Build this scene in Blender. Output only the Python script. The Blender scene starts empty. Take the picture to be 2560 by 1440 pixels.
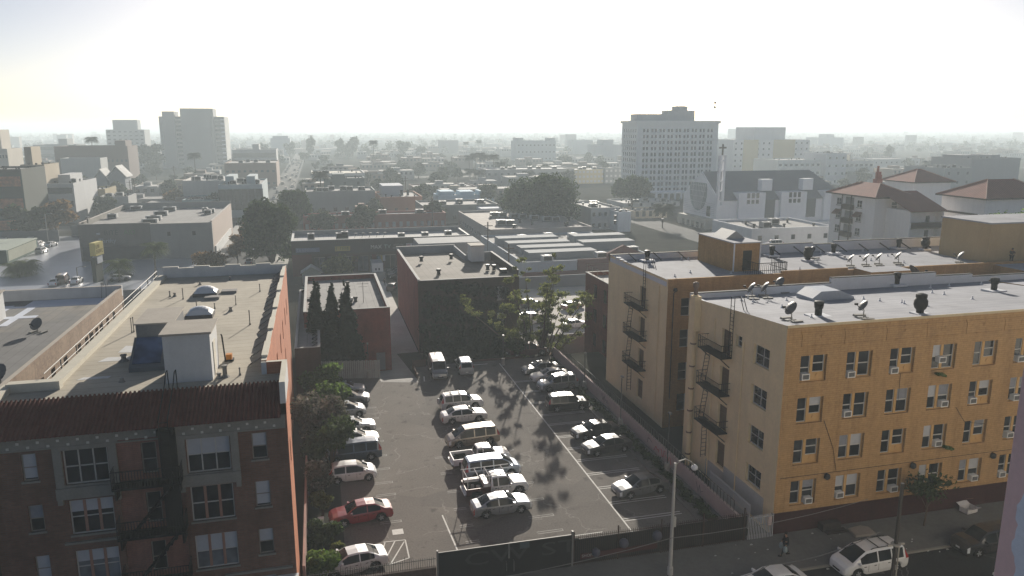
import bpy, math, random
import numpy as np
from mathutils import Vector, Matrix
R = math.radians
PI = math.pi
S = bpy.context.scene
COL = S.collection
random.seed(7)

# ---------------------------------------------------------------- view geometry (used to survey real positions)
F, CH = 1900.0, 29.0
PS, PT = R(14.3), math.atan(400 / 1900)
_r = (math.cos(PS), -math.sin(PS), 0)
_h = (math.sin(PS), math.cos(PS), 0)
_f = (_h[0] * math.cos(PT), _h[1] * math.cos(PT), -math.sin(PT))
_u = (_h[0] * math.sin(PT), _h[1] * math.sin(PT), math.cos(PT))

def ray(u, v):
    a, b = u - 1280, 720 - v
    return [a * _r[i] + b * _u[i] + F * _f[i] for i in range(3)]

def PZ(u, v, z=0.0):
    d = ray(u, v); t = (z - CH) / d[2]
    return (d[0] * t, d[1] * t)

def PY(u, v, y):
    d = ray(u, v); t = y / d[1]
    return (d[0] * t, CH + d[2] * t)

G = -4.0          # street level of the lower part of town

# ---------------------------------------------------------------- materials
MATS = {}

def _nodes(name):
    m = bpy.data.materials.new(name)
    m.use_nodes = True
    nt = m.node_tree
    return m, nt, nt.nodes['Principled BSDF']

def _noise(nt, scale, detail=4, rough=0.6, vec=None):
    n = nt.nodes.new('ShaderNodeTexNoise')
    n.inputs['Scale'].default_value = scale
    n.inputs['Detail'].default_value = detail
    n.inputs['Roughness'].default_value = rough
    if vec is None:
        tc = nt.nodes.new('ShaderNodeTexCoord'); vec = tc.outputs['Object']
    nt.links.new(vec, n.inputs['Vector'])
    return n.outputs['Fac']

def _ramp(nt, fac, stops):
    r = nt.nodes.new('ShaderNodeValToRGB')
    while len(r.color_ramp.elements) < len(stops):
        r.color_ramp.elements.new(0.5)
    for e, (p, c) in zip(r.color_ramp.elements, stops):
        e.position = p; e.color = (c[0], c[1], c[2], 1)
    nt.links.new(fac, r.inputs['Fac'])
    return r.outputs['Color']

def _mix(nt, fac, a, b, mode='MIX'):
    x = nt.nodes.new('ShaderNodeMix'); x.data_type = 'RGBA'; x.blend_type = mode
    for s, v in ((x.inputs['Factor'], fac), (x.inputs[6], a), (x.inputs[7], b)):
        if hasattr(v, 'is_output'):
            nt.links.new(v, s)
        elif isinstance(v, (int, float)):
            s.default_value = v
        else:
            s.default_value = (v[0], v[1], v[2], 1)
    return x.outputs[2]

def _math(nt, op, a, b=None):
    x = nt.nodes.new('ShaderNodeMath'); x.operation = op
    for s, v in ((x.inputs[0], a), (x.inputs[1], b)):
        if v is None: continue
        if hasattr(v, 'is_output'): nt.links.new(v, s)
        else: s.default_value = v
    return x.outputs[0]

def _bump(nt, bs, h, strength=0.3, dist=0.02):
    b = nt.nodes.new('ShaderNodeBump')
    b.inputs['Strength'].default_value = strength
    b.inputs['Distance'].default_value = dist
    nt.links.new(h, b.inputs['Height'])
    nt.links.new(b.outputs['Normal'], bs.inputs['Normal'])

def sc(c, k):
    return tuple(min(1, x * k) for x in c)

def mat(name, c, rough=0.85, var=0.18, scale=0.6, metal=0.0, spec=0.15, coat=0.0, streak=0.0, dirt=None):
    """plain surface with large and small tone variation; streak adds vertical runs of dirt"""
    if name in MATS: return MATS[name]
    m, nt, bs = _nodes(name)
    col = _ramp(nt, _noise(nt, scale), [(0.25, sc(c, 1 - var)), (0.75, sc(c, 1 + var))])
    col = _mix(nt, 0.5, col, _ramp(nt, _noise(nt, scale * 9, 3), [(0.3, sc(c, 1 - var * .7)), (0.7, sc(c, 1 + var * .7))]))
    if streak:
        tc = nt.nodes.new('ShaderNodeTexCoord'); mp = nt.nodes.new('ShaderNodeMapping')
        mp.inputs['Scale'].default_value = (0.8, 0.8, 0.13)
        nt.links.new(tc.outputs['Object'], mp.inputs['Vector'])
        f = _noise(nt, 1.0, 5, 0.65, mp.outputs['Vector'])
        f2 = _ramp(nt, f, [(0.45, (0, 0, 0)), (0.72, (1, 1, 1))])
        col = _mix(nt, _math(nt, 'MULTIPLY', f2, streak * 0.55), col, dirt or sc(c, 0.45))
    nt.links.new(col, bs.inputs['Base Color'])
    bs.inputs['Roughness'].default_value = rough
    bs.inputs['Metallic'].default_value = metal
    bs.inputs['Specular IOR Level'].default_value = spec
    if coat:
        bs.inputs['Coat Weight'].default_value = coat
        bs.inputs['Coat Roughness'].default_value = 0.06
    MATS[name] = m
    return m

def brick(name, c1, c2, mortar, w=0.42, h=0.14, stain=None, amount=0.35, msize=0.018):
    if name in MATS: return MATS[name]
    m, nt, bs = _nodes(name)
    tc = nt.nodes.new('ShaderNodeTexCoord'); sp = nt.nodes.new('ShaderNodeSeparateXYZ')
    nt.links.new(tc.outputs['Object'], sp.inputs[0])
    cb = nt.nodes.new('ShaderNodeCombineXYZ')
    nt.links.new(_math(nt, 'ADD', sp.outputs[0], sp.outputs[1]), cb.inputs[0])
    nt.links.new(sp.outputs[2], cb.inputs[1])
    b = nt.nodes.new('ShaderNodeTexBrick')
    nt.links.new(cb.outputs[0], b.inputs['Vector'])
    b.inputs['Scale'].default_value = 1
    b.inputs['Brick Width'].default_value = w
    b.inputs['Row Height'].default_value = h
    b.inputs['Mortar Size'].default_value = msize
    b.inputs['Mortar Smooth'].default_value = 0.3
    b.inputs['Color1'].default_value = (*c1, 1); b.inputs['Color2'].default_value = (*c2, 1)
    b.inputs['Mortar'].default_value = (*mortar, 1)
    f = _ramp(nt, _noise(nt, 0.35, 6, 0.7), [(0.42, (0, 0, 0)), (0.7, (1, 1, 1))])
    col = _mix(nt, _math(nt, 'MULTIPLY', f, amount), b.outputs['Color'], stain or sc(c1, 0.5))
    f3 = _ramp(nt, _noise(nt, 3.5, 4, 0.7), [(0.3, (0.84, 0.84, 0.84)), (0.7, (1.12, 1.12, 1.12))])
    col = _mix(nt, 1.0, col, f3, 'MULTIPLY')
    mp = nt.nodes.new('ShaderNodeMapping'); mp.inputs['Scale'].default_value = (1.3, 1.3, 0.16)
    nt.links.new(tc.outputs['Object'], mp.inputs['Vector'])
    f4 = _ramp(nt, _noise(nt, 1.0, 6, 0.7, mp.outputs['Vector']), [(0.3, (0.74, 0.72, 0.70)), (0.5, (1, 1, 1)), (0.75, (1.1, 1.1, 1.08))])
    col = _mix(nt, 0.8, col, f4, 'MULTIPLY')
    nt.links.new(col, bs.inputs['Base Color'])
    bs.inputs['Roughness'].default_value = 0.9; bs.inputs['Specular IOR Level'].default_value = 0.15
    _bump(nt, bs, b.outputs['Fac'], -0.4, 0.012)
    MATS[name] = m
    return m

def glass(name='glass', c=(0.02, 0.024, 0.028), rough=0.06, spec=0.5):
    if name in MATS: return MATS[name]
    m, nt, bs = _nodes(name)
    col = _ramp(nt, _noise(nt, 0.8, 2), [(0.35, sc(c, 0.6)), (0.65, sc(c, 1.7))])
    nt.links.new(col, bs.inputs['Base Color'])
    bs.inputs['Roughness'].default_value = rough
    bs.inputs['Specular IOR Level'].default_value = spec * .6
    MATS[name] = m
    return m

def paint(name, c, metal=0.0):
    if name in MATS: return MATS[name]
    m, nt, bs = _nodes(name)
    col = _ramp(nt, _noise(nt, 2.0, 5, 0.7), [(0.3, sc(c, 0.9)), (0.7, sc(c, 1.05))])
    d = _ramp(nt, _noise(nt, 1.1, 6, 0.75), [(0.52, (0, 0, 0)), (0.8, (1, 1, 1))])
    col = _mix(nt, _math(nt, 'MULTIPLY', d, 0.18), col, (0.18, 0.16, 0.14))
    nt.links.new(col, bs.inputs['Base Color'])
    bs.inputs['Metallic'].default_value = metal
    r = _ramp(nt, _noise(nt, 3, 4), [(0.3, (0.3, 0.3, 0.3)), (0.7, (0.45, 0.45, 0.45))])
    nt.links.new(r, bs.inputs['Roughness'])
    bs.inputs['Coat Weight'].default_value = 0.9
    bs.inputs['Coat Roughness'].default_value = 0.035
    MATS[name] = m
    return m

def leafmat(name, c1, c2, trans=0.35):
    if name in MATS: return MATS[name]
    m = bpy.data.materials.new(name); m.use_nodes = True
    nt = m.node_tree; nt.nodes.clear()
    out = nt.nodes.new('ShaderNodeOutputMaterial')
    g = nt.nodes.new('ShaderNodeNewGeometry')
    col = _ramp(nt, g.outputs['Random Per Island'], [(0.0, c1), (1.0, c2)])
    col = _mix(nt, 1.0, col, _ramp(nt, _noise(nt, 0.7, 3), [(0.35, (0.6, 0.6, 0.6)), (0.65, (1.3, 1.3, 1.3))]), 'MULTIPLY')
    d = nt.nodes.new('ShaderNodeBsdfDiffuse'); t = nt.nodes.new('ShaderNodeBsdfTranslucent')
    gl = nt.nodes.new('ShaderNodeBsdfGlossy'); gl.inputs['Roughness'].default_value = 0.55
    gl.inputs['Color'].default_value = (0.6, 0.6, 0.6, 1)
    nt.links.new(col, d.inputs['Color']); nt.links.new(col, t.inputs['Color'])
    x = nt.nodes.new('ShaderNodeMixShader'); x.inputs[0].default_value = trans
    nt.links.new(d.outputs[0], x.inputs[1]); nt.links.new(t.outputs[0], x.inputs[2])
    x2 = nt.nodes.new('ShaderNodeMixShader'); x2.inputs[0].default_value = 0.02
    nt.links.new(x.outputs[0], x2.inputs[1]); nt.links.new(gl.outputs[0], x2.inputs[2])
    nt.links.new(x2.outputs[0], out.inputs['Surface'])
    MATS[name] = m
    return m

def roofmat(name, c, patch, seam=1.0, axis=1, amount=0.5, dark=None):
    """flat roofing: seams across, stains and pale repair patches"""
    if name in MATS: return MATS[name]
    m, nt, bs = _nodes(name)
    col = _ramp(nt, _noise(nt, 0.25, 6, 0.65), [(0.3, sc(c, 0.78)), (0.7, sc(c, 1.12))])
    f = _ramp(nt, _noise(nt, 0.11, 5, 0.6), [(0.5, (0, 0, 0)), (0.62, (1, 1, 1))])
    col = _mix(nt, _math(nt, 'MULTIPLY', f, amount), col, patch)
    f = _ramp(nt, _noise(nt, 0.4, 7, 0.75), [(0.55, (0, 0, 0)), (0.75, (1, 1, 1))])
    col = _mix(nt, _math(nt, 'MULTIPLY', f, 0.6), col, dark or sc(c, 0.5))
    f = _ramp(nt, _noise(nt, 1.7, 6, 0.8), [(0.58, (0, 0, 0)), (0.7, (1, 1, 1))])
    col = _mix(nt, _math(nt, 'MULTIPLY', f, 0.35), col, dark or sc(c, 0.5))
    tc = nt.nodes.new('ShaderNodeTexCoord'); sp = nt.nodes.new('ShaderNodeSeparateXYZ')
    nt.links.new(tc.outputs['Object'], sp.inputs[0])
    w = _math(nt, 'FRACT', _math(nt, 'DIVIDE', _math(nt, 'ADD', sp.outputs[axis], _math(nt, 'MULTIPLY', _noise(nt, 0.8), 0.12)), seam))
    ln = _math(nt, 'MULTIPLY', _math(nt, 'LESS_THAN', w, 0.07), 0.8)
    ln = _math(nt, 'MULTIPLY', ln, _noise(nt, 0.9))
    col = _mix(nt, ln, col, sc(c, 0.35))
    nt.links.new(col, bs.inputs['Base Color'])
    bs.inputs['Roughness'].default_value = 0.92; bs.inputs['Specular IOR Level'].default_value = 0.15
    MATS[name] = m
    return m

# ---------------------------------------------------------------- mesh collecting
ORG = {}

class MB:
    def __init__(self):
        self.v, self.f, self.m = [], [], []
    def face(self, pts, m=0):
        b = len(self.v); self.v += [tuple(p) for p in pts]
        self.f.append(tuple(range(b, b + len(pts)))); self.m.append(m); return self
    def box(self, x0, x1, y0, y1, z0, z1, m=0, top=None):
        if x0 > x1: x0, x1 = x1, x0
        if y0 > y1: y0, y1 = y1, y0
        b = len(self.v)
        self.v += [(x0, y0, z0), (x1, y0, z0), (x1, y1, z0), (x0, y1, z0), (x0, y0, z1), (x1, y0, z1), (x1, y1, z1), (x0, y1, z1)]
        for q, k in (((0, 3, 2, 1), m), ((4, 5, 6, 7), m if top is None else top), ((0, 1, 5, 4), m), ((1, 2, 6, 5), m), ((2, 3, 7, 6), m), ((3, 0, 4, 7), m)):
            self.f.append(tuple(b + i for i in q)); self.m.append(k)
        return self
    def prism(self, poly, z0, z1, m=0, top=None):
        n = len(poly); b = len(self.v)
        self.v += [(p[0], p[1], z0) for p in poly] + [(p[0], p[1], z1) for p in poly]
        for i in range(n):
            j = (i + 1) % n
            self.f.append((b + i, b + j, b + n + j, b + n + i)); self.m.append(m)
        self.f.append(tuple(b + n + i for i in range(n))); self.m.append(m if top is None else top)
        self.f.append(tuple(b + n - 1 - i for i in range(n))); self.m.append(m)
        return self
    def extr(self, poly, axis, a0, a1, m=0):
        """profile polygon extruded along x (poly in y,z), or y (poly in x,z)"""
        n = len(poly); b = len(self.v)
        for a in (a0, a1):
            self.v += [((a, p[0], p[1]) if axis == 'x' else (p[0], a, p[1])) for p in poly]
        for i in range(n):
            j = (i + 1) % n
            self.f.append((b + i, b + j, b + n + j, b + n + i)); self.m.append(m)
        self.f.append(tuple(b + i for i in range(n))); self.m.append(m)
        self.f.append(tuple(b + n + i for i in range(n))); self.m.append(m)
        return self
    def tube(self, pts, rad, n=6, m=0, cap=True):
        pts = [Vector(p) for p in pts]
        rs = rad if isinstance(rad, (list, tuple)) else [rad] * len(pts)
        b = len(self.v)
        for i, p in enumerate(pts):
            d = (pts[min(i + 1, len(pts) - 1)] - pts[max(i - 1, 0)]).normalized()
            a = d.cross(Vector((0, 0, 1)) if abs(d.z) < 0.9 else Vector((1, 0, 0))).normalized()
            c = d.cross(a)
            for k in range(n):
                t = 2 * PI * k / n
                self.v.append(tuple(p + (a * math.cos(t) + c * math.sin(t)) * rs[i]))
        for i in range(len(pts) - 1):
            for k in range(n):
                q = (b + i * n + k, b + i * n + (k + 1) % n, b + (i + 1) * n + (k + 1) % n, b + (i + 1) * n + k)
                self.f.append(q); self.m.append(m)
        if cap:
            self.f.append(tuple(b + k for k in range(n))[::-1]); self.m.append(m)
            e = b + (len(pts) - 1) * n
            self.f.append(tuple(e + k for k in range(n))); self.m.append(m)
        return self
    def lathe(self, prof, c, n=12, m=0):
        b = len(self.v)
        for r, z in prof:
            for k in range(n):
                t = 2 * PI * k / n
                self.v.append((c[0] + r * math.cos(t), c[1] + r * math.sin(t), c[2] + z))
        for i in range(len(prof) - 1):
            for k in range(n):
                self.f.append((b + i * n + k, b + i * n + (k + 1) % n, b + (i + 1) * n + (k + 1) % n, b + (i + 1) * n + k)); self.m.append(m)
        self.f.append(tuple(b + k for k in range(n))[::-1]); self.m.append(m)
        e = b + (len(prof) - 1) * n
        self.f.append(tuple(e + k for k in range(n))); self.m.append(m)
        return self
    def add(self, verts, faces, m=0):
        b = len(self.v); self.v += [tuple(p) for p in verts]
        for q in faces:
            self.f.append(tuple(b + i for i in q)); self.m.append(m)
        return self
    def build(self, name, mats, parent=None, smooth=False, bevel=0, ang=35):
        if not isinstance(mats, (list, tuple)): mats = [mats]
        o = ORG.get(parent.name, (0, 0, 0)) if parent else (0, 0, 0)
        me = bpy.data.meshes.new(name)
        me.from_pydata([(p[0] - o[0], p[1] - o[1], p[2] - o[2]) for p in self.v], [], self.f)
        for m in mats: me.materials.append(m)
        me.polygons.foreach_set('material_index', self.m)
        if smooth:
            me.polygons.foreach_set('use_smooth', [True] * len(me.polygons))
            me.set_sharp_from_angle(angle=R(ang))
        me.update()
        ob = bpy.data.objects.new(name, me); COL.objects.link(ob)
        if parent:
            ob.parent = parent; ORG[ob.name] = o
        if bevel:
            b = ob.modifiers.new('bevel', 'BEVEL'); b.width = bevel; b.segments = 1; b.limit_method = 'ANGLE'
        return ob

def tag(o, label, cat, group=None, kind=None):
    if label: o['label'] = label
    if cat: o['category'] = cat
    if group: o['group'] = group
    if kind: o['kind'] = kind
    return o

def thing(name, label, cat, loc=(0, 0, 0), group=None, rz=0.0, local=False):
    o = bpy.data.objects.new(name, None); COL.objects.link(o)
    o.empty_display_size = 0.3
    o.location = loc; o.rotation_euler = (0, 0, rz)
    ORG[o.name] = (0, 0, 0) if local else tuple(loc)
    return tag(o, label, cat, group)

def struct(name, mb, m, smooth=False):
    o = mb.build(name, m, None, smooth); o['kind'] = 'structure'; return o

def put(name, mesh, parent, loc=(0, 0, 0), rot=None):
    """a child that shares mesh data; loc given in world axes"""
    o = bpy.data.objects.new(name, mesh); COL.objects.link(o)
    g = ORG.get(parent.name, (0, 0, 0)) if parent else (0, 0, 0)
    o.location = (loc[0] - g[0], loc[1] - g[1], loc[2] - g[2])
    if rot: o.rotation_euler = rot
    if parent:
        o.parent = parent
        ORG[o.name] = tuple(loc)
    return o

def glyphs(parent, name, x0, x1, y, z, h, m, seed=1):
    """a row of worn, unreadable letter shapes on a sign facing -y"""
    g = random.Random(seed); k = MB(); x = x0; t = .02
    while x < x1 - h * .5:
        w_ = h * g.uniform(.42, .62); s = h * .17
        k.box(x, x + s, y - t, y, z, z + h)
        if g.random() < .7: k.box(x + s, x + w_, y - t, y, z + h - s, z + h)
        if g.random() < .6: k.box(x + s, x + w_, y - t, y, z, z + s)
        if g.random() < .5: k.box(x + w_ - s, x + w_, y - t, y, z + s, z + h - s)
        elif g.random() < .6: k.box(x + s, x + w_, y - t, y, z + h * .42, z + h * .42 + s)
        x += w_ + h * (.2 if g.random() < .85 else .6)
    return k.build(name, m, parent)

def copy_tree(o, parent=None):
    c = o.copy(); COL.objects.link(c)
    if parent: c.parent = parent
    for ch in o.children: copy_tree(ch, c)
    return c

def text(parent, name, s, loc, size, m, rot=(PI / 2, 0, 0), ext=0.03, sx=1.0):
    cu = bpy.data.curves.new(name, 'FONT'); cu.body = s; cu.size = size; cu.extrude = ext
    cu.align_x = 'LEFT'; cu.align_y = 'BOTTOM'; cu.resolution_u = 2
    t = bpy.data.objects.new('tmp', cu); COL.objects.link(t)
    dg = bpy.context.evaluated_depsgraph_get()
    me = bpy.data.meshes.new_from_object(t.evaluated_get(dg))
    bpy.data.objects.remove(t); me.materials.clear(); me.materials.append(m)
    o = put(name, me, parent, loc, rot); o.scale = (sx, 1, 1)
    return o
# ---------------------------------------------------------------- foliage
def leaf_mesh(name, clumps, n, size, seed=0, m=None, shell=0.55, aspect=1.6, droop=0.0):
    """clumps: (x,y,z, rx,ry,rz); n leaf faces spread through the volume of the clumps"""
    g = np.random.default_rng(seed)
    cl = np.array(clumps, float)
    vol = np.prod(cl[:, 3:6], axis=1) ** 0.72
    idx = g.choice(len(cl), n, p=vol / vol.sum())
    d = g.normal(size=(n, 3)); d /= np.linalg.norm(d, axis=1)[:, None]
    rad = (shell + (1 - shell) * g.random(n)) * (0.9 + 0.16 * np.sin(d[:, 0] * 7 + idx) * np.cos(d[:, 2] * 6 + idx * 1.7))
    stray = g.random(n) < 0.07
    rad = np.where(stray, rad * (1.05 + 0.2 * g.random(n)), rad)
    c = cl[idx, :3] + d * rad[:, None] * cl[idx, 3:6]
    nn = d + g.normal(size=(n, 3)) * 0.75; nn[:, 2] += 0.25
    nn /= np.linalg.norm(nn, axis=1)[:, None]
    t = np.cross(nn, g.normal(size=(n, 3))); t /= np.linalg.norm(t, axis=1)[:, None]
    if droop: t[:, 2] -= droop; t /= np.linalg.norm(t, axis=1)[:, None]
    b = np.cross(nn, t)
    s = size * (0.55 + 0.9 * g.random(n))[:, None]
    v = np.empty((n, 4, 3))
    v[:, 0] = c - t * s * aspect / 2; v[:, 1] = c + b * s / 2 + t * s * 0.1
    v[:, 2] = c + t * s * aspect / 2; v[:, 3] = c - b * s / 2 + t * s * 0.1
    me = bpy.data.meshes.new(name)
    me.vertices.add(n * 4); me.loops.add(n * 4); me.polygons.add(n)
    me.vertices.foreach_set('co', v.reshape(-1))
    me.loops.foreach_set('vertex_index', np.arange(n * 4, dtype=np.int32))
    me.polygons.foreach_set('loop_start', np.arange(0, n * 4, 4, dtype=np.int32))
    me.materials.append(m); me.update()
    return me

def core_mesh(mb, clumps, k=0.6, n=7, m=0):
    for c in clumps:
        mb.lathe([(c[3] * k * math.sin(PI * i / 5) + 0.001, -c[5] * k * math.cos(PI * i / 5)) for i in range(6)], c[:3], n, m)

def crown(h, r, seed, k=9, flat=0.75, base=0.35):
    """clumps of a broad crown: height h of the top, radius r"""
    g = random.Random(seed); out = []
    zc = h * (1 + base) / 2
    for i in range(k):
        a = i * 2.4 + g.random(); q = r * 0.62 * math.sqrt((i + 0.4) / k)
        rr = r * g.uniform(0.38, 0.55)
        out.append((q * math.cos(a), q * math.sin(a), zc + g.uniform(-0.3, 0.34) * h * (1 - base) * (1 - 0.5 * q / r), rr, rr, rr * flat))
    return out

BARK = mat('bark', (0.09, 0.07, 0.055), 0.95, 0.3, 3)

def tree(name, label, loc, h, r, m, n=3000, leaf=0.35, seed=1, k=10, cat='tree', group=None, trunk=None, base=0.35, flat=0.8, core=True, shell=0.5, droop=0):
    t = thing(name, label, cat, loc, group)
    cl = crown(h, r, seed, k, flat, base)
    o = put('crown', leaf_mesh('crown', cl, n, leaf, seed, m, shell, droop=droop), t, loc)
    tr = MB(); tw = trunk or max(0.12, h * 0.022)
    tr.tube([(loc[0], loc[1], loc[2] - 0.2), (loc[0] + 0.05 * r, loc[1], loc[2] + h * base * 0.7), (loc[0], loc[1] + 0.05 * r, loc[2] + h * 0.62)], [tw * 1.3, tw, tw * 0.5], 7)
    for c in cl[::2]:
        tr.tube([(loc[0] + 0.03 * r, loc[1], loc[2] + h * base * 0.75), (loc[0] + c[0] * 0.5, loc[1] + c[1] * 0.5, loc[2] + h * base + (c[2] - h * base) * 0.5), (loc[0] + c[0], loc[1] + c[1], loc[2] + c[2])], [tw * 0.6, tw * 0.35, tw * 0.12], 5)
    tr.build('trunk', BARK, t, True)
    return t

def conifer(name, label, loc, h, r, m, n=3500, leaf=0.3, seed=1, group=None, cat='tree', taper=0.75, tip=1.0):
    t = thing(name, label, cat, loc, group)
    cl = []
    k = 15; g = random.Random(seed)
    for i in range(k):
        f = i / (k - 1)
        rr = r * min(1, 0.72 + 0.7 * f if f < 0.35 else 1.0) * (1 - max(0, f - 0.3) / 0.7 * taper) * g.uniform(0.9, 1.1)
        if i == k - 1: rr *= 0.55
        cl.append((g.uniform(-.12, .12) * r, g.uniform(-.12, .12) * r, h * (0.05 + 0.88 * f), rr, rr, h * 0.075))
    put('crown', leaf_mesh('crown', cl, n, leaf, seed, m, 0.6, 2.2), t, loc)
    tr = MB(); core = [(max(.02, c[3] * .72), c[2]) for c in cl]; core[-1] = (.02, core[-1][1]); c_ = MB(); c_.lathe(core, loc, 9); c_.build('inner_crown', m, t, True); tr.tube([(loc[0], loc[1], loc[2] - 0.2), (loc[0], loc[1], loc[2] + h * 0.9)], [r * 0.18, 0.03], 6)
    tr.build('trunk', BARK, t, True)
    return t

def frond_mesh(name, n, L, seed, m, droop=0.9, wid=0.5, up=0.6):
    g = random.Random(seed); mb = MB()
    for i in range(n):
        a = i * 2.399 + g.uniform(-.2, .2); e = g.uniform(-0.5, 1.15) * up
        pts = []
        ns = 6
        for j in range(ns + 1):
            s = j / ns
            rr = L * s * math.cos(e * (1 - s * 0.3)); zz = L * (math.sin(e) * s - droop * 0.55 * s * s)
            pts.append(Vector((rr * math.cos(a), rr * math.sin(a), zz)))
        side = Vector((-math.sin(a), math.cos(a), 0))
        for j in range(ns):
            w0 = wid * L * 0.5 * math.sin(PI * (0.12 + 0.85 * j / ns)); w1 = wid * L * 0.5 * math.sin(PI * (0.12 + 0.85 * (j + 1) / ns))
            for sg in (-1, 1):
                for q in range(2):
                    p0 = pts[j].lerp(pts[j + 1], q * 0.5); p1 = pts[j].lerp(pts[j + 1], q * 0.5 + 0.3)
                    ww = w0 + (w1 - w0) * q * 0.5
                    tipv = p1 + side * sg * ww + Vector((0, 0, -ww * 0.45)) + (pts[j + 1] - pts[j]) * 0.6
                    mb.face([p0, p1, tipv], 0)
    ob = mb.build(name, m); me = ob.data; bpy.data.objects.remove(ob)
    return me

def palm(name, label, loc, h, L, m, mesh=None, group=None, lean=0.0, skirt=None):
    t = thing(name, label, 'palm tree', loc, group)
    me = mesh or frond_mesh('fronds', 26, L, int(h * 10), m)
    top = (loc[0] + lean, loc[1], loc[2] + h)
    put('fronds', me, t, top)
    tr = MB()
    tr.tube([(loc[0], loc[1], loc[2] - .2), (loc[0] + lean * 0.3, loc[1], loc[2] + h * 0.5), top], [0.22 if h < 12 else .3, 0.17 if h < 12 else .24, 0.15 if h < 12 else .2], 7)
    tr.build('trunk', BARK, t, True)
    if skirt:
        sk = MB(); sk.lathe([(0.18, -1.6), (0.5, -1.2), (0.62, -0.3), (0.25, 0.05)], top, 9); sk.build('dead_frond_skirt', skirt, t, True)
    return t

# ---------------------------------------------------------------- walls with real openings and windows
def wall(mb, ax, c, a0, a1, z0, z1, holes=(), depth=0.25, dirn=1, m=0, mr=None):
    """ax 'y': plane y=c running along x; ax 'x': plane x=c running along y. dirn: sign of the inward axis"""
    if mr is None: mr = m
    P3 = (lambda a, z, d=0: (a, c + dirn * d, z)) if ax == 'y' else (lambda a, z, d=0: (c + dirn * d, a, z))
    xs = sorted({a0, a1, *[h[0] for h in holes], *[h[1] for h in holes]})
    zs = sorted({z0, z1, *[h[2] for h in holes], *[h[3] for h in holes]})
    for i in range(len(xs) - 1):
        for j in range(len(zs) - 1):
            xm, zm = (xs[i] + xs[i + 1]) / 2, (zs[j] + zs[j + 1]) / 2
            if any(h[0] < xm < h[1] and h[2] < zm < h[3] for h in holes): continue
            mb.face([P3(xs[i], zs[j]), P3(xs[i + 1], zs[j]), P3(xs[i + 1], zs[j + 1]), P3(xs[i], zs[j + 1])], m)
    for h in holes:
        for (a, b, e, f) in ((h[0], h[2], h[1], h[2]), (h[1], h[2], h[1], h[3]), (h[1], h[3], h[0], h[3]), (h[0], h[3], h[0], h[2])):
            mb.face([P3(a, b), P3(e, f), P3(e, f, depth), P3(a, b, depth)], mr)

def window(parent, ax, c, a0, a1, z0, z1, dirn=1, mf=None, mg=None, divs=1, rail=0.5, blind=None, bfrac=0.0, fw=0.07, th=0.06, name='window', mull=None):
    """frame with sashes, a pane behind, an optional blind; c is the outer face of the frame"""
    P = (lambda A0, A1, Z0, Z1, D0, D1, mb, m=0: mb.box(A0, A1, c + dirn * D0, c + dirn * D1, Z0, Z1, m)) if ax == 'y' else \
        (lambda A0, A1, Z0, Z1, D0, D1, mb, m=0: mb.box(c + dirn * D0, c + dirn * D1, A0, A1, Z0, Z1, m))
    fr = MB()
    P(a0, a1, z1 - fw, z1, 0, th, fr); P(a0, a1, z0, z0 + fw, 0, th, fr)
    P(a0, a0 + fw, z0 + fw, z1 - fw, 0, th, fr); P(a1 - fw, a1, z0 + fw, z1 - fw, 0, th, fr)
    w = (a1 - a0) / divs
    mw = mull or fw
    for i in range(1, divs):
        P(a0 + w * i - mw / 2, a0 + w * i + mw / 2, z0 + fw, z1 - fw, 0, th, fr, 1 if mull else 0)
    if rail:
        zr = z0 + (z1 - z0) * rail
        for i in range(divs):
            P(a0 + w * i + fw, a0 + w * (i + 1) - fw, zr - 0.03, zr + 0.03, 0.012, th, fr)
    f = fr.build(name, [mf, MATS.get('mullion_pink') or mf], parent)
    p = MB(); d = th * 0.7
    Q = (lambda A0, A1, Z0, Z1, D: [(A0, c + dirn * D, Z0), (A1, c + dirn * D, Z0), (A1, c + dirn * D, Z1), (A0, c + dirn * D, Z1)]) if ax == 'y' else \
        (lambda A0, A1, Z0, Z1, D: [(c + dirn * D, A0, Z0), (c + dirn * D, A1, Z0), (c + dirn * D, A1, Z1), (c + dirn * D, A0, Z1)])
    p.face(Q(a0 + fw * .5, a1 - fw * .5, z0 + fw * .5, z1 - fw * .5, d))
    p.build('pane', mg, f)
    if blind and bfrac > 0:
        b = MB(); b.face(Q(a0 + fw, a1 - fw, z1 - fw - (z1 - z0 - 2 * fw) * bfrac, z1 - fw, d - 0.012)); b.build('blind', blind, f)
    return f

WMESH = {}
def small_window_mesh(w, h, mf, mg, ax='y', dirn=1, divs=1, proud=0.05, bars=1):
    key = (round(w, 2), round(h, 2), mf.name, mg.name, ax, dirn, divs, bars)
    if key in WMESH: return WMESH[key]
    mb = MB(); fw = min(0.09, w * .1); a = proud
    def bx(x0, x1, z0, z1, d0, d1, m):
        if ax == 'y': mb.box(x0, x1, -dirn * d1, -dirn * d0, z0, z1, m)
        else: mb.box(-dirn * d1, -dirn * d0, x0, x1, z0, z1, m)
    bx(-w / 2, w / 2, 0, h, -0.02, a * 0.5, 1)
    for i in range(divs + 1):
        x = -w / 2 + w * i / divs
        bx(max(x - fw / 2, -w / 2), min(x + fw / 2, w / 2), 0, h, a * 0.5, a, 0)
    bx(-w / 2, w / 2, -0.04, fw, a * 0.5, a * 1.3, 0); bx(-w / 2, w / 2, h - fw, h, a * 0.5, a, 0)
    if bars: bx(-w / 2, w / 2, h * .48, h * .48 + fw * .7, a * 0.5, a * .9, 0)
    ob = mb.build('window', [mf, mg]); me = ob.data; bpy.data.objects.remove(ob)
    WMESH[key] = me
    return me

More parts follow.
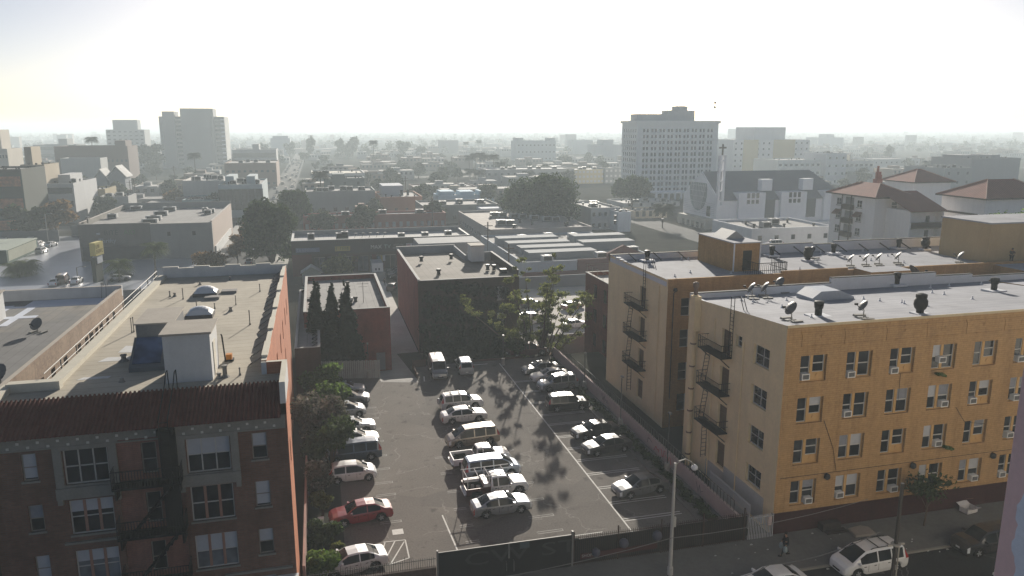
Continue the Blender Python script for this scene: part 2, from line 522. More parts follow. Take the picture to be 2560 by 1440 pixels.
def grid_windows(parent, ax, c, cols, rows, w, h, mf, mg, dirn=1, divs=1, limit=100, skip=0.0, bars=1, name='window', pane_alt=None):
    me = small_window_mesh(w, h, mf, mg, ax, dirn, divs, bars=bars)
    alts = [me] + ([small_window_mesh(w, h, mf, a, ax, dirn, divs, bars=bars) for a in pane_alt] if pane_alt else [])
    done = []
    for z in rows:
        for a in cols:
            if random.random() < skip: continue
            done.append(put(name, random.choice(alts), parent, (a, c, z) if ax == 'y' else (c, a, z)))
    return done
# ---------------------------------------------------------------- vehicles
# station: x, belt height, top height, half width at belt, half width at top, what the stretch to the next station holds
# W windscreen, R rear window, g side glass
CARS = {
 'sedan': dict(ax=1.38, rw=.33, st=[(-2.35,.55,.60,.66,.5,'T'),(-2.27,.84,.88,.80,.66,''),(-2.12,.93,.97,.86,.70,''),(-1.72,.96,1.01,.88,.72,'R'),(-1.36,.96,1.22,.89,.66,'Rg'),
   (-1.02,.95,1.38,.90,.62,'g'),(-.42,.94,1.44,.90,.62,''),(-.34,.94,1.45,.90,.62,'g'),(.36,.93,1.42,.90,.62,'Wg'),(.76,.93,1.20,.90,.66,'W'),(1.12,.92,.98,.88,.72,''),(1.75,.86,.91,.87,.72,''),(2.12,.78,.82,.82,.66,'H'),(2.30,.68,.72,.72,.58,''),(2.38,.50,.54,.60,.46,'')]),
 'hatch': dict(ax=1.28, rw=.31, st=[(-2.0,.55,.60,.70,.56,''),(-1.95,.92,.97,.80,.68,'TR'),(-1.66,.96,1.38,.85,.60,''),(-1.5,.96,1.46,.86,.60,'g'),(-.62,.95,1.53,.87,.60,''),(-.54,.95,1.53,.87,.60,'g'),(.36,.94,1.48,.87,.60,'Wg'),(.86,.94,1.24,.86,.66,'W'),(1.32,.92,.99,.85,.70,''),(1.7,.84,.89,.82,.66,'H'),(1.94,.66,.70,.70,.54,''),(2.02,.48,.52,.58,.44,'')]),
 'suv': dict(ax=1.36, rw=.36, st=[(-2.28,.60,.66,.74,.6,''),(-2.23,1.02,1.08,.86,.72,'TR'),(-2.0,1.05,1.56,.90,.66,''),(-1.82,1.05,1.66,.91,.66,'g'),(-1.05,1.04,1.70,.92,.66,''),(-.97,1.04,1.70,.92,.66,'g'),(-.2,1.03,1.70,.92,.66,''),(-.12,1.03,1.70,.92,.66,'g'),(.52,1.02,1.64,.92,.66,'Wg'),(.85,1.02,1.42,.91,.69,'W'),(1.2,1.01,1.09,.90,.74,''),(1.85,.96,1.02,.88,.74,''),(2.1,.86,.91,.82,.68,'H'),(2.25,.74,.78,.74,.6,''),(2.32,.54,.58,.62,.5,'')]),
 'minivan': dict(ax=1.5, rw=.34, st=[(-2.5,.55,.62,.80,.66,''),(-2.46,.98,1.04,.92,.76,'TR'),(-2.2,1.0,1.62,.95,.70,''),(-2.05,1.0,1.70,.96,.70,'g'),(-1.15,1.0,1.74,.97,.70,''),(-1.06,1.0,1.74,.97,.70,'g'),(-.06,.99,1.74,.97,.70,''),(.03,.99,1.74,.97,.70,'g'),(.82,.98,1.68,.97,.70,'Wg'),(1.32,.98,1.38,.95,.74,'W'),(1.82,.96,1.04,.92,.78,''),(2.2,.86,.91,.86,.7,'H'),(2.42,.70,.74,.76,.6,''),(2.5,.50,.54,.64,.5,'')]),
 'van': dict(ax=1.6, rw=.36, st=[(-2.65,.55,.7,.9,.8,''),(-2.62,1.05,1.12,.97,.86,'TR'),(-2.5,1.1,1.9,.99,.84,''),(-2.3,1.1,2.02,1.0,.82,''),(0.2,1.1,2.05,1.0,.82,''),(.4,1.1,2.05,1.0,.82,'g'),(1.2,1.08,1.96,1.0,.82,'Wg'),(1.55,1.08,1.6,.98,.82,'W'),(1.9,1.06,1.16,.95,.8,''),(2.4,.95,1.0,.9,.74,'H'),(2.62,.74,.78,.82,.66,''),(2.68,.5,.55,.7,.56,'')]),
 'pickup': dict(ax=1.75, rw=.37, bed=(-2.65,-.62), st=[(-.62,.98,1.06,.90,.74,'R'),(-.5,1.0,1.62,.91,.64,''),(-.42,1.0,1.68,.92,.64,'g'),(-.02,1.0,1.72,.92,.64,''),(.06,1.0,1.72,.92,.64,'g'),(.75,.99,1.66,.92,.64,'Wg'),(1.0,.99,1.45,.92,.67,'W'),(1.32,.98,1.07,.91,.74,''),(2.1,.96,1.03,.89,.76,''),(2.4,.90,.95,.85,.7,'H'),(2.55,.72,.76,.8,.64,''),(2.62,.52,.56,.7,.54,'')]),
}
BLACK = mat('black_trim', (0.012, 0.012, 0.013), 0.6, 0.1)
TYRE = mat('tyre_rubber', (0.018, 0.018, 0.019), 0.9, 0.2)
RIM = mat('rim_metal', (0.42, 0.43, 0.45), 0.35, 0.1, metal=0.7)
CGLASS = glass('car_glass', (0.012, 0.015, 0.018), 0.05, 0.3)
LAMPW = mat('lamp_clear', (0.6, 0.62, 0.64), 0.15, 0.05, spec=.7)
LAMPR = mat('lamp_red', (0.28, 0.012, 0.012), 0.2, 0.1, spec=.7)
PLATE = mat('plate_white', (0.6, 0.6, 0.58), 0.5, 0.05)
CARMESH = {}

def car_meshes(kind):
    if kind in CARMESH: return CARMESH[kind]
    sp = CARS[kind]; st = sp['st']; ax, rw = sp['ax'], sp['rw']; ra = rw + .07
    xs = [s[0] for s in st]
    extra = []
    for c in (-ax, ax):
        for d in (-ra, -ra * .93, -ra * .6, 0, ra * .6, ra * .93, ra):
            if xs[0] + .02 < c + d < xs[-1] - .02: extra.append(c + d)
    allx = sorted(xs + [e for e in extra if min(abs(e - x) for x in xs) > .015])
    def samp(x):
        for i in range(len(st) - 1):
            if st[i][0] <= x <= st[i + 1][0] + 1e-9:
                t = (x - st[i][0]) / (st[i + 1][0] - st[i][0])
                return [st[i][k] + t * (st[i + 1][k] - st[i][k]) for k in range(1, 5)], (st[i][5] if x < st[i + 1][0] - 1e-9 else (st[i + 1][5]))
    rows = []; flags = []
    for x in allx:
        (zb, zt, hw, ht), fl = samp(x)
        lo = .2 + max(0, abs(x) - abs(xs[-1]) + .3) * .25
        for c in (-ax, ax):
            if abs(x - c) < ra + 1e-6: lo = max(lo, rw + math.sqrt(max(0, ra * ra - (x - c) ** 2)))
        lo = min(lo, zb - .12)
        tw = hw * .97
        rows.append([(hw * .93, lo), (hw, lo + .4 * (zb - .1 - lo)), (hw, zb - .09), (tw, zb), (ht + (tw - ht) * .13, zb + .87 * (zt - zb)), (ht * .86, zt), (0, zt + .03)])
        flags.append(fl)
    body = MB(); parts = {k: MB() for k in ('windscreen', 'rear_window', 'headlight0', 'headlight1', 'taillight0', 'taillight1')}
    sides = []
    prev = None
    for i in range(len(allx) - 1):
        fl = flags[i]
        if 'g' in fl:
            if prev is None: sides.append((MB(), MB())); prev = 1
        else: prev = None
        front_last = allx[i + 1] > xs[-2] - 1e-6
        for sg in (0, 1):
            y = 1 if sg else -1
            for r in range(6):
                a, b, c2, d = rows[i][r], rows[i + 1][r], rows[i + 1][r + 1], rows[i][r + 1]
                q = [(allx[i], y * a[0], a[1]), (allx[i + 1], y * b[0], b[1]), (allx[i + 1], y * c2[0], c2[1]), (allx[i], y * d[0], d[1])]
                if not sg: q = q[::-1]
                if r == 3 and 'g' in fl: sides[-1][sg].face(q)
                elif r == 5 and 'W' in fl: parts['windscreen'].face(q)
                elif r == 5 and 'R' in fl: parts['rear_window'].face(q)
                elif r in (2, ) and 'H' in fl or (r == 1 and 'H' in fl and front_last): parts['headlight%d' % sg].face(q)
                elif r in (1, 2, 3) and 'T' in fl and allx[i] < xs[2] and (r > 1 or kind == 'sedan'): parts['taillight%d' % sg].face(q)
                else: body.face(q)
    for k, rv in ((0, True), (-1, False)):
        pts = [(allx[k], y, z) for y, z in rows[k]] + [(allx[k], -y, z) for y, z in rows[k][:-1][::-1]]
        body.face(pts[::-1] if rv else pts)
    hw = max(s[3] for s in st)
    body.box(xs[0] + .12, xs[-1] - .1, -hw * .76, hw * .76, .18, .62, 1)
    # door gaps, sills and handles
    for s_ in st:
        if 'g' in s_[5] and -1.6 < s_[0] < 1.2:
            for sg in (-1, 1):
                y_ = sg * s_[3]
                body.box(s_[0] - .065, s_[0] - .045, y_ - .01, y_ + .004 * sg, .42, s_[1] - .1, 1); body.box(s_[0] + .12, s_[0] + .3, y_ - .01, y_ + .02 * sg, s_[1] - .2, s_[1] - .16, 1)
    # bumper slot and grille
    fx = xs[-1]
    body.box(fx - .03, fx + .012, -.34, .34, .36, .47, 1)
    M = {}
    if 'bed' in sp:
        b0, b1 = sp['bed']; bd = MB(); w = .92
        bd.box(b0, b1, -w, -w + .07, .45, 1.02); bd.box(b0, b1, w - .07, w, .45, 1.02)
        bd.box(b1 - .06, b1, -w + .07, w - .07, .5, 1.02); bd.box(b0 + .06, b1 - .06, -w + .07, w - .07, .5, .58, 1)
        for c in (-ax,):
            bd.box(c - .45, c + .45, -w + .07, -w + .3, .58, .8, 1); bd.box(c - .45, c + .45, w - .3, w - .07, .58, .8, 1)
            for sg in (-1, 1): bd.box(c - .42, c + .42, sg * (w - .001), sg * (w + .008), .44, .76, 1)
        M['cargo_bed'] = bd; tg = MB(); tg.box(b0, b0 + .06, -w + .07, w - .07, .5, 1.02); M['tailgate'] = tg
        bp = MB(); bp.box(b0 - .14, b0 - .01, -w + .05, w - .05, .42, .56); M['rear_bumper'] = bp
    def mk(name, mb, mats, smooth=True, ang=30):
        o = mb.build(name, mats, None, smooth, 0, ang); me = o.data; bpy.data.objects.remove(o); return me
    out = [('body', mk('body', body, [PLATE, BLACK]), 'paint')]
    for k in ('windscreen', 'rear_window'):
        if parts[k].f: out.append((k, mk(k, parts[k], CGLASS), None))
    for a, b in sides:
        out.append(('side_window', mk('side_window', a, CGLASS), None)); out.append(('side_window', mk('side_window', b, CGLASS), None))
    for k in ('headlight0', 'headlight1'):
        if parts[k].f: out.append(('headlight', mk('headlight', parts[k], LAMPW), None))
    for k in ('taillight0', 'taillight1'):
        if parts[k].f: out.append(('taillight', mk('taillight', parts[k], LAMPR), None))
    for k, mb in M.items():
        out.append((k, mk(k, mb, [PLATE, BLACK], False), 'chrome' if k == 'rear_bumper' else 'paint2' if k != 'rear_bumper' else None))
    wx = next(s[0] for i, s in enumerate(st) if 'W' in st[i - 1][5] and 'W' not in s[5])
    zb = st[len(st) // 2][1]
    for sg in (-1, 1):
        mi = MB(); mi.prism([(wx - .42, sg * (hw - .06)), (wx - .34, sg * (hw + .17)), (wx - .26, sg * (hw + .17)), (wx - .24, sg * (hw - .06))], zb + .02, zb + .17)
        out.append(('mirror', mk('mirror', mi, PLATE, False), 'paint'))
    for xx, nm in ((fx + .002, 'number_plate'), (xs[0] - .012 if 'bed' not in sp else sp['bed'][0] - .155, 'number_plate')):
        pl = MB(); pl.box(xx, xx + .012, -.16, .16, .48, .60); out.append((nm, mk(nm, pl, PLATE, False), None))
    ty = MB(); n = 18
    prof = [(rw * .62, -.09), (rw * .94, -.1), (rw, -.06), (rw, .06), (rw * .94, .1), (rw * .62, .09), (rw * .6, .03)]
    b = 0
    for r, y in prof: ty.v += [(r * math.cos(2 * PI * k / n), y, r * math.sin(2 * PI * k / n)) for k in range(n)]
    for i in range(len(prof) - 1):
        for k in range(n): ty.f.append((i * n + k, i * n + (k + 1) % n, (i + 1) * n + (k + 1) % n, (i + 1) * n + k)); ty.m.append(0)
    rm = MB()
    for sg in (-1, 1):
        rm.f.append(tuple(len(rm.v) + k for k in range(n))); rm.m.append(1)
        rm.v += [(rw * .62 * math.cos(2 * PI * k / n), sg * .05, rw * .62 * math.sin(2 * PI * k / n)) for k in range(n)]
        for k in range(5):
            t = 2 * PI * k / 5
            c, s = math.cos(t), math.sin(t)
            w = .045
            rm.face([(-s * w, sg * .075, c * w), (c * rw * .6 - s * w * 1.3, sg * .085, s * rw * .6 + c * w * 1.3), (c * rw * .6 + s * w * 1.3, sg * .085, s * rw * .6 - c * w * 1.3), (s * w, sg * .075, -c * w)])
        rm.f += []
    CARMESH[kind] = (out, mk('tyre', ty, TYRE, True, 50), mk('rim', rm, [RIM, BLACK], False), ax, rw, hw)
    return CARMESH[kind]

CHROME = mat('chrome_trim', (0.6, 0.6, 0.6), 0.25, 0.05, metal=.9)

def car(kind, color, loc, rz, label, cat, group=None, name=None, bed=None, parts=True, roof=None, simple=False):
    out, ty, rm, ax, rw, hw = car_meshes(kind)
    t = thing(name or {'sedan': 'parked_car', 'hatch': 'hatchback_car', 'suv': 'sport_utility_car', 'minivan': 'minivan', 'pickup': 'pickup_truck', 'van': 'delivery_van'}[kind], label, cat, loc, group, rz, True)
    for nm, me, how in out:
        if simple and nm in ('mirror', 'number_plate'): continue
        o = put(nm, me, t)
        if how in ('paint', 'paint2', 'chrome'):
            o.material_slots[0].link = 'OBJECT'
            o.material_slots[0].material = CHROME if how == 'chrome' else (bed if bed and how == 'paint2' else color)
    for sx in (-1, 1):
        for sy in (-1, 1):
            w = put('wheel', ty, t, (sx * ax, sy * (hw - .11), rw)) if simple else None
            if not simple:
                w = bpy.data.objects.new('wheel', None); COL.objects.link(w); w.parent = t; w.location = (sx * ax, sy * (hw - .11), rw); w.empty_display_size = .1
                ORG[w.name] = (0, 0, 0)
                put('tyre', ty, w); put('rim', rm, w)
    if roof == 'rails':
        r = MB(); top = max(s[2] for s in CARS[kind]['st'])
        for sg in (-1, 1): r.tube([(-1.7, sg * .6, top + .02), (-1.5, sg * .62, top + .09), (.2, sg * .62, top + .09), (.4, sg * .6, top + .02)], .025, 5)
        for x in (-1.1, -.2): r.box(x - .03, x + .03, -.62, .62, top + .07, top + .11)
        r.build('roof_rack', BLACK if color is not None else BLACK, t)
    return t
# ---------------------------------------------------------------- world, sun, camera, air
SUN_EL, SUN_AZ = 16.5, 17.2
w = bpy.data.worlds.new("World"); S.world = w; w.use_nodes = True
nt = w.node_tree
bg = nt.nodes['Background']
sky = nt.nodes.new('ShaderNodeTexSky'); sky.sky_type = 'NISHITA'; sky.sun_disc = False
sky.sun_elevation = R(SUN_EL); sky.sun_rotation = R(SUN_AZ)
sky.air_density = 0.5; sky.dust_density = 1.3; sky.ozone_density = 0.4; sky.altitude = 100
nt.links.new(sky.outputs[0], bg.inputs['Color'])
bg.inputs['Strength'].default_value = 0.05

sd = Vector((math.sin(R(SUN_AZ)) * math.cos(R(SUN_EL)), math.cos(R(SUN_AZ)) * math.cos(R(SUN_EL)), math.sin(R(SUN_EL))))
sl = bpy.data.lights.new('sun', 'SUN'); sl.energy = 5.0; sl.angle = R(0.5); sl.color = (1, 0.93, 0.82)
so = bpy.data.objects.new('sun', sl); COL.objects.link(so); so.rotation_euler = sd.to_track_quat('Z', 'Y').to_euler()
so.location = sd * 200

cam = bpy.data.cameras.new('camera'); co = bpy.data.objects.new('camera', cam); COL.objects.link(co)
co.location = (0, 0, CH); co.rotation_euler = (PI / 2 - PT, 0, -PS)
cam.sensor_width = 36; cam.lens = 36 * F / 2560; cam.clip_start = 0.5; cam.clip_end = 40000
S.camera = co
S.view_settings.view_transform = 'Standard'; S.view_settings.look = 'None'; S.view_settings.exposure = 0.9; S.view_settings.gamma = 1
S.cycles.use_denoising = True
S.cycles.max_bounces = 6; S.cycles.diffuse_bounces = 3; S.cycles.glossy_bounces = 3; S.cycles.volume_bounces = 1
S.cycles.transparent_max_bounces = 4; S.cycles.sample_clamp_indirect = 6.0

HAZE = 0.00055
hz = MB(); hz.box(-6500, 7500, -250, 9000, G - 1.2, 52)
hm = bpy.data.materials.new('haze'); hm.use_nodes = True; hn = hm.node_tree; hn.nodes.clear()
ho = hn.nodes.new('ShaderNodeOutputMaterial'); pv = hn.nodes.new('ShaderNodeVolumePrincipled')
pv.inputs['Color'].default_value = (0.84, 0.95, 1.0, 1); pv.inputs['Density'].default_value = HAZE; pv.inputs['Anisotropy'].default_value = 0.12
hn.links.new(pv.outputs[0], ho.inputs['Volume'])
hob = hz.build('haze', hm); hob['kind'] = 'stuff'

# ---------------------------------------------------------------- ground, lot, streets
m_ground = mat('town_ground', (0.055, 0.055, 0.048), 0.95, 0.5, 0.02, spec=0.0)
g = MB(); X0, X1, Y1 = -9000, 9000, 11000
YE = 91.0
g.face([(-300, -200, 0), (6.0, -200, 0), (6.0, YE, 0), (-300, YE, 0)])
g.face([(6.0, -200, 0), (10.3, -200, 0), (10.3, 86, 0), (6.0, 86, 0)])
g.face([(10.3, -200, 0), (300, -200, 0), (300, YE, 0), (10.3, YE, 0)])
g.face([(6, 86, 0), (10.3, 86, 0), (10.3, 110, G), (6, 110, G)])
for a, b in (((-300, YE), (6, YE)), ((10.3, YE), (300, YE)), ((-300, -200), (-300, YE)), ((300, YE), (300, -200))):
    g.face([(a[0], a[1], G), (b[0], b[1], G), (b[0], b[1], 0), (a[0], a[1], 0)], 0)
for x in (6.0, 10.3):
    g.face([(x, 86, 0), (x, YE, 0), (x, YE, -4 * (YE - 86) / 24)])
    g.face([(x, YE, G), (x, 110, G), (x, YE, -4 * (YE - 86) / 24)])
g.face([(X0, YE, G), (6, YE, G), (6, Y1, G), (X0, Y1, G)])
g.face([(10.3, YE, G), (X1, YE, G), (X1, Y1, G), (10.3, Y1, G)])
g.face([(6, 110, G), (10.3, 110, G), (10.3, Y1, G), (6, Y1, G)])
struct('ground', g, m_ground)

def asphalt(name, c, crack=0.5, rough=0.95, spec=0.06, cs=0.17):
    m, nt, bs = _nodes(name)
    tc = nt.nodes.new('ShaderNodeTexCoord'); ob = tc.outputs['Object']
    col = _ramp(nt, _noise(nt, 0.13, 6, 0.6), [(0.32, sc(c, 0.72)), (0.68, sc(c, 1.22))])
    col = _mix(nt, 0.5, col, _ramp(nt, _noise(nt, 7, 4, 0.7), [(0.3, sc(c, 0.6)), (0.7, sc(c, 1.35))]))
    oil = _ramp(nt, _noise(nt, 0.45, 5, 0.7), [(0.6, (0, 0, 0)), (0.78, (1, 1, 1))])
    col = _mix(nt, _math(nt, 'MULTIPLY', oil, 0.5), col, sc(c, 0.4))
    if crack > .1:
        oil = _ramp(nt, _noise(nt, 0.9, 3, 0.55), [(0.6, (0, 0, 0)), (0.7, (1, 1, 1))]); col = _mix(nt, _math(nt, 'MULTIPLY', oil, 0.45), col, sc(c, 0.35))
        pt_ = nt.nodes.new('ShaderNodeTexVoronoi'); pt_.inputs['Scale'].default_value = 0.09; nt.links.new(ob, pt_.inputs['Vector']); sp_ = nt.nodes.new('ShaderNodeSeparateColor'); nt.links.new(pt_.outputs['Color'], sp_.inputs[0])
        col = _mix(nt, 1.0, col, _ramp(nt, sp_.outputs[0], [(0, (.86, .86, .87)), (1, (1.1, 1.09, 1.07))]), 'MULTIPLY')
    dn = nt.nodes.new('ShaderNodeTexNoise'); dn.inputs['Scale'].default_value = 0.8; dn.inputs['Detail'].default_value = 5
    nt.links.new(ob, dn.inputs['Vector'])
    va = nt.nodes.new('ShaderNodeVectorMath'); va.operation = 'SCALE'; va.inputs['Scale'].default_value = 1.6
    nt.links.new(dn.outputs['Color'], va.inputs[0])
    vb = nt.nodes.new('ShaderNodeVectorMath'); vb.operation = 'ADD'
    nt.links.new(ob, vb.inputs[0]); nt.links.new(va.outputs[0], vb.inputs[1])
    vo = nt.nodes.new('ShaderNodeTexVoronoi'); vo.feature = 'DISTANCE_TO_EDGE'; vo.inputs['Scale'].default_value = cs
    nt.links.new(vb.outputs[0], vo.inputs['Vector'])
    ln = _math(nt, 'LESS_THAN', vo.outputs['Distance'], 0.007)
    ms = _ramp(nt, _noise(nt, 0.3, 3), [(0.42, (0, 0, 0)), (0.55, (1, 1, 1))])
    col = _mix(nt, _math(nt, 'MULTIPLY', _math(nt, 'MULTIPLY', ln, ms), crack), col, (0.34, 0.32, 0.3))
    nt.links.new(col, bs.inputs['Base Color'])
    bs.inputs['Roughness'].default_value = rough; bs.inputs['Specular IOR Level'].default_value = spec
    _bump(nt, bs, _noise(nt, 25, 2), 0.3, 0.01)
    MATS[name] = m
    return m

m_asph = asphalt('lot_asphalt', (0.165, 0.152, 0.138), 0.34)
m_road = asphalt('road_asphalt', (0.036, 0.036, 0.037), 0.2, 0.85)
m_sheen = asphalt('worn_asphalt', (0.30, 0.31, 0.34), 0.0, 0.34, 0.9)
m_conc = mat('concrete', (0.30, 0.29, 0.27), 0.9, 0.2, 0.5)
m_walk = mat('pavement_concrete', (0.13, 0.127, 0.12), 0.9, 0.25, 0.4)
m_white = mat('white_line_paint', (0.55, 0.54, 0.51), 0.8, 0.25, 2.5)
m_faint = mat('worn_line_paint', (0.3, 0.29, 0.27), 0.85, 0.3, 3)

p = MB(); p.box(0.6, 28.6, 44.5, 86, -.05, .006); p.box(0.6, 6.0, 86, 90, -.05, .006); p.box(10.3, 28.6, 86, 90.6, -.05, .006)
struct('parking_lot', p, m_asph)
p = MB()
p.face([(6.05, 85.6, .012), (10.25, 84.4, .012), (10.25, 86.0, .012), (6.05, 86.0, .012)])
p.face([(6.05, 86.0, .012), (10.25, 86.0, .012), (10.25, 110.0, G + .012), (6.05, 110, G + .012)])
struct('concrete_ramp', p, m_conc)
p = MB(); p.box(-60, 90, -20, 39.6, -.05, .004); struct('road', p, m_road)
p = MB(); p.box(-60, 90, 39.75, 44.4, -.05, .13); struct('pavement', p, m_walk)
p = MB(); p.box(-60, 90, 39.6, 39.75, -.05, .14); struct('kerb', p, mat('kerb_concrete', (.2, .19, .17), .9))

# markings
def mark(mb, x0, x1, y0, y1, z=.012): mb.face([(x0, y0, z), (x1, y0, z), (x1, y1, z), (x0, y1, z)])
mk = MB()
mark(mk, 21.05, 21.17, 45.5, 89.2)
for y in (48.9, 51.6, 54.25, 56.85, 59.65, 62.3, 65.1, 68.3, 70.9, 74.6, 78.2, 81.8):
    mark(mk, 21.17, 25.9, y - .22, y - .13, .012); mark(mk, 21.17, 25.9, y + .10, y + .19, .012)
for y in (47.6,):
    mark(mk, 15.2, 19, y, y + .1)
o = mk.build('stall_lines', m_white); o['kind'] = 'structure'
mk = MB()
for y in (52.75, 57.2, 59.4, 62.1, 64.9, 68.2, 71.3, 74.2, 77.3):
    for dx in (0, .26): mark(mk, 3.3, 4.9, y + dx, y + dx + .09)
    mark(mk, 4.82, 4.9, y + .09, y + .26)
for y in (48.5, 50.8, 53.45, 56.4, 59.9, 63.2):
    for dx in (0, .26): mark(mk, 14.3, 16.3, y + dx, y + dx + .09)
    mark(mk, 16.22, 16.3, y + .09, y + .26)
    for dx in (0, .26): mark(mk, 9.0, 10.0, y + dx, y + dx + .09)
o = mk.build('worn_stall_lines', m_faint); o['kind'] = 'structure'
mk = MB()
def stripe(mb, p0, p1, wd=.09, z=.014):
    d = Vector((p1[0] - p0[0], p1[1] - p0[1], 0)).normalized(); nx, ny = -d.y * wd / 2, d.x * wd / 2
    mb.face([(p0[0] + nx, p0[1] + ny, z), (p1[0] + nx, p1[1] + ny, z), (p1[0] - nx, p1[1] - ny, z), (p0[0] - nx, p0[1] - ny, z)])
for a, b in (((3.3, 50.2), (4.85, 50.12)), ((4.85, 50.12), (4.85, 47.7)), ((4.85, 47.7), (3.4, 47.2)), ((3.4, 50.1), (2.7, 47.2)), ((4.75, 49.9), (3.6, 47.4)), ((4.1, 50.1), (3.4, 48.3)), ((2.5, 50.2), (1.9, 47.5))):
    stripe(mk, a, b)
mark(mk, 4.05, 4.85, 51.0, 51.75, .013)
stripe(mk, (8.0, 53.0), (8.35, 45.6), .11)
o = mk.build('hatched_marking', m_white); o['kind'] = 'structure'
mk = MB(); mark(mk, 16.5, 19.6, 89.3, 89.45); stripe(mk, (11.2, 86.4), (11.0, 84.6), .14); o = mk.build('wheel_stop_line', m_white); o['kind'] = 'structure'
# planting strip beside the pink wall
p = MB(); p.box(26.55, 26.75, 44.6, 84, -.05, .12); struct('lot_kerb', p, mat('lot_kerb_concrete', (.16, .15, .14), .9))
# ---------------------------------------------------------------- brick apartment house (left foreground)
m_brickD = brick('dark_brown_brick', (0.18, 0.09, 0.063), (0.135, 0.068, 0.048), (0.13, 0.095, 0.08), 0.4, 0.11, (0.05, 0.03, 0.025), 0.5)
m_brickP = brick('pink_painted_brick', (0.24, 0.11, 0.085), (0.21, 0.10, 0.08), (0.17, 0.09, 0.075), 0.4, 0.11, (0.12, 0.05, 0.04), 0.4)
m_orange = brick('orange_painted_brick', (0.46, 0.175, 0.09), (0.42, 0.16, 0.085), (0.36, 0.14, 0.08), 0.5, 0.16, (0.30, 0.11, 0.06), 0.5)
m_stone = mat('grey_stone_trim', (0.21, 0.20, 0.18), 0.9, 0.22, 0.8, streak=0.5)
m_tan = roofmat('tan_cap_sheet', (0.40, 0.36, 0.29), (0.43, 0.39, 0.32), 0.95, 1, 0.5, (0.25, 0.22, 0.17))
m_tile = mat('dark_clay_tile', (0.12, 0.042, 0.031), 0.9, 0.4, 1.5)
m_wht = mat('white_coating', (0.52, 0.52, 0.51), 0.85, 0.12, 0.8, streak=0.3)
m_cream = mat('cream_coping', (0.50, 0.47, 0.39), 0.9, 0.12, 0.8)
m_ste = mat('galvanised_pipe', (0.22, 0.21, 0.19), 0.6, 0.2, 3)
m_iron = mat('black_iron', (0.014, 0.014, 0.015), 0.6, 0.2, 3)
m_frameW = mat('white_window_frame', (0.42, 0.41, 0.39), 0.7, 0.12, 3)
m_frameG = mat('grey_window_frame', (0.22, 0.2, 0.18), 0.7, 0.15, 3)
mat('mullion_pink', (0.27, 0.15, 0.115), 0.8, 0.15, 3)
m_blind = mat('pale_blind', (0.36, 0.37, 0.40), 0.9, 0.15, 3)
m_curt = mat('grey_curtain', (0.20, 0.21, 0.24), 0.9, 0.25, 4)
GL = glass('window_glass', (0.018, 0.021, 0.025), 0.08)
GLc = glass('window_glass_pale', (0.10, 0.11, 0.125), 0.15)
m_gray = mat('grey_stucco', (0.28, 0.285, 0.29), 0.9, 0.14, 0.5, streak=0.3)

lb = thing('brick_apartment_building', 'dark brown brick apartment house with red tiled eaves and a tan flat roof, left foreground', 'building', (-10, 42, 0))
b = MB()
holes = []
W = []      # (x0,x1,z0,z1,kind)
for r, zt in enumerate((12.40, 9.50, 6.55, 3.6)):
    W += [(-15.66, -14.95, zt - 1.52, zt, 'c', r), (-13.7, -11.56, zt - 1.95, zt + .03, 't', r), (-9.95, -9.18, zt - 1.8, zt, 'f', r), (-7.65, -5.42, zt - 2.0, zt + .08, 't', r), (-4.26, -3.45, zt - 1.55, zt, 'c', r)]
holes = [h[:4] for h in W]
for xa, xb, mi in ((-17.3, -11.2, 0), (-11.2, -8.0, 1), (-8.0, -2.3, 0)):
    wall(b, 'y', 42.0 + (0.12 if mi else 0), xa, xb, 0, 13.35, [h for h in holes if xa < h[0] < xb], 0.22, 1, mi, 0)
for x in (-11.2, -8.0): b.face([(x, 42, 0), (x, 42.12, 0), (x, 42.12, 13.35), (x, 42, 13.35)], 0)
# side walls: a front bay that stands proud of a long orange rear wall
sh = [(51, 52.1, 11, 12.7), (56, 57.1, 11, 12.7), (61.5, 62.6, 11, 12.7), (66, 67, 11, 12.7), (71, 72, 11, 12.7), (75, 76, 11, 12.7), (52.5, 53.6, 8, 9.7), (60, 61.1, 8, 9.7), (68, 69, 8, 9.7)]
wall(b, 'x', -2.3, 42, 46, 0, 15.25, [(43.4, 44.2, 9.6, 11.2)], 0.3, -1, 2, 2)
wall(b, 'x', -3.5, 46, 80, 0, 15.3, sh, 0.3, -1, 2, 2)
b.face([(-3.5, 46, 0), (-2.3, 46, 0), (-2.3, 46, 15.25), (-3.5, 46, 15.25)], 2)
b.face([(-17.3, 42, 0), (-17.3, 46, 0), (-17.3, 46, 14.6), (-17.3, 42, 14.6)], 0)
b.face([(-14.9, 46, 0), (-14.9, 80, 0), (-14.9, 80, 14.6), (-14.9, 46, 14.6)], 0)
b.face([(-14.9, 80, 0), (-3.5, 80, 0), (-3.5, 80, 14.6), (-14.9, 80, 14.6)], 0)
b.face([(-2.3, 42, 13.3), (-2.3, 46, 13.3), (-17.3, 46, 13.3), (-17.3, 42, 13.3)], 0)
b.build('wall', [m_brickD, m_brickP, m_orange], lb)
rf = MB(); rf.box(-14.9, -3.8, 44.0, 80, 14.3, 14.5); rf.box(-17.3, -14.9, 44.0, 46, 14.3, 14.5); rf.box(-3.8, -2.6, 44.0, 46, 14.3, 14.5)
rf.build('flat_roof', m_tan, lb)
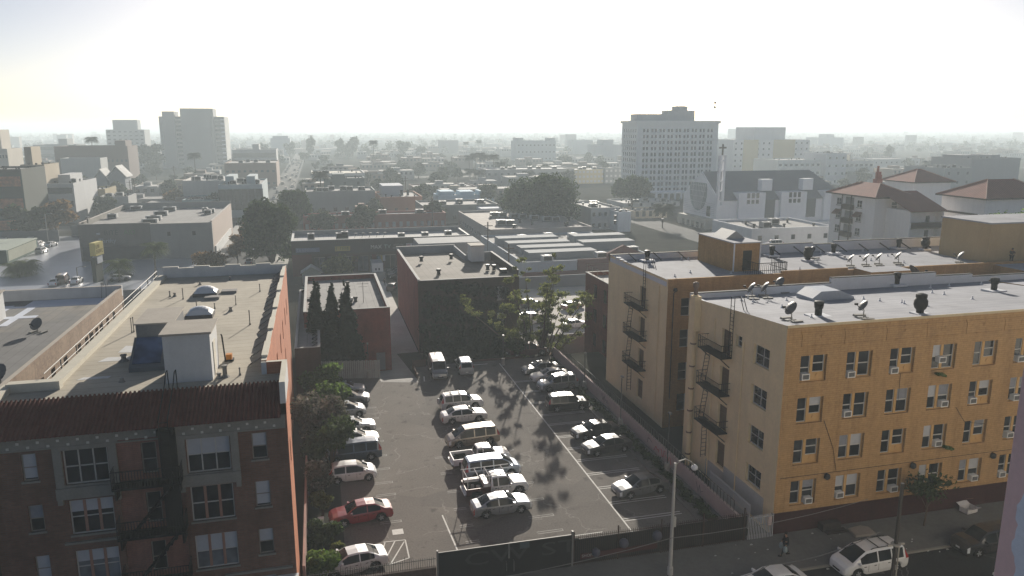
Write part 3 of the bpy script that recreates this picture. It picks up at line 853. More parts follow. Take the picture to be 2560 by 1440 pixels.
# parapets
pp = MB()
pp.box(-3.8, -3.49, 46.31, 79.7, 14.3, 15.3, 0, 1); pp.box(-3.8, -2.31, 46.01, 46.31, 14.3, 15.25, 2, 1); pp.box(-2.6, -2.29, 41.99, 46.01, 14.0, 15.25, 2, 1)
pp.box(-15.1, -3.5, 79.7, 80, 14.3, 15.45, 2, 1)
for q in range(4): pp.box(-15.1 + q * 2.9, -13.7 + q * 2.9, 79.68, 80.02, 15.45, 15.6, 2, 1)
for q in range(5): pp.box(-3.83, -3.46, 47 + q * 6.6, 50.3 + q * 6.6, 15.3, 15.42, 1, 1)
pp.build('parapet', [m_orange, m_cream, m_wht], lb)
cp = MB(); cp.box(-15.5, -14.85, 46.6, 79.9, 14.3, 14.78); cp.box(-17.4, -14.7, 46.0, 46.6, 14.3, 15.0); cp.box(-17.7, -17.2, 43.6, 46.6, 14.2, 14.85)
cp.build('coping', m_cream, lb)
bk = MB()
for y in range(48, 80, 2):
    bk.tube([(-3.8, y, 15.1), (-4.7, y, 14.52)], .05, 4)
bk.build('parapet_braces', m_ste, lb)
# tiled eave
tl = MB(); x = -17.7
tl.face([(-17.7, 41.35, 13.42), (-2.6, 41.35, 13.42), (-2.6, 44.05, 14.62), (-17.7, 44.05, 14.62)])
tl.face([(-17.7, 41.35, 13.42), (-2.6, 41.35, 13.42), (-2.6, 42, 13.3), (-17.7, 42, 13.3)])
while x < -2.65:
    n = 5; rr = .07
    base = len(tl.v)
    for yy, zz in ((41.28, 13.40), (42.2, 13.80), (42.22, 13.83), (43.1, 14.2), (43.12, 14.23), (44.08, 14.65)):
        for k in range(n):
            t = PI * k / (n - 1)
            tl.v.append((x + .1 - rr * math.cos(t), yy, zz + rr * math.sin(t)))
    for i in range(5):
        for k in range(n - 1):
            q = base + i * n + k
            tl.f.append((q, q + 1, q + n + 1, q + n)); tl.m.append(0)
    x += 0.225
tl.build('tiled_eave', m_tile, lb)
fz = MB(); fz.box(-17.3, -11.0, 41.9, 42.0, 12.62, 13.35); fz.box(-8.2, -2.4, 41.9, 42.0, 12.62, 13.35); fz.box(-11.0, -8.2, 41.9, 42.1, 12.75, 13.35)
fz.box(-17.3, -2.4, 41.85, 41.9, 12.60, 12.68)
fz.build('frieze', m_stone, lb)
sq = MB()
for i in range(32):
    xx = -17.1 + i * .47
    if xx > -2.7: break
    z = 13.02 if i % 2 else 12.78
    if i == 0: sq.box(-.065, .065, 0, .035, -.06, .06); q_ = sq.build('frieze_square', mat('pale_tile', (.5, .48, .44), .7, .1)); sqm = q_.data; bpy.data.objects.remove(q_)
    put('frieze_square', sqm, lb, (xx, 41.865, z))
# stone surrounds of the two top bays
for xa, xb in ((-14.15, -11.1), (-8.1, -4.95)):
    s = MB(); s.box(xa, xa + .4, 41.86, 42, 9.9, 12.62); s.box(xb - .4, xb, 41.86, 42, 9.9, 12.62); s.box(xa + .4, xb - .4, 41.86, 42, 12.44, 12.62)
    s.box(xa - .02, xb + .02, 41.75, 42, 9.72, 10.35); s.box(xa, xa + .25, 41.8, 42, 9.4, 9.72); s.box(xb - .25, xb, 41.8, 42, 9.4, 9.72)
    s.build('bay_surround', m_stone, lb)
for xa, xb, z in ((-14.1, -8.7, 7.05), (-6.2, -2.5, 3.95)):
    s = MB(); s.box(xa, xb, 41.85, 42, z, z + .12); s.build('string_course', m_stone, lb)
s = MB(); s.box(-6.2, -2.25, 41.5, 42, 2.5, 3.35); s.box(-6.3, -2.2, 41.4, 42.0, 3.35, 3.5); s.build('white_ledge', m_wht, lb)
rnd = random.Random(3)
for x0, x1, z0, z1, k, r in W:
    c = 42.1 + (.12 if k == 'f' else 0)
    if k == 't':
        f = window(lb, 'y', c, x0, x1, z0, z1, 1, m_frameW, GL if rnd.random() < .5 else GLc, 3, .5, m_blind if (x0 < -10) == (r == 1) or r == 2 else None, rnd.choice((.35, .5, .5)), .06, .07, mull=.14 if r else None)
    elif k == 'c':
        window(lb, 'y', c, x0, x1, z0, z1, 1, m_frameG, GL, 1, .48, m_blind if rnd.random() < .6 else m_curt, rnd.choice((.5, .5, .95)), .06)
    else:
        window(lb, 'y', c, x0, x1, z0, z1, 1, m_frameG, GL, 1, .45, None, 0, .06)
    if k != 'f':
        s = MB(); s.box(x0 - .08, x1 + .08, 41.9, 42.1, z0 - .1, z0); s.build('window_sill', m_stone, lb)
for h in sh: window(lb, 'x', -3.68, h[0], h[1], h[2], h[3], -1, m_frameG, GL)
window(lb, 'x', -2.48, 43.4, 44.2, 9.6, 11.2, -1, m_frameG, GL)
# fire escape down the middle
for r, z in enumerate((10.35, 7.45, 4.5)):
    fe = MB(); fe.box(-11.3, -7.9, 41.0, 41.98, z - .12, z)
    for i in range(2): fe.box(-11.2 + i * 3.1, -11.1 + i * 3.1, 41.1, 42, z - .7, z - .12)
    fo = fe.build('fire_escape', m_iron, lb)
    ra = MB()
    for q in (.35, .95): ra.tube([(-11.3, 41.95, z + q), (-11.3, 41.02, z + q), (-7.9, 41.02, z + q), (-7.9, 41.95, z + q)], .025, 4)
    for i in range(24): ra.box(-11.3 + i * .147, -11.275 + i * .147, 41.0, 41.03, z, z + .95)
    for i in range(6): ra.box(-11.31, -11.29, 41.1 + i * .16, 41.12 + i * .16, z, z + .95); ra.box(-7.91, -7.89, 41.1 + i * .16, 41.12 + i * .16, z, z + .95)
    ra.build('railing', m_iron, fo)
    if r:
        st = MB()
        for sx in (-.3, .3): st.tube([(-10.6, 41.5 + sx, z + .02), (-8.3, 41.5 + sx, z + 2.75)], .035, 4)
        for i in range(10): st.box(-10.6 + i * .25, -10.4 + i * .25, 41.2, 41.8, z + .12 + i * .29, z + .15 + i * .29)
        st.build('stair', m_iron, fo)
ld = MB()
for sx in (-8.75, -8.3):
    ld.tube([(sx, 41.7, 10.4), (sx, 41.15, 11), (sx, 41.15, 13.9), (sx, 43.6, 15.1), (sx, 44.2, 15.6), (sx, 44.6, 15.6), (sx, 44.7, 14.5)], .03, 4)
for i in range(12): ld.box(-8.75, -8.3, 41.13, 41.17, 10.9 + i * .26, 10.93 + i * .26)
ld.build('roof_ladder', m_iron, lb)
dp = MB(); dp.box(-8.95, -8.1, 41.7, 41.86, 7.5, 13.2); dp.box(-8.95, -8.15, 41.3, 41.9, 13.0, 13.3); dp.build('service_chase', mat('dark_chase', (.02, .02, .02), .9), lb)
# rooftop stair house and skylights
ph = MB(); ph.box(-9.05, -6.5, 45.6, 48.7, 14.5, 17.35); pho = ph.build('stair_house', m_wht, lb)
t = MB(); t.box(-9.2, -6.38, 45.45, 48.8, 17.35, 17.47); t.build('stair_house_roof', mat('sheet_roof', (.32, .29, .25), .9, .2, .8), pho)
d = MB(); d.box(-6.5, -6.46, 46.5, 47.4, 14.55, 16.6); d.build('stair_door', mat('pale_door', (.55, .52, .45), .6), pho)
ph = MB(); ph.extr([(50.6, 14.5), (54.8, 14.5), (54.8, 16.75), (50.6, 16.9)], 'x', -11.5, -9.35); ph.extr([(48.35, 14.5), (50.6, 14.5), (50.6, 16.1), (48.35, 14.75)], 'x', -11.62, -9.3); pho = ph.build('light_shaft', mat('shaft_felt', (.15, .155, .16), .9, .2), lb)
t = MB(); t.box(-11.6, -9.25, 50.5, 54.9, 16.9, 16.98); t.build('shaft_roof', MATS['sheet_roof'], pho)
gl = MB(); gl.extr([(48.6, 14.93), (50.5, 16.06), (50.48, 16.1), (48.58, 14.97)], 'x', -11.45, -9.85); gl.build('sloped_glass', glass('skylight_glass', (.05, .075, .13), .12, .8), pho)
for x, y, s in ((-10.03, 70.6, 1.0), (-9.41, 62.3, 1.0)):
    k = MB(); k.box(x - s, x + s, y - s * .9, y + s * .9, 14.5, 14.78); ko = k.build('skylight', mat('skylight_curb', (.12, .115, .11), .8), lb)
    dm = MB(); n = 8
    for i in range(n):
        for j in range(n):
            def zz(u, v): return 14.79 + .55 * (max(0, (1 - u * u) * (1 - v * v))) ** .55
            q = [(-1 + 2 * (i + a) / n, -1 + 2 * (j + c) / n) for a, c in ((0, 0), (1, 0), (1, 1), (0, 1))]
            dm.face([(x + u * s * .95, y + v * s * .85, zz(u, v)) for u, v in q])
    dm.build('dome', mat('acrylic_dome', (.52, .54, .56), .2, .06, 2, spec=.8), ko, True, 0, 80)
for x, y, a, c in ((-8.15, 71.2, .65, .5), (-9.31, 68.8, .6, .45)):
    k = MB(); k.box(x - a, x + a, y - c, y + c, 14.5, 14.72); k.build('roof_hatch', mat('grey_hatch', (.2, .19, .18), .8), lb)
for u, v, hh, rr in ((458, 748, 1.1, .05), (425, 742, .55, .07), (437, 741, .3, .12), (492, 771, .8, .05), (537, 772, .5, .05), (577, 778, .35, .14), (625, 812, 1.3, .05), (650, 729, .8, .05), (330, 832, 1.3, .04), (335, 830, 1.3, .04), (563, 942, .8, .17), (548, 945, .3, .14), (600, 938, .5, .05), (310, 903, .45, .2), (530, 835, .5, .06), (590, 762, .9, .04), (690, 705, .35, .12), (575, 700, .3, .1), (500, 712, .3, .1), (305, 955, .2, .12)):
    x, y = PZ(u, v, 14.5); hh *= .8; rr *= .75
    k = MB(); k.lathe([(rr, 0), (rr, hh), (rr * 1.35, hh), (rr * 1.35, hh + .08), (.01, hh + .1)], (x, y, 14.5), 8); k.lathe([(rr * 2.2, 0), (rr * 1.1, .15)], (x, y, 14.5), 8)
    k.build('vent_pipe', m_ste if rr < .15 else MATS['grey_hatch'], lb)
for u, v, a, c in ((300, 897, 1.2, .5), (235, 945, .9, .25), (320, 873, .45, .9)):
    x, y = PZ(u, v, 14.5); k = MB(); k.prism([(x - a, y - c * .8), (x + a * .9, y - c), (x + a, y + c * .7), (x - a * .7, y + c)], 14.5, 14.508); k.build('white_roof_patch', m_wht, lb)
pm = thing('roof_pump', 'small orange and black pump beside the white stair house on the tan roof', 'pump', (-6.0, 49.4, 14.5))
k = MB(); k.box(-6.25, -5.7, 49.2, 49.7, 14.5, 14.62, 1); k.box(-6.15, -5.8, 49.25, 49.65, 14.62, 14.95, 0); k.tube([(-6.2, 49.3, 14.6), (-6.3, 49.3, 16.2), (-6.35, 49.3, 16.3)], .05, 5, 1); k.build('pump_body', [mat('orange_housing', (.5, .2, .04), .5), BLACK], pm)
rl = MB()
for i in range(10): rl.tube([(-15.75, 50 + i * 3.2, 13.6), (-15.75, 50 + i * 3.2, 15.2)], .04, 5)
rl.tube([(-15.75, 47, 15.2), (-15.75, 80, 15.2)], .03, 5); rl.tube([(-15.75, 47, 14.75), (-15.75, 80, 14.75)], .03, 5)
rl.build('roof_railing', m_ste, lb)

# ---------------------------------------------------------------- weathered neighbour at the far left
m_wbrick = brick('weathered_tan_brick', (0.27, 0.185, 0.13), (0.20, 0.135, 0.10), (0.24, 0.20, 0.16), 0.45, 0.13, (0.34, 0.26, 0.19), 0.7)
m_wroof = roofmat('weathered_grey_roof', (0.17, 0.165, 0.16), (0.30, 0.26, 0.20), 1.0, 0, 0.45)
wb = thing('weathered_brick_building', 'tan weathered brick building with a patched grey roof at the far left', 'building', (-40, 60, 0))
b = MB(); hs = []
for y in (69.5, 72.5, 76, 80.4, 82.9, 84.8, 86.7, 88.4, 91.2, 94): hs.append((y - .55, y + .55, 6.6, 8.2))
for y in (72, 77, 82, 87, 92): hs.append((y - .55, y + .55, 3.3, 5))
wall(b, 'x', -23.5, 46, 99, -4, 10.1, hs, .35, -1)
b.face([(-70, 46, -4), (-23.5, 46, -4), (-23.5, 46, 9.6), (-70, 46, 9.6)]); b.face([(-70, 99, -4), (-23.5, 99, -4), (-23.5, 99, 10.3), (-70, 99, 10.3)])
b.build('wall', m_wbrick, wb)
r = MB(); r.box(-70, -23.9, 46, 98.6, 8.8, 9.1); r.build('flat_roof', m_wroof, wb)
r = MB(); r.box(-23.9, -23.49, 45.99, 98.6, 9.1, 10.12, 0, 1); r.box(-70, -23.49, 98.6, 99.02, 9.1, 10.4, 2, 1)
r.build('parapet', [m_wbrick, mat('stone_coping', (.36, .32, .27), .9), m_wht], wb)
for h in hs: window(wb, 'x', -23.75, h[0], h[1], h[2], h[3], -1, m_frameG, GL)
for i, (a, c, e, f) in enumerate(((-33, -24.2, 94.5, 98.4), (-37.5, -36.3, 82, 98), (-35.2, -34.2, 84.5, 96), (-32.4, -31.6, 86, 97), (-39, -30, 89.2, 90.3), (-39, -31, 94.5, 95.4))):
    k = MB(); k.box(a, c, e, f, 9.1, 9.112 + .003 * i); k.build('white_roof_patch', mat('blueish_white_coating', (.5, .53, .6), .8, .12, .7), wb)
k = MB(); k.box(-44, -33.0, 84, 90, 9.1, 12.0, 0); k.box(-44.2, -32.8, 83.8, 90.2, 12, 12.15, 1); k.box(-33, -32.95, 84.8, 85.7, 9.1, 11.3, 2); k.build('stair_house', [m_wht, MATS['sheet_roof'], BLACK], wb)
k = MB()
for x in (-25.6, -25.1): k.tube([(x, 99.1, 2), (x, 99.1, 10.6), (x, 98.4, 10.9), (x, 97.9, 9.1)], .04, 5)
k.build('roof_ladder', m_ste, wb)

def dish(loc, az, r, label, group=None, ballast=True):
    """offset satellite dish on a mast: reflector, feed arm with its receiver, mast, ballast frame"""
    t = thing('satellite_dish', label, 'satellite dish', loc, group, az, True)
    d = MB(); rows = 5; n = 14
    el = R(35)
    def pt(q, a):
        u, v = q * math.cos(a) * r, q * math.sin(a) * r * 1.08; w = .3 * r * (q * q - 1)
        return (u, -(w) * math.cos(el) - v * math.sin(el) + .12, .95 + v * math.cos(el) - w * math.sin(el))
    for i in range(rows):
        for j in range(n):
            q0, q1 = i / rows, (i + 1) / rows; a0, a1 = 2 * PI * j / n, 2 * PI * (j + 1) / n
            d.face([pt(q0, a0), pt(q1, a0), pt(q1, a1), pt(q0, a1)] if i else [pt(0, 0), pt(q1, a0), pt(q1, a1)])
    d.build('reflector', mat('dish_grey', (.10, .10, .105), .5, .15), t, True, 0, 60)
    a = MB(); a.tube([(0, .1, .95 - r * .9), (0, .1 + r * 1.25, .95 + r * .25)], .025, 5); a.box(-.06, .06, r * 1.2, r * 1.2 + .22, .9 + r * .2, 1.04 + r * .2); a.build('feed_arm', BLACK, t)
    k = MB(); k.tube([(0, 0, 0), (0, 0, .55), (0, .08, .85)], .04, 6)
    if ballast:
        k.box(-.75, .75, -.4, -.3, 0, .05); k.box(-.75, .75, .3, .4, 0, .05); k.box(-.05, .05, -.4, .4, .05, .09)
        for x in (-.6, .55): k.box(x - .15, x + .15, -.42, .42, .05, .16)
    k.build('mast', m_ste, t)
    return t
x, y = PZ(95, 832, 9.1); dish((x, y, 9.1), R(160), .62, 'dark satellite dish standing on the patched grey roof of the weathered tan building')
x, y = PZ(2, 960, 9.1); dish((x, y, 9.1), R(150), .75, 'satellite dish cut by the left edge of the photo above the weathered brick wall')
# ---------------------------------------------------------------- yellow apartment building (right foreground), two wings
m_yel = brick('ochre_painted_brick', (0.37, 0.225, 0.098), (0.335, 0.205, 0.09), (0.27, 0.165, 0.075), 0.6, 0.16, (0.36, 0.22, 0.10), 0.25)
m_bei = mat('beige_painted_wall', (0.72, 0.58, 0.36), 0.9, 0.13, 0.5, streak=0.35, dirt=(.42, .34, .23))
m_band = brick('dark_red_base', (0.045, 0.014, 0.014), (0.038, 0.013, 0.013), (0.03, 0.012, 0.012), .6, .2)
m_wroofb = roofmat('white_coated_roof', (0.30, 0.303, 0.325), (0.36, 0.363, 0.385), 0.95, 1, 0.5, (0.19, 0.185, 0.18))
m_yfr = mat('ochre_window_frame', (0.44, 0.27, 0.11), 0.7, 0.12, 3)
m_wcoat = mat('white_parapet_coat', (0.58, 0.59, 0.62), 0.85, 0.1, 0.6, streak=.25)
m_tar = mat('tar_edge', (.03, .03, .03), .8)
m_board = mat('ochre_board', (.42, .25, .09), .8, .1, 2)
ya = thing('yellow_apartment_building', 'ochre painted brick apartment block with white flat roofs, two long wings and window air conditioners', 'building', (31, 44, 0))
XR = 84.0
b = MB(); WY = []
colx = (31.95, 35.68, 39.30, 42.95, 46.65, 50.40, 54.1, 57.8)
rows = (13.50, 10.40, 7.25, 4.10)
for r, zt in enumerate(rows):
    for c, x in enumerate(colx): WY.append((x, x + 2.1, zt - 1.93, zt, r, c))
wall(b, 'y', 44.1, 30.7, 62, 1.75, 15.75, [q[:4] for q in WY], .32, 1, 0, 0)
# left flank of the near wing
SD = []
for r, zt in enumerate((13.45, 10.35, 7.2, 4.05)):
    SD += [(45.95, 48.0, zt - 1.52, zt, 'a'), (51.2, 52.6, zt - 2.15, zt, 'd')]
    if r == 0: SD.append((49.65, 50.5, zt - .9, zt, 's'))
def flank(mb, x, y0, y1, zf, zb, holes, m):
    wall(mb, 'x', x, y0, y1, 0, zb, holes, .3, 1, m, m)
    mb.face([(x, y0, zb), (x, y1, zb), (x, y0, zf)], m)
flank(b, 30.7, 44.1, 58.3, 15.75, 14.75, [q[:4] for q in SD], 1)
wall(b, 'y', 58.3, 30.7, XR, 0, 14.75, [], .3, -1, 0)
# rear wing
RW = []
for zt in (13.05, 9.9, 6.6, 3.4):
    for x in (33.25, 37.0, 61.5, 65): RW.append((x, x + 1.9, zt - 1.8, zt))
wall(b, 'y', 64.8, 31.8, XR, 0, 14.95, RW, .3, 1, 0)
b.box(31.82, XR, 64.77, 65.05, 14.35, 14.96); b.box(44.0, 51.5, 64.75, 65.03, 14.96, 15.2); b.box(52.2, 57.2, 62.2, 64.79, 0, 15.15)
RS = [(69.7, 71.2, zt - 2.1, zt) for zt in (13.1, 9.9, 6.5, 3.2)]
wall(b, 'x', 31.8, 64.8, 80, -4, 14.9, RS, .3, 1, 1)
b.face([(31.8, 80, -4), (XR, 80, -4), (XR, 80, 15.0), (31.8, 80, 15.0)], 1)
b.box(69.6, XR, 58.32, 64.78, 0, 14.7)
b.face([(62, 44.1, 0), (62, 58.3, 0), (62, 58.3, 14.7), (62, 44.1, 15.7)], 0)
b.build('wall', [m_yel, m_bei], ya)
bd = MB(); bd.box(30.68, 62, 44.06, 44.3, 0, 1.75); bd.build('painted_base', m_band, ya)
rf = MB()
rf.face([(30.7, 44.1, 15.72), (62, 44.1, 15.72), (62, 58.0, 14.62), (30.7, 58.0, 14.62)]); rf.face([(62, 44.1, 15.72), (XR, 44.1, 15.72), (XR, 58.0, 14.62), (62, 58.0, 14.62)])
rf.face([(31.8, 65.05, 14.4), (XR, 65.05, 14.4), (XR, 79.6, 14.3), (31.8, 79.6, 14.3)])
rf.face([(52.2, 62.2, 15.16), (57.2, 62.2, 15.16), (57.2, 64.79, 15.16), (52.2, 64.79, 15.16)]); rf.face([(69.6, 58.32, 14.71), (XR, 58.32, 14.71), (XR, 64.78, 14.71), (69.6, 64.78, 14.71)]); rf.build('flat_roof', m_wroofb, ya)
pr = MB()
for x0, x1, z in ((30.7, 36.5, 15.05), (36.5, 44.5, 15.3), (44.5, 55.8, 15.75), (55.8, 60, 15.4), (60, XR, 15.15)):
    pr.box(x0, x1, 58.0, 58.3, 14.5, z, 0); pr.box(x0, x1, 57.97, 58.33, z, z + .07, 1)
for x0, x1, z in ((31.8, 43.5, 14.9), (43.5, 51, 15.0), (51, 58, 15.35), (58, 61, 15.15), (61, 79.5, 15.4), (79.5, XR, 15.2)):
    pr.box(x0, x1, 79.6, 79.98, 14.2, z, 0); pr.box(x0, x1, 79.57, 80.02, z, z + .07, 1)
pr.box(31.78, 32.0, 65.1, 79.6, 14.2, 14.65, 0); pr.box(30.72, 30.95, 44.2, 58, 14.5, 14.9, 0)
for i in range(4): pr.box(31.77, 32.3, 77.5 - i * .8, 78.0 - i * .8, 14.6, 14.95 - i * .08, 0)
pr.build('parapet', [m_wcoat, m_tar], ya)
cx = MB()
cx.box(30.66, 62, 44.02, 44.1, 15.6, 15.78); cx.build('roof_edge', mat('pale_drip_edge', (.45, .37, .24), .8), ya)
bk = MB()
for i in range(16):
    x = 34 + i * 3.05; bk.tube([(x, 79.55, 15.0), (x + .35, 78.2, 14.35)], .07, 4)
bk.build('parapet_braces', m_tar, ya)
for pts in (((34.2, 8.6), (35.2, 6.3), (35.6, 4.6)), ((40.3, 11.6), (40.35, 8.9)), ((45.6, 8.5), (46.6, 7.2), (48.5, 6.9)), ((31, 4.45), (48, 4.5), (61, 4.4))):
    cb = MB(); cb.tube([(x, 44.05, z) for x, z in pts], .018, 4); cb.build('facade_cable', m_tar, ya)
# relief panels of raised brick under the roof of the front
rp = MB()
for i in range(9):
    x = 31.9 + i * 3.45 / 1.0
    if x > 60: break
    for a, c, z0, z1 in ((x, x + 3.2, 15.15, 15.2), (x, x + 3.2, 14.15, 14.2)): rp.box(a, c, 44.06, 44.1, z0, z1)
    rp.box(x, x + .05, 44.06, 44.1, 14.2, 15.15)
    rp.box(x + 1.5, x + 1.7, 44.055, 44.1, 14.75, 14.95); rp.box(x - .1, x + .12, 44.055, 44.1, 15.1, 15.3); rp.box(x + .9, x + 1.05, 44.055, 44.1, 14.12, 14.26)
rp.build('brick_relief', m_yel, ya)
rnd = random.Random(11)
rowN = ('top row', 'second row', 'third row', 'lowest row'); colN = ('nearest the corner', 'second from the corner', 'third from the corner', 'fourth from the corner', 'fifth from the corner', 'sixth from the corner', 'seventh', 'eighth')
AC = {(0, 0): 0, (0, 1): 0, (0, 2): 0, (0, 3): .4, (0, 5): .2, (1, 1): 0, (1, 3): 1, (1, 4): 0, (1, 5): .3, (2, 3): .9, (2, 5): .2, (3, 0): 1, (3, 1): 0, (3, 2): 1, (3, 4): 1, (3, 5): 0}
m_acw = mat('air_conditioner_case', (.62, .61, .59), .6, .1)
m_acg = mat('air_conditioner_grille', (.10, .10, .10), .7, .2, 6)
for x0, x1, z0, z1, r, c in WY:
    if c > 5: 
        window(ya, 'y', 44.4, x0, x1, z0, z1, 1, m_yfr, GL, 2); continue
    wf = x0 + .98
    zt = rnd.choice((0, 0, .55, .62))
    # left sash and right sash between an ochre post, the right one often boarded at the bottom
    f = MB()
    f.box(wf - .09, wf + .13, 44.30, 44.42, z0, z1); f.box(x1 - .06, x1, 44.32, 44.42, z0, z1)
    f.box(x0, x1, 44.33, 44.42, z1 - .07, z1); f.box(x0, x1, 44.28, 44.42, z0, z0 + .06)
    bo = (r, c) in ((0, 0), (0, 2), (0, 4), (1, 0), (1, 4), (2, 0), (2, 2), (2, 4))
    if bo: f.box(wf + .13, x1 - .06, 44.34, 44.4, z0 + .06, z0 + .62); f.tube([(wf + .6, 44.36, z0 + .35), (wf + .6, 44.3, z0 + .35)], .17, 10)
    fo = f.build('window', m_yfr, ya)
    for a, e, lo in ((x0, wf - .09, z0 + .06), (wf + .13, x1 - .06, z0 + (.62 if bo else .06))):
        s = MB(); s.box(a, a + .05, 44.36, 44.41, lo, z1 - .07); s.box(e - .05, e, 44.36, 44.41, lo, z1 - .07)
        zm = lo + (z1 - lo) * .5; s.box(a + .05, e - .05, 44.35, 44.41, zm - .035, zm + .035); s.box(a + .05, e - .05, 44.36, 44.41, lo, lo + .05)
        s.build('sash', m_frameW, fo)
        p = MB(); p.face([(a, 44.4, lo), (e, 44.4, lo), (e, 44.4, z1), (a, 44.4, z1)]); p.build('pane', GL, fo)
        if rnd.random() < .36:
            q = MB(); bf = rnd.choice((.5, .5, .35, .45)); q.face([(a + .05, 44.385, z1 - .07 - (z1 - lo) * bf), (e - .05, 44.385, z1 - .07 - (z1 - lo) * bf), (e - .05, 44.385, z1 - .07), (a + .05, 44.385, z1 - .07)]); q.build('blind', m_blind if rnd.random() < .6 else m_curt, fo)
    if (r, c) in AC and c < 6:
        ax_ = x0 + .12 + AC[(r, c)] * 1.1; az_ = z0 + .06 + rnd.choice((0, .12, .5 if c in (3, 5) else .1))
        t = thing('window_air_conditioner', 'white air conditioner in the %s of yellow wall windows, %s' % (rowN[r], colN[c]), 'air conditioner', (ax_, 44.1, az_), 'air conditioners in the yellow wall windows')
        k = MB(); k.box(ax_, ax_ + .62, 43.98, 44.5, az_, az_ + .46); k.build('case', m_acw, t)
        k = MB(); k.box(ax_ + .07, ax_ + .55, 43.965, 43.98, az_ + .07, az_ + .39); k.build('grille', m_acg, t)
for q in SD:
    if q[4] == 'd': window(ya, 'x', 30.92, q[0], q[1], q[2], q[3], 1, mat('brown_door_frame', (.16, .11, .07), .8), mat('brown_door_panel', (.13, .09, .06), .7, .15, 2) , 1, .62, name='fire_door')
    else: window(ya, 'x', 30.92, q[0], q[1], q[2], q[3], 1, m_frameW, GL, 2 if q[4] == 'a' else 1)
for q in RW: window(ya, 'y', 65.0, q[0], q[1], q[2], q[3], 1, m_frameW, GL, 2)
for q in RS: window(ya, 'x', 32.0, q[0], q[1], q[2], q[3], 1, MATS['brown_door_frame'], MATS['brown_door_panel'], 1, .62, name='fire_door')
k = MB()
for a, c, z in ((45.4, 51.1, 0), (50.9, 54.0, 0)): k.box(30.66, 30.7, a, c, .3, 2.3 - (a > 50) * .6)
k.build('pale_paint_patch', mat('pale_overpaint', (.40, .39, .37), .9, .15, .7), ya)

def escape(x, yc, zs, ya0, yb0):
    for i, z in enumerate(zs):
        f = MB(); f.box(x - 1.0, x - .02, ya0, yb0, z - .1, z)
        for y in (ya0 + .3, yb0 - .3): f.tube([(x - .9, y, z - .1), (x - .03, y, z - .9)], .04, 4)
        fo = f.build('fire_escape', m_iron, ya)
        r = MB()
        for q in (.5, 1.0): r.tube([(x - .03, ya0, z + q), (x - 1, ya0, z + q), (x - 1, yb0, z + q), (x - .03, yb0, z + q)], .028, 4)
        n = int((yb0 - ya0) / .17)
        for j in range(n + 1): r.box(x - 1.01, x - .985, ya0 + j * .17, ya0 + j * .17 + .022, z, z + 1.0)
        for j in range(5): r.box(x - 1 + j * .2, x - .98 + j * .2, ya0, ya0 + .022, z, z + 1); r.box(x - 1 + j * .2, x - .98 + j * .2, yb0 - .022, yb0, z, z + 1)
        r.build('railing', m_iron, fo)
        if i < len(zs) - 1 or True:
            l = MB(); z2 = zs[i + 1] if i < len(zs) - 1 else max(z - 3.1, .6)
            for d in (-.22, .22): l.tube([(x - .55 + d, yb0 - 1.0, z), (x - .55 + d, yb0 - (.3 if i < len(zs) - 1 else 1.0), z2)], .035, 4)
            for j in range(9):
                t = (j + .5) / 9; yy = yb0 - 1 + (.7 if i < len(zs) - 1 else 0) * t; l.box(x - .77, x - .33, yy - .02, yy + .02, z + (z2 - z) * t, z + (z2 - z) * t + .035)
            l.build('ladder', m_iron, fo)
escape(30.7, 52, (11.45, 8.35, 5.2), 50.9, 54.6)
escape(31.8, 71, (11.0, 7.8, 4.6), 69.0, 73.0)
for x, y, z0, zt in ((30.7, 50.6, 11.5, 15.0), (31.8, 69.4, 11.0, 14.9)):
    l = MB()
    for d in (0, .5): l.tube([(x - .25, y + d, z0), (x - .25, y + d, zt + 1.3), (x + .5, y + d, zt + 1.3), (x + .9, y + d, zt + .1)], .035, 4)
    for j in range(14): l.box(x - .27, x - .23, y, y + .5, z0 + .2 + j * .3, z0 + .23 + j * .3)
    l.build('roof_ladder', m_iron, ya)
k = MB(); k.tube([(30.35, 56.6, 0), (30.35, 56.6, 15.3)], .22, 10, 0); k.tube([(30.35, 56.6, 13.5), (30.35, 56.6, 15.9)], .17, 10, 1); k.lathe([(.18, 0), (.26, .06), (.26, .4), (.1, .5)], (30.35, 56.6, 15.9), 10, 1)
for z in range(1, 15, 2): k.lathe([(.25, 0), (.25, .12)], (30.35, 56.6, z), 10, 1)
k.box(30.1, 30.7, 56.2, 57, 12.2, 15.2, 0)
k.build('flue_pipe', [m_bei, mat('rusty_flue', (.17, .12, .09), .7, .3, 3)], ya)
for y0, h in ((53.7, 14), (49.3, 13.2), (66.5, 14)):
    k = MB(); xx = 30.62 if y0 < 60 else 31.72; k.tube([(xx, y0, .3), (xx, y0, h)], .05, 5); k.build('downpipe', m_bei, ya)
k = MB(); k.tube([(32.4, 64.7, 3), (32.4, 64.7, 13.6), (32.4, 64.3, 13.9)], .05, 5); k.lathe([(.05, 0), (.22, .1), (.16, .35)], (32.4, 64.4, 13.8), 8); k.build('vent_stack', m_tar, ya)
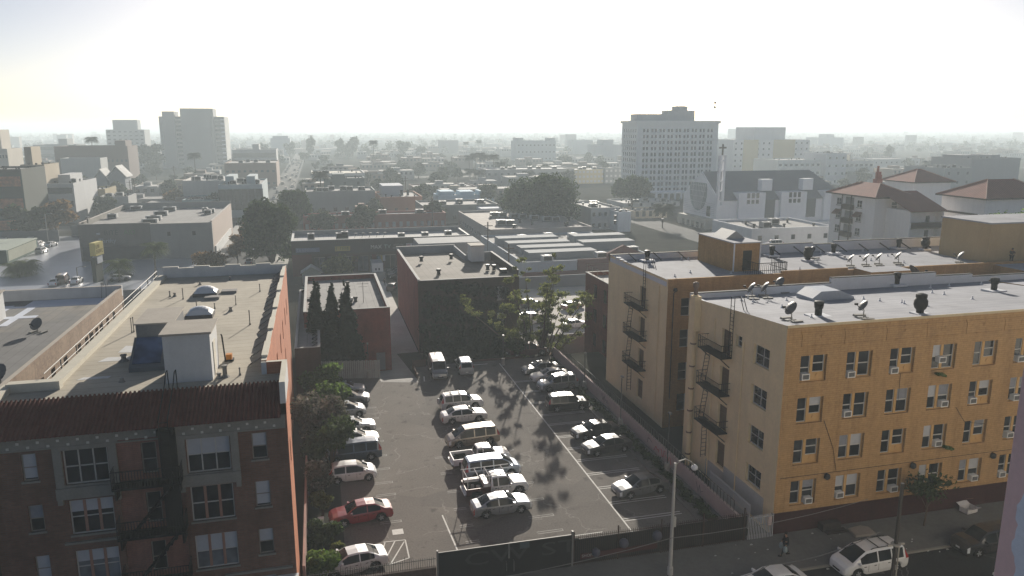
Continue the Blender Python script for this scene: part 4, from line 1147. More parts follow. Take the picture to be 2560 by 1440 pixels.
# rooftop stair house of the rear wing
k = MB(); k.box(41.4, 44.5, 69.6, 77.2, 14.35, 17.3, 0)
so_ = k.build('stair_house', m_yel, ya)
k = MB(); k.box(41.3, 44.6, 69.5, 77.3, 17.3, 17.42); k.build('stair_house_roof', m_wroofb, so_)
k = MB(); k.extr([(41.9, 17.42), (44.2, 17.42), (43.05, 18.25)], 'y', 72.2, 75.2); k.build('skylight_gable', mat('grey_sheet', (.34, .33, .31), .6), so_)
k = MB(); k.box(42.5, 43.5, 69.56, 69.6, 14.45, 16.55); k.build('stair_door', mat('black_door', (.015, .015, .015), .6), so_)
k = MB(); k.box(41.38, 41.5, 69.52, 69.62, 14.4, 17.3); k.box(44.4, 44.52, 69.52, 69.62, 14.4, 17.3); k.build('corner_patch', m_wcoat, so_)
rl = MB()
for x, y in [(42.2 + i * .22, 66.4) for i in range(16)] + [(45.6, 66.4 + i * .25) for i in range(12)] + [(42.2, 66.4 + i * .4) for i in range(7)]: rl.box(x, x + .035, y, y + .035, 14.4, 15.75)
rl.tube([(42.2, 69.3, 15.75), (42.2, 66.4, 15.75), (45.62, 66.4, 15.75), (45.62, 69.5, 15.75)], .035, 4); rl.tube([(42.2, 69.3, 15), (42.2, 66.4, 15), (45.62, 66.4, 15), (45.62, 69.5, 15)], .03, 4)
rl.build('roof_guard_rail', m_iron, ya)
k = MB(); k.box(71.2, XR, 67.2, 74, 14.3, 18.7); to = k.build('lift_house', mat('tan_stucco', (.40, .29, .16), .9, .1, .5, streak=.3), ya)
k = MB(); k.box(71.1, XR, 67.1, 74.1, 18.7, 18.85); k.build('lift_house_roof', m_wroofb, to)
# roof fittings
def vent(u, v, z, s, kind):
    x, y = PZ(u, v, z)
    k = MB()
    if kind == 'turbine': k.lathe([(.34 * s, 0), (.34 * s, .45), (.5 * s, .6), (.62 * s, .85), (.6 * s, 1.15), (.45 * s, 1.35), (.5 * s, 1.4), (.5 * s, 1.62), (.2 * s, 1.7)], (x, y, z - .1), 12)
    else:
        k.lathe([(.3 * s, 0), (.3 * s, .5), (.36 * s, .55), (.42 * s, .95), (.4 * s, 1.05), (.2 * s, 1.1)], (x, y, z + .12), 10)
    o = k.build('roof_vent', mat('black_vent', (.012, .012, .013), .55), ya, True, 0, 40)
    k = MB(); a = .9 * s if kind != 'turbine' else .55
    k.box(x - a, x + a, y - a * .8, y + a * .8, z - .05, z + .14); k.build('vent_curb', m_wcoat, o)
for u, v, z, s, kd in ((2045, 792, 15.4, .85, 'p'), (2299, 786, 15.55, .8, 'turbine'), (2241, 713, 14.75, .8, 'p'), (2484, 728, 15.05, .85, 'p'), (2019, 652, 14.4, .85, 'turbine'), (2312, 624, 14.4, .85, 'turbine'), (2083, 634, 14.4, .8, 'p'), (2246, 621, 14.4, .8, 'p'), (1929, 640, 14.4, .8, 'p'), (1618, 652, 14.4, .8, 'p')):
    vent(u, v, z, s, kd)
x, y = PZ(2062, 745, 14.9)
k = MB(); k.extr([(x - 2.0, 14.75), (x + 2.0, 14.75), (x + 2.0, 15.15), (x + .6, 15.75), (x - 1.2, 15.75), (x - 2.0, 15.2)], 'y', y - 1.1, y + 1.1); k.build('roof_skylight', mat('pale_blue_skylight', (.34, .37, .42), .5), ya)
rnd2 = random.Random(5)
for i in range(46):
    x = rnd2.uniform(34, 66); y = rnd2.uniform(46, 57) if i % 2 else rnd2.uniform(66, 78.5)
    z = 15.72 - (y - 44.1) * .079 if y < 60 else 14.38
    if i == 0: sv = MB(); sv.lathe([(.16, 0), (.05, .1), (.045, .28), (.07, .3)], (0, 0, 0), 6); q_ = sv.build('pipe_vent', m_wcoat); svm = q_.data; bpy.data.objects.remove(q_)
    put('pipe_vent', svm, ya, (x, y, z))
fr = MB()
for a, c, e, f in ((34.6, 36.8, 45.0, 45.1), (37.6, 37.7, 53, 55), (39.5, 41.5, 50.2, 50.25)):
    fr.box(a, c, e, f, 15.2, 15.75)
# dishes on the two white roofs
D = [(1978, 803, 15.55, .5, 95, 'dark satellite dish at the front corner of the near white roof'), (2158, 797, 15.6, .42, 80, 'satellite dish turned aside near the middle of the front roof edge'),
 (1880, 742, 14.9, .48, 75, 'first of two dishes on timber ballast near the flue, left one'), (1914, 740, 14.9, .48, 75, 'dish on brick ballast right beside another dish near the back parapet'), (2285, 700, 14.7, .85, -100, 'largest satellite dish leaning against the back parapet of the near roof'),
 (1950, 722, 14.9, .5, 100, 'dish standing just below the back parapet left of the pale skylight'), (2030, 645, 14.4, .45, 100, 'dish beside the black turbine vent on the rear roof'),
 (2128, 663, 14.6, .5, 60, 'leftmost of the row of dishes along the front edge of the rear roof'), (2166, 661, 14.6, .5, 60, 'second dish from the left on the front edge of the rear roof'), (2198, 659, 14.6, .5, 60, 'third dish from the left on the front edge of the rear roof'), (2246, 656, 14.6, .5, 60, 'fourth dish from the left on the front edge of the rear roof'), (2402, 655, 14.6, .5, 60, 'lone dish farthest right on the front edge of the rear roof'), (2450, 640, 14.4, .5, 60, 'dish beside the tan lift house on the rear roof')]
for u, v, z, r, a, lab in D:
    x, y = PZ(u, v, z); zz = 15.72 - (y - 44.1) * .079 if y < 60 else 14.4
    dish((x, y, zz), R(a), r, lab, 'satellite dishes on the white roofs')
# ---------------------------------------------------------------- cars in the fenced lot
P_sil = paint('silver_paint', (.30, .31, .33), .5); P_wht = paint('white_paint', (.62, .62, .62)); P_red = paint('red_paint', (.20, .006, .012), .0)
P_blk = paint('black_paint', (.014, .014, .016)); P_gry = paint('graphite_paint', (.06, .06, .065), .4); P_tan = paint('champagne_paint', (.30, .25, .20), .45)
P_blu = paint('pale_blue_paint', (.36, .42, .50), .3); P_navy = paint('navy_paint', (.035, .05, .085), .3); P_mar = paint('maroon_paint', (.07, .015, .015), .2)
P_gre = paint('mid_grey_paint', (.16, .165, .17), .4); P_brn = paint('brown_paint', (.09, .06, .05), .2); P_crm = paint('cream_paint', (.62, .6, .55))
RGT, LFT = 0.0, PI
LG = 'cars parked in the fenced lot'
car('sedan', P_sil, (12.5, 52.5, 0), R(3), 'silver sedan, nearest car of the middle column in the lot', 'car', LG)
wt = car('pickup', P_wht, (12.8, 55.6, 0), R(2), 'white work truck with a maroon bed and a white ladder rack', 'pickup truck', LG, 'work_truck', bed=P_mar)
car('minivan', P_blu, (13.2, 58.9, 0), R(2), 'pale blue wagon with a striped roof squeezed between two trucks', 'minivan', LG, 'station_wagon')
car('pickup', P_wht, (12.8, 61.3, 0), R(2), 'white pickup with a long empty dark bed in the middle column', 'pickup truck', LG)
car('minivan', P_tan, (12.9, 65.8, 0), LFT + R(4), 'champagne tan minivan facing left in the middle column', 'minivan', LG)
car('sedan', P_wht, (13.2, 71.6, 0), R(3), 'white compact sedan beside the tan minivan, nose to the right', 'car', LG)
car('suv', P_wht, (13.6, 75.2, 0), R(2), 'white sport utility car with a spare wheel on its back door', 'car', LG, roof='rails')
car('sedan', P_red, (1.95, 53.9, 0), LFT + R(6), 'dark red sedan parked nose to the hedge', 'car', LG)
car('hatch', P_wht, (1.65, 61.0, 0), R(2), 'white hatchback on the left side of the lot', 'car', LG)
car('minivan', P_navy, (1.9, 65.1, 0), LFT + R(3), 'dark blue minivan half under the hedge trees, tail lights outward', 'minivan', LG)
car('sedan', P_crm, (2.1, 68.2, 0), R(1), 'boxy cream car with a broad flat bonnet under the hedge trees', 'car', LG)
car('sedan', P_sil, (2.0, 71.4, 0), R(2), 'silver car mostly hidden by the hedge, only its bonnet showing', 'car', LG)
car('hatch', P_sil, (1.7, 75.9, 0), R(2), 'silver hatchback with roof bars under the flowering hedge', 'car', LG, roof='rails')
car('sedan', P_gre, (2.0, 79.6, 0), R(-4), 'grey sedan in the shade beside the farthest silver sedan', 'car', LG)
car('sedan', P_sil, (1.7, 82.6, 0), R(-4), 'farthest silver sedan on the left side of the lot', 'car', LG)
car('sedan', P_wht, (1.0, 47.3, 0), LFT + R(9), 'white sedan cut by the front fence at the bottom of the lot', 'car', LG)
car('van', P_gre, (12.95, 87.0, 0), R(-92), 'dark silver van facing the camera at the back of the lot', 'van', LG, 'parked_van')
car('suv', P_sil, (16.3, 87.4, 0), R(87), 'silver sport utility car showing its tail at the back of the lot', 'car', LG)
car('sedan', P_gre, (25.1, 84.3, 0), LFT + R(4), 'farthest grey sedan in the right hand row', 'car', LG)
car('sedan', P_crm, (25.4, 81.4, 0), LFT + R(4), 'cream sedan second from the back in the right hand row', 'car', LG)
car('suv', P_sil, (25.3, 78.4, 0), LFT + R(5), 'silver sport utility car in the right hand row', 'car', LG, roof='rails')
car('suv', P_blk, (24.4, 72.1, 0), R(-3), 'black sport utility car facing the pink wall', 'car', LG, roof='rails')
car('sedan', P_blk, (24.7, 64.6, 0), LFT + R(6), 'black sedan facing left in the right hand row', 'car', LG)
car('sedan', P_gry, (24.5, 61.0, 0), LFT + R(7), 'graphite sedan next to the black sedan', 'car', LG)
car('sedan', P_gre, (24.2, 52.8, 0), LFT + R(8), 'grey sedan alone at the near end of the right hand row', 'car', LG)
car('pickup', P_mar, (25.5, 91.9, 0), R(4), 'dark red pickup behind the grey sedans below the pepper tree', 'pickup truck', LG)
# ladder rack, tools and tool boxes of the work truck
k = MB()
for sy in (-.86, .86):
    for x in (-2.5, -.75): k.tube([(x, sy, 1.0), (x, sy, 1.95)], .035, 5)
    k.tube([(-2.7, sy, 1.95), (1.3, sy, 1.95)], .035, 5)
for x in (-2.5, -1.6, -.75, .6): k.tube([(x, -.86, 1.95), (x, .86, 1.95)], .03, 5)
k.build('ladder_rack', mat('white_rack', (.6, .6, .6), .5), wt)
k = MB(); k.box(-1.15, -.75, -.8, .8, .9, 1.32); k.box(-2.5, -1.25, .5, .8, .95, 1.2); k.build('tool_box', P_wht, wt)
k = MB(); k.lathe([(.16, 0), (.18, .3), (.12, .34)], (-1.5, -.2, .6), 9); k.lathe([(.14, 0), (.14, .3)], (-1.9, .1, .6), 9); k.box(-2.3, -1.4, -.6, -.45, .6, .75); k.build('bed_tools', mat('mixed_tools', (.3, .3, .29), .6, .5, 6), wt)
for o in bpy.data.objects:
    if o.name.startswith('sport_utility_car') and 'spare wheel' in o.get('label', ''):
        k = MB(); k.add([], [])
        ring = [(.30, 0), (.33, .04), (.33, .18), (.28, .22)]
        n = 14
        for r_, x_ in ring: k.v += [(-2.3 - x_, r_ * math.cos(2 * PI * j / n), .95 + r_ * math.sin(2 * PI * j / n)) for j in range(n)]
        for i in range(3):
            for j in range(n): k.f.append((i * n + j, i * n + (j + 1) % n, (i + 1) * n + (j + 1) % n, (i + 1) * n + j)); k.m.append(0)
        k.f.append(tuple(3 * n + j for j in range(n))); k.m.append(0)
        k.build('spare_wheel', mat('wheel_cover', (.35, .36, .38), .5), o)
# cars on the street
SG = 'vehicles on the front street'
car('minivan', P_wht, (34.6, 38.9, 0), LFT + R(2), 'white minivan with dark roof bars parked at the kerb', 'minivan', SG, roof='rails')
car('suv', P_blk, (44.2, 39.0 - .1, 0), LFT + R(1), 'black sport utility car parked at the kerb behind the white minivan', 'car', SG)
car('sedan', P_wht, (26.9, 38.2, 0), LFT + R(2), 'white sedan at the bottom edge of the photo in front of the white minivan', 'car', SG)
car('sedan', P_wht, (41.6, 33.9, 0), LFT + R(1), 'white car peeping out from behind the pink wall', 'car', SG)

# ---------------------------------------------------------------- hedge trees on the left of the lot
Lf_d = leafmat('dark_leaf', (.024, .042, .013), (.06, .09, .028), .3); Lf_g = leafmat('green_leaf', (.05, .10, .018), (.13, .20, .045), .5)
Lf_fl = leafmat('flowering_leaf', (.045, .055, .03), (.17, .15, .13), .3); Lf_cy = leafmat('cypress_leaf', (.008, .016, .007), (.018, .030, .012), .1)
Lf_br = leafmat('bright_leaf', (.07, .13, .02), (.15, .22, .05), .45); Lf_rust = leafmat('rust_leaf', (.13, .075, .03), (.22, .14, .06), .4); Lf_ol = leafmat('olive_leaf', (.075, .095, .028), (.19, .205, .065), .5)
HG = 'bushes between the brick house and the lot'
tree('bush_tree', 'light green bush tree at the far end of the hedge beside the white fence', (-0.5, 80.5, 0), 4.6, 2.6, Lf_g, 5200, .2, 1, 10, group=HG, base=.12, cat='bush')
tree('bush_tree', 'mid green bush tree in the hedge next to the flowering one', (0.2, 75.5, 0), 4.2, 2.3, Lf_g, 5200, .2, 2, 10, group=HG, base=.12, cat='bush')
tree('flowering_bush', 'dark bush with whitish blossom leaning over the parked cars', (-0.8, 68.0, 0), 5.6, 2.9, Lf_fl, 7000, .19, 3, 12, group=HG, base=.1, cat='bush')
tree('bush_tree', 'tall dark green bush tree over the blue minivan', (-0.1, 63.2, 0), 5.2, 2.7, Lf_d, 7000, .19, 4, 12, group=HG, base=.1, cat='bush')
tree('flowering_bush', 'lower bush with pale blossom behind the white hatchback', (-1.0, 58.0, 0), 3.6, 1.5, Lf_fl, 3600, .16, 5, 8, group=HG, base=.1, cat='bush')
tree('shrub', 'yellowish shrub between the hatchback and the red sedan', (-0.9, 55.2, 0), 2.2, 1.0, Lf_ol, 2500, .14, 6, 7, group=HG, base=.1, cat='bush')
tree('shrub', 'dark ivy mound beside the red sedan', (-0.8, 51.0, 0), 1.7, 1.5, Lf_d, 4200, .15, 7, 9, group=HG, base=.1, cat='bush', flat=.6)
tree('shrub', 'bright green leafy shrub at the front fence', (-1.0, 46.6, 0), 2.3, 1.35, Lf_br, 4200, .17, 8, 9, group=HG, base=.1, cat='bush')
tree('shrub', 'small pale leafed shrub on the edge of the ivy mound', (0.15, 49.0, 0), 1.5, .65, Lf_ol, 1400, .14, 9, 6, group=HG, base=.1, cat='bush')
k = MB(); k.box(-1.2, -.75, 53.0, 53.4, 0, .9); tag(k.build('white_bin', m_wht, None, bevel=.03), 'white plastic bin among the bushes left of the red sedan', 'bin')
k = MB(); k.box(-2.1, -1.95, 45, 62, 0, 2.1); tag(k.build('garden_wall', mat('stained_pink_wall', (.30, .19, .16), .9, .25, .8, streak=.6), None), 'stained low wall between the orange house wall and the bushes', 'wall')

# cypresses, hedge trees, pepper tree
for u, vt, lab, sd in ((785, 688, 'leftmost and tallest of the three dark cypresses behind the white fence', 1), (823, 700, 'middle cypress of the three behind the white fence', 2), (862, 698, 'rightmost cypress of the three behind the white fence', 3)):
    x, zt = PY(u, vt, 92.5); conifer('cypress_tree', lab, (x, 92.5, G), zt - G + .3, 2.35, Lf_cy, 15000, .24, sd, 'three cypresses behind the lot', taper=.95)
for i in range(11):
    x = 12.9 + i * .98 + random.uniform(-.2, .2)
    h = 8.0 + random.uniform(-.7, .8)
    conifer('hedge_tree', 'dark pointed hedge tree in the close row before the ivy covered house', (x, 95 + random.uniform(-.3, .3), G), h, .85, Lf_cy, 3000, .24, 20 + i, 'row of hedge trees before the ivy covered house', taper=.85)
pt = thing('pepper_tree', 'tall loose pepper tree with thin branches beside the ivy covered house', 'tree', (27.0, 92.5, G))
rnd = random.Random(4); cl = []
tr = MB()
for i in range(20):
    a = rnd.uniform(0, 2 * PI); e = rnd.uniform(.75, 1.4); L = rnd.uniform(9.5, 15.0)
    dx, dy, dz = math.cos(a) * math.cos(e), math.sin(a) * math.cos(e) * .7, math.sin(e)
    p = [(27, 92.5, G)]; 
    for s in (.3, .55, .8, 1.0): p.append((27 + dx * L * s + rnd.uniform(-.2, .2), 92.5 + dy * L * s, G + 1.0 + dz * L * s - .6 * s * s))
    tr.tube(p, [.2, .15, .1, .06, .02], 6)
    for s in (.5, .6, .7, .78, .86, .94, 1.0, 1.06):
        rr = rnd.uniform(.35, .85); cl.append((dx * L * s + rnd.uniform(-1, 1), dy * L * s + rnd.uniform(-.8, .8), 1 + dz * L * s + rnd.uniform(-.7, .4), rr * rnd.uniform(.8, 1.5), rr, rr * rnd.uniform(.5, 1)))
for q in ((-2.5, -.5, 5.0, 1.4), (-1.6, -1, 6.4, 1.2), (-3, 0, 6.8, 1.2), (-2.2, -1.2, 3.4, 1.3), (3.2, 1.5, 4.2, 1.0), (4.4, 1, 5.2, 1.0)): cl.append((q[0], q[1], q[2], q[3], q[3], q[3] * .8))
put('crown', leaf_mesh('crown', cl, 21000, .165, 4, Lf_ol, .15, droop=.5), pt, (27, 92.5, G)); tr.build('trunk', BARK, pt, True)
tree('undergrowth_bush', 'dark bush at the foot of the pepper tree', (23.6, 91.8, G), 8.0, 2.0, Lf_d, 5200, .22, 12, 9, base=.1, cat='bush')
# green ground cover along the pink wall
cl = [(27.6 + random.uniform(-.35, .35), 45.5 + i * .62, .1, .55, .5, .25 + random.random() * .2) for i in range(70)]
me = leaf_mesh('ground_cover', cl, 15000, .14, 3, Lf_d, .1); o = bpy.data.objects.new('ground_cover', me); COL.objects.link(o); o['kind'] = 'stuff'; o['label'] = 'dark green ground cover along the pink wall'

# ---------------------------------------------------------------- walls, fences and gate round the lot
m_pinkw = mat('pale_pink_wall', (.42, .33, .31), .9, .15, .7, streak=.4, dirt=(.25, .2, .19))
k = MB(); k.box(28.6, 28.82, 44.6, 90.5, 0, 1.25); pw = k.build('pink_wall', m_pinkw); tag(pw, 'low pale pink wall with graffiti between the lot and the yellow building', 'wall')
mg = mat('red_spray', (.42, .08, .09), .8, .2, 3); mg2 = mat('grey_spray', (.14, .13, .14), .8, .2, 3)
k = MB()
def scrib(mb, y, z, s, seed):
    g_ = random.Random(seed); pts = [(28.59, y + i * .16 * s, z + g_.uniform(-.3, .35) * s) for i in range(7)]; mb.tube(pts, .028, 4)
for y, z, s, sd_ in ((56.2, .6, 1.2, 1), (57.4, .65, 1.2, 2), (58.6, .6, 1.2, 3)): scrib(k, y, z, s, sd_)
gp = k.build('graffiti', mg, pw)
k = MB(); scrib(k, 71, .7, 1.2, 7); scrib(k, 72, .7, 1, 8); scrib(k, 50.5, .6, 1.2, 9); scrib(k, 60.2, .65, 1, 5); k.build('graffiti', mg2, pw)
k = MB()
for i in range(88):
    k.box(28.66, 28.70, 46 + i * .5, 46.04 + i * .5, 1.25, 2.1)
k.box(28.66, 28.7, 46, 90, 2.06, 2.1); tag(k.build('mesh_fence', mat('dull_fence_metal', (.12, .115, .11), .7)), 'thin dull metal fence on top of the pink wall', 'fence')
m_wfence = mat('white_fence_metal', (.40, .40, .42), .6, .1)
k = MB()
for i in range(46): k.box(29.55, 29.59, 45.3 + i * .13, 45.345 + i * .13, 0, 2.0)
k.box(29.54, 29.6, 45.3, 51.3, 1.85, 1.9); k.box(29.54, 29.6, 45.3, 51.3, .25, .3)
tag(k.build('picket_fence', m_wfence), 'pale metal picket fence along the walkway of the yellow building', 'fence')
k = MB()
for i in range(30):
    x = -.9 + i * .235; k.box(x, x + .2, 88.5 - i * .045, 88.56 - i * .045, 0, 2.15 + .05 * (i % 2))
for i in range(5): k.box(-.8 + i * 1.6, -.7 + i * 1.6, 88.62 - i * .3, 88.75 - i * .3, 0, 2.1)
tag(k.build('white_board_fence', mat('white_boards', (.34, .335, .32), .85, .2, 1.2, streak=.4)), 'whitish vertical board fence at the back of the lot left of the ramp', 'fence')
k = MB(); k.box(10.3, 12.0, 90.2, 90.4, 0, .9); k.box(10.3, 10.5, 86, 90.2, 0, .5); k.box(17.5, 24.5, 90.6, 90.75, 0, .25); tag(k.build('brick_kerb_wall', mat('brown_low_wall', (.10, .06, .045), .9, .2)), 'low brown wall at the back of the lot right of the ramp', 'wall')
m_dark = mat('dark_sheeting', (.016, .016, .017), .85, .35, 1.2)
m_fbr = brick('brown_fence_brick', (.10, .06, .045), (.08, .05, .04), (.06, .045, .04), .4, .12)  # brown brick of the fence base, shared by the side shed
ff = thing('iron_fence', 'low brown brick wall topped with iron pickets at the left end of the front fence', 'fence', (0, 43.9, 0))
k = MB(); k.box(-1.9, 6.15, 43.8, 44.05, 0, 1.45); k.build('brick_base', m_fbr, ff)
k = MB()
for i in range(56): k.box(-1.8 + i * .142, -1.775 + i * .142, 43.9, 43.93, 1.45, 2.15 + (.25 if i % 14 == 0 else 0))
k.box(-1.9, 6.15, 43.9, 43.93, 2.0, 2.04); k.build('pickets', m_iron, ff)
sg = thing('sliding_gate', 'black sheeted sliding gate with chalky graffiti at the front of the lot', 'gate', (6.2, 43.8, 0))
k = MB(); k.box(6.25, 15.3, 43.8, 43.86, .1, 2.42); k.build('gate_panel', m_dark, sg)
k = MB(); k.box(6.2, 15.35, 43.8, 43.86, 2.42, 2.45); k.box(6.2, 6.3, 43.75, 43.92, 0, 2.6); k.box(15.28, 15.4, 43.75, 43.92, 0, 2.7); k.box(10.9, 11.0, 43.74, 43.8, 1.4, 2.42); k.build('gate_frame', mat('worn_steel', (.16, .155, .15), .6, .2, 2, metal=.3), sg)
k = MB(); k.tube([(10.75, 43.78, 1.2), (10.75, 43.6, 1.2), (10.75, 43.6, .6)], .025, 4); k.tube([(11.25, 43.78, 1.25), (11.25, 43.6, 1.25), (11.25, 43.6, .5)], .025, 4); k.build('gate_handle', MATS['worn_steel'], sg)
mch = mat('chalk_marks', (.04, .04, .04), .95, .3, 4)
text(sg, 'graffiti', 'CW ST', (7.9, 43.79, .95), 1.35, mch, ext=.002, sx=1.9)
k = MB(); k.box(11.7, 12.35, 43.785, 43.8, 1.95, 2.38); k.build('faded_notice', mat('faded_blue_notice', (.05, .065, .075), .8), sg)
ff = thing('iron_fence', 'front fence with iron spear pickets and dark shade cloth right of the gate', 'fence', (15.5, 43.8, 0))
k = MB(); k.box(15.4, 28.5, 43.95, 44.0, 0, 1.95); k.build('shade_cloth', m_dark, ff)
k = MB()
for i in range(92): k.box(15.5 + i * .141, 15.53 + i * .141, 43.85, 43.88, .1, 2.3 + (.22 if i % 23 == 0 else 0))
k.box(15.4, 28.5, 43.85, 43.88, 2.12, 2.16); k.box(15.4, 28.5, 43.85, 43.88, .2, .24)
for i in range(5): k.box(15.4 + i * 3.2, 15.48 + i * 3.2, 43.83, 43.91, 0, 2.65)
k.build('pickets', mat('rusty_iron', (.04, .022, .017), .7, .3, 4), ff)
for x, z, s in ((19.0, 1.35, .34), (21.45, 1.55, .36), (17.0, .95, .3)):
    k = MB(); k.lathe([(s * math.sin(PI * i / 6) + .001, -s * math.cos(PI * i / 6)) for i in range(7)], (x, 43.72, z), 10); tag(k.build('balloon', mat('pale_bluish_plastic', (.075, .075, .10), .6), None, True), {19.0: 'pale round balloon tied to the front fence, middle one', 21.45: 'largest pale balloon tied to the fence near the street lamp', 17.0: 'dull balloon tied low on the fence near the gate'}[x], 'balloon')
sn = thing('banner', 'dark red lettered banner tied along the front fence', 'banner', (15.9, 43.8, .3))
k = MB()
for i in range(7): k.box(15.9 + i * .8, 16.7 + i * .8, 43.78, 43.8, .55 + .02 * (i % 2), .95 + .02 * (i % 2))
k.build('banner_cloth', mat('dark_red_cloth', (.05, .014, .014), .9), sn)
text(sn, 'lettering', 'SHOPS', (16.0, 43.77, .62), .3, mat('dull_white_letters', (.32, .31, .3), .8), ext=.004)
ff = thing('spear_fence', 'low spear fence and gate before the walkway of the yellow building', 'fence', (28.6, 43.8, 0))
k = MB()
for i in range(16): k.box(28.6 + i * .13, 28.64 + i * .13, 43.85, 43.88, .1, 1.95)
k.box(28.5, 30.6, 43.85, 43.88, 1.75, 1.79); k.build('pickets', m_wfence, ff)
k = MB(); k.box(30.1, 30.4, 43.78, 43.84, 1.1, 1.75); k.build('notice', mat('pinkish_notice', (.35, .28, .27), .7), ff)

def lamp_post(u, v, h, label, z=0.0, base=True):
    x, y = PZ(u, v, z)
    t = thing('lot_lamp_post', label, 'lamp post', (x, y, z), 'lamp posts round the lot')
    if base:
        k = MB(); k.lathe([(.24, 0), (.22, .9)], (x, y, z), 10); k.build('concrete_base', m_conc, t)
    k = MB(); k.tube([(x, y, z + .9), (x, y, z + h)], .05, 6); k.build('post', mat('dull_post', (.07, .07, .068), .7), t)
    k = MB(); k.box(x - .1, x + .1, y - .3, y + .1, z + h, z + h + .14); k.build('lamp_head', m_ste, t)
lamp_post(922, 945, 4.2, 'dark lamp post on a white footing before the white board fence')
lamp_post(1258, 913, 3.8, 'lamp post on a white footing at the back right corner of the lot')
lamp_post(1551, 1068, 5.2, 'lamp post half way along the pink wall')
lamp_post(1667, 1182, 5.4, 'lamp post at the near end of the pink wall')
lamp_post(1461, 972, 4.2, 'lamp post at the far end of the pink wall beside the black car')
sl_ = thing('street_lamp', 'tall pale street lamp with a curved arm at the front fence', 'street lamp', (21.3, 41.3, 0))
k = MB(); k.lathe([(.2, 0), (.2, .5), (.13, .6), (.11, 4), (.08, 7.9)], (21.3, 41.3, .13), 10); k.box(21.3, 21.5, 41.15, 41.3, 3.6, 4.3); k.build('post', mat('pale_concrete_post', (.36, .35, .33), .8, .15, 2), sl_)
k = MB(); k.tube([(21.3, 41.3, 7.75), (21.55, 41.28, 8.12), (22.0, 41.26, 8.22), (22.4, 41.24, 8.0), (22.6, 41.24, 7.75)], .045, 6); k.build('arm', m_ste, sl_)
k = MB(); k.lathe([(.05, .25), (.2, .12), (.22, 0), (.14, -.12)], (22.65, 41.24, 7.55), 10); k.build('lamp_head', mat('lamp_head_glass', (.55, .56, .58), .3), sl_)
x, zt = PY(2257, 1208, 29)
up = thing('utility_pole', 'dark utility pole standing before the white minivan', 'utility pole', (x, 29, 0))
k = MB(); k.tube([(x, 29, 0), (x, 29, zt)], [.11, .09], 8); k.build('post', mat('dark_timber_pole', (.035, .032, .03), .9, .2, 2), up)
k = MB(); k.lathe([(.2, 0), (.24, .05), (.24, .12)], (x, 29, zt - 3.4), 8); k.box(x - .5, x + .5, 28.95, 29.05, zt - 3.38, zt - 3.3); k.tube([(x + .17, 28.95, 0), (x + .17, 28.95, zt - 3.5)], .04, 5); k.build('conduit', m_ste, up)
def cable(pts, label):
    k = MB(); P_ = []
    for i in range(len(pts) - 1):
        for j in range(6):
            t = j / 6; P_.append(tuple(pts[i][q] + (pts[i + 1][q] - pts[i][q]) * t - (0.35 * 4 * t * (1 - t) if q == 2 else 0) for q in range(3)))
    P_.append(pts[-1]); k.tube(P_, .022, 4)
    tag(k.build('overhead_cable', mat('cable_grey', (.16, .155, .15), .7), None), label, 'cable')
def py3(u, v, y): a = PY(u, v, y); return (a[0], y, a[1])
cable([py3(960, 1490, 36), py3(1680, 1345, 38), py3(2170, 1248, 43.5)], 'thin cable crossing before the front fence and the street lamp')
cable([py3(1700, 1470, 30), py3(1925, 1412, 33), py3(2200, 1330, 29)], 'thin cable over the white sedan at the bottom right')

# pink building at the right edge, on this side of the street
x0 = PY(2523, 1170, 15)[0]
m_pk = mat('dull_pink_paint', (.80, .53, .50), .9, .1, .8); m_pe = mat('bluish_white_plaster', (.74, .74, .80), .9, .12, .8)
pk = thing('pink_building', 'pink plaster corner with peeling white paint at the right edge of the photo', 'building', (x0, 15, 0))
k = MB(); z_top = 25
k.box(x0, x0 + 72, -9, 15, 0, 25); k.build('wall', m_pk, pk)  # runs on out of view to carry the light-bouncing front
k = MB(); k.box(x0 + .5, x0 + 71.5, 15, 15.03, 0, 24.6); k.build('unseen_bounce_front', mat('cream_bounce_paint', (.66, .62, .55), .9, .06, .3), pk)  # unseen pale face, added to bounce sunlight onto the yellow building
k = MB(); rnd = random.Random(8); zz = 0.0; edge = []
while zz < z_top:
    edge.append((14.52 + .07 * math.sin(zz * 2.1) + .05 * math.sin(zz * 5.3) + rnd.uniform(-.045, .045), zz)); zz += .13
k.extr(edge + [(-6, z_top - .1), (-6, 0)], 'x', x0 - .015, x0, 0); k.build('white_plaster', m_pe, pk)

# things on the pavement
def box_open(loc, rz, s, m, label, cat='box'):
    t = thing('cardboard_box', label, cat, loc, None, rz, True)
    k = MB(); a, c, h = s
    for q in ((-a, a, -c, -c + .02), (-a, a, c - .02, c), (-a, -a + .02, -c, c), (a - .02, a, -c, c)): k.box(*q, 0, h)
    k.box(-a, a, -c, c, 0, .02); k.build('carton', m, t)
    k = MB(); k.face([(-a, -c, h), (a, -c, h), (a, -c - .3, h + .1), (-a, -c - .3, h + .1)]); k.face([(-a, c, h), (a, c, h), (a, c + .3, h + .15), (-a, c + .3, h + .15)]); k.build('flap', m, t)
x, y = PZ(2420, 1282); box_open((x, y, .13), R(8), (.55, .35, .4), mat('white_carton', (.5, .48, .48), .9), 'open white carton on the pavement below the yellow wall')
x, y = PZ(2408, 1262); box_open((x - .1, y + .1, .13), R(-6), (.5, .3, .55), mat('brown_carton', (.36, .2, .1), .9), 'brown open cardboard box standing behind the white carton')
x, y = PZ(2152, 1335); k = MB(); k.prism([(x - .95, y - .6), (x + .8, y - .7), (x + .9, y + .3), (x + .4, y + .65), (x - .8, y + .5)], .13, .32)
tag(k.build('mattress', mat('dirty_mattress', (.24, .21, .18), .95, .2, 2), None, bevel=.05), 'dirty beige mattress lying on the pavement behind the white minivan', 'mattress')
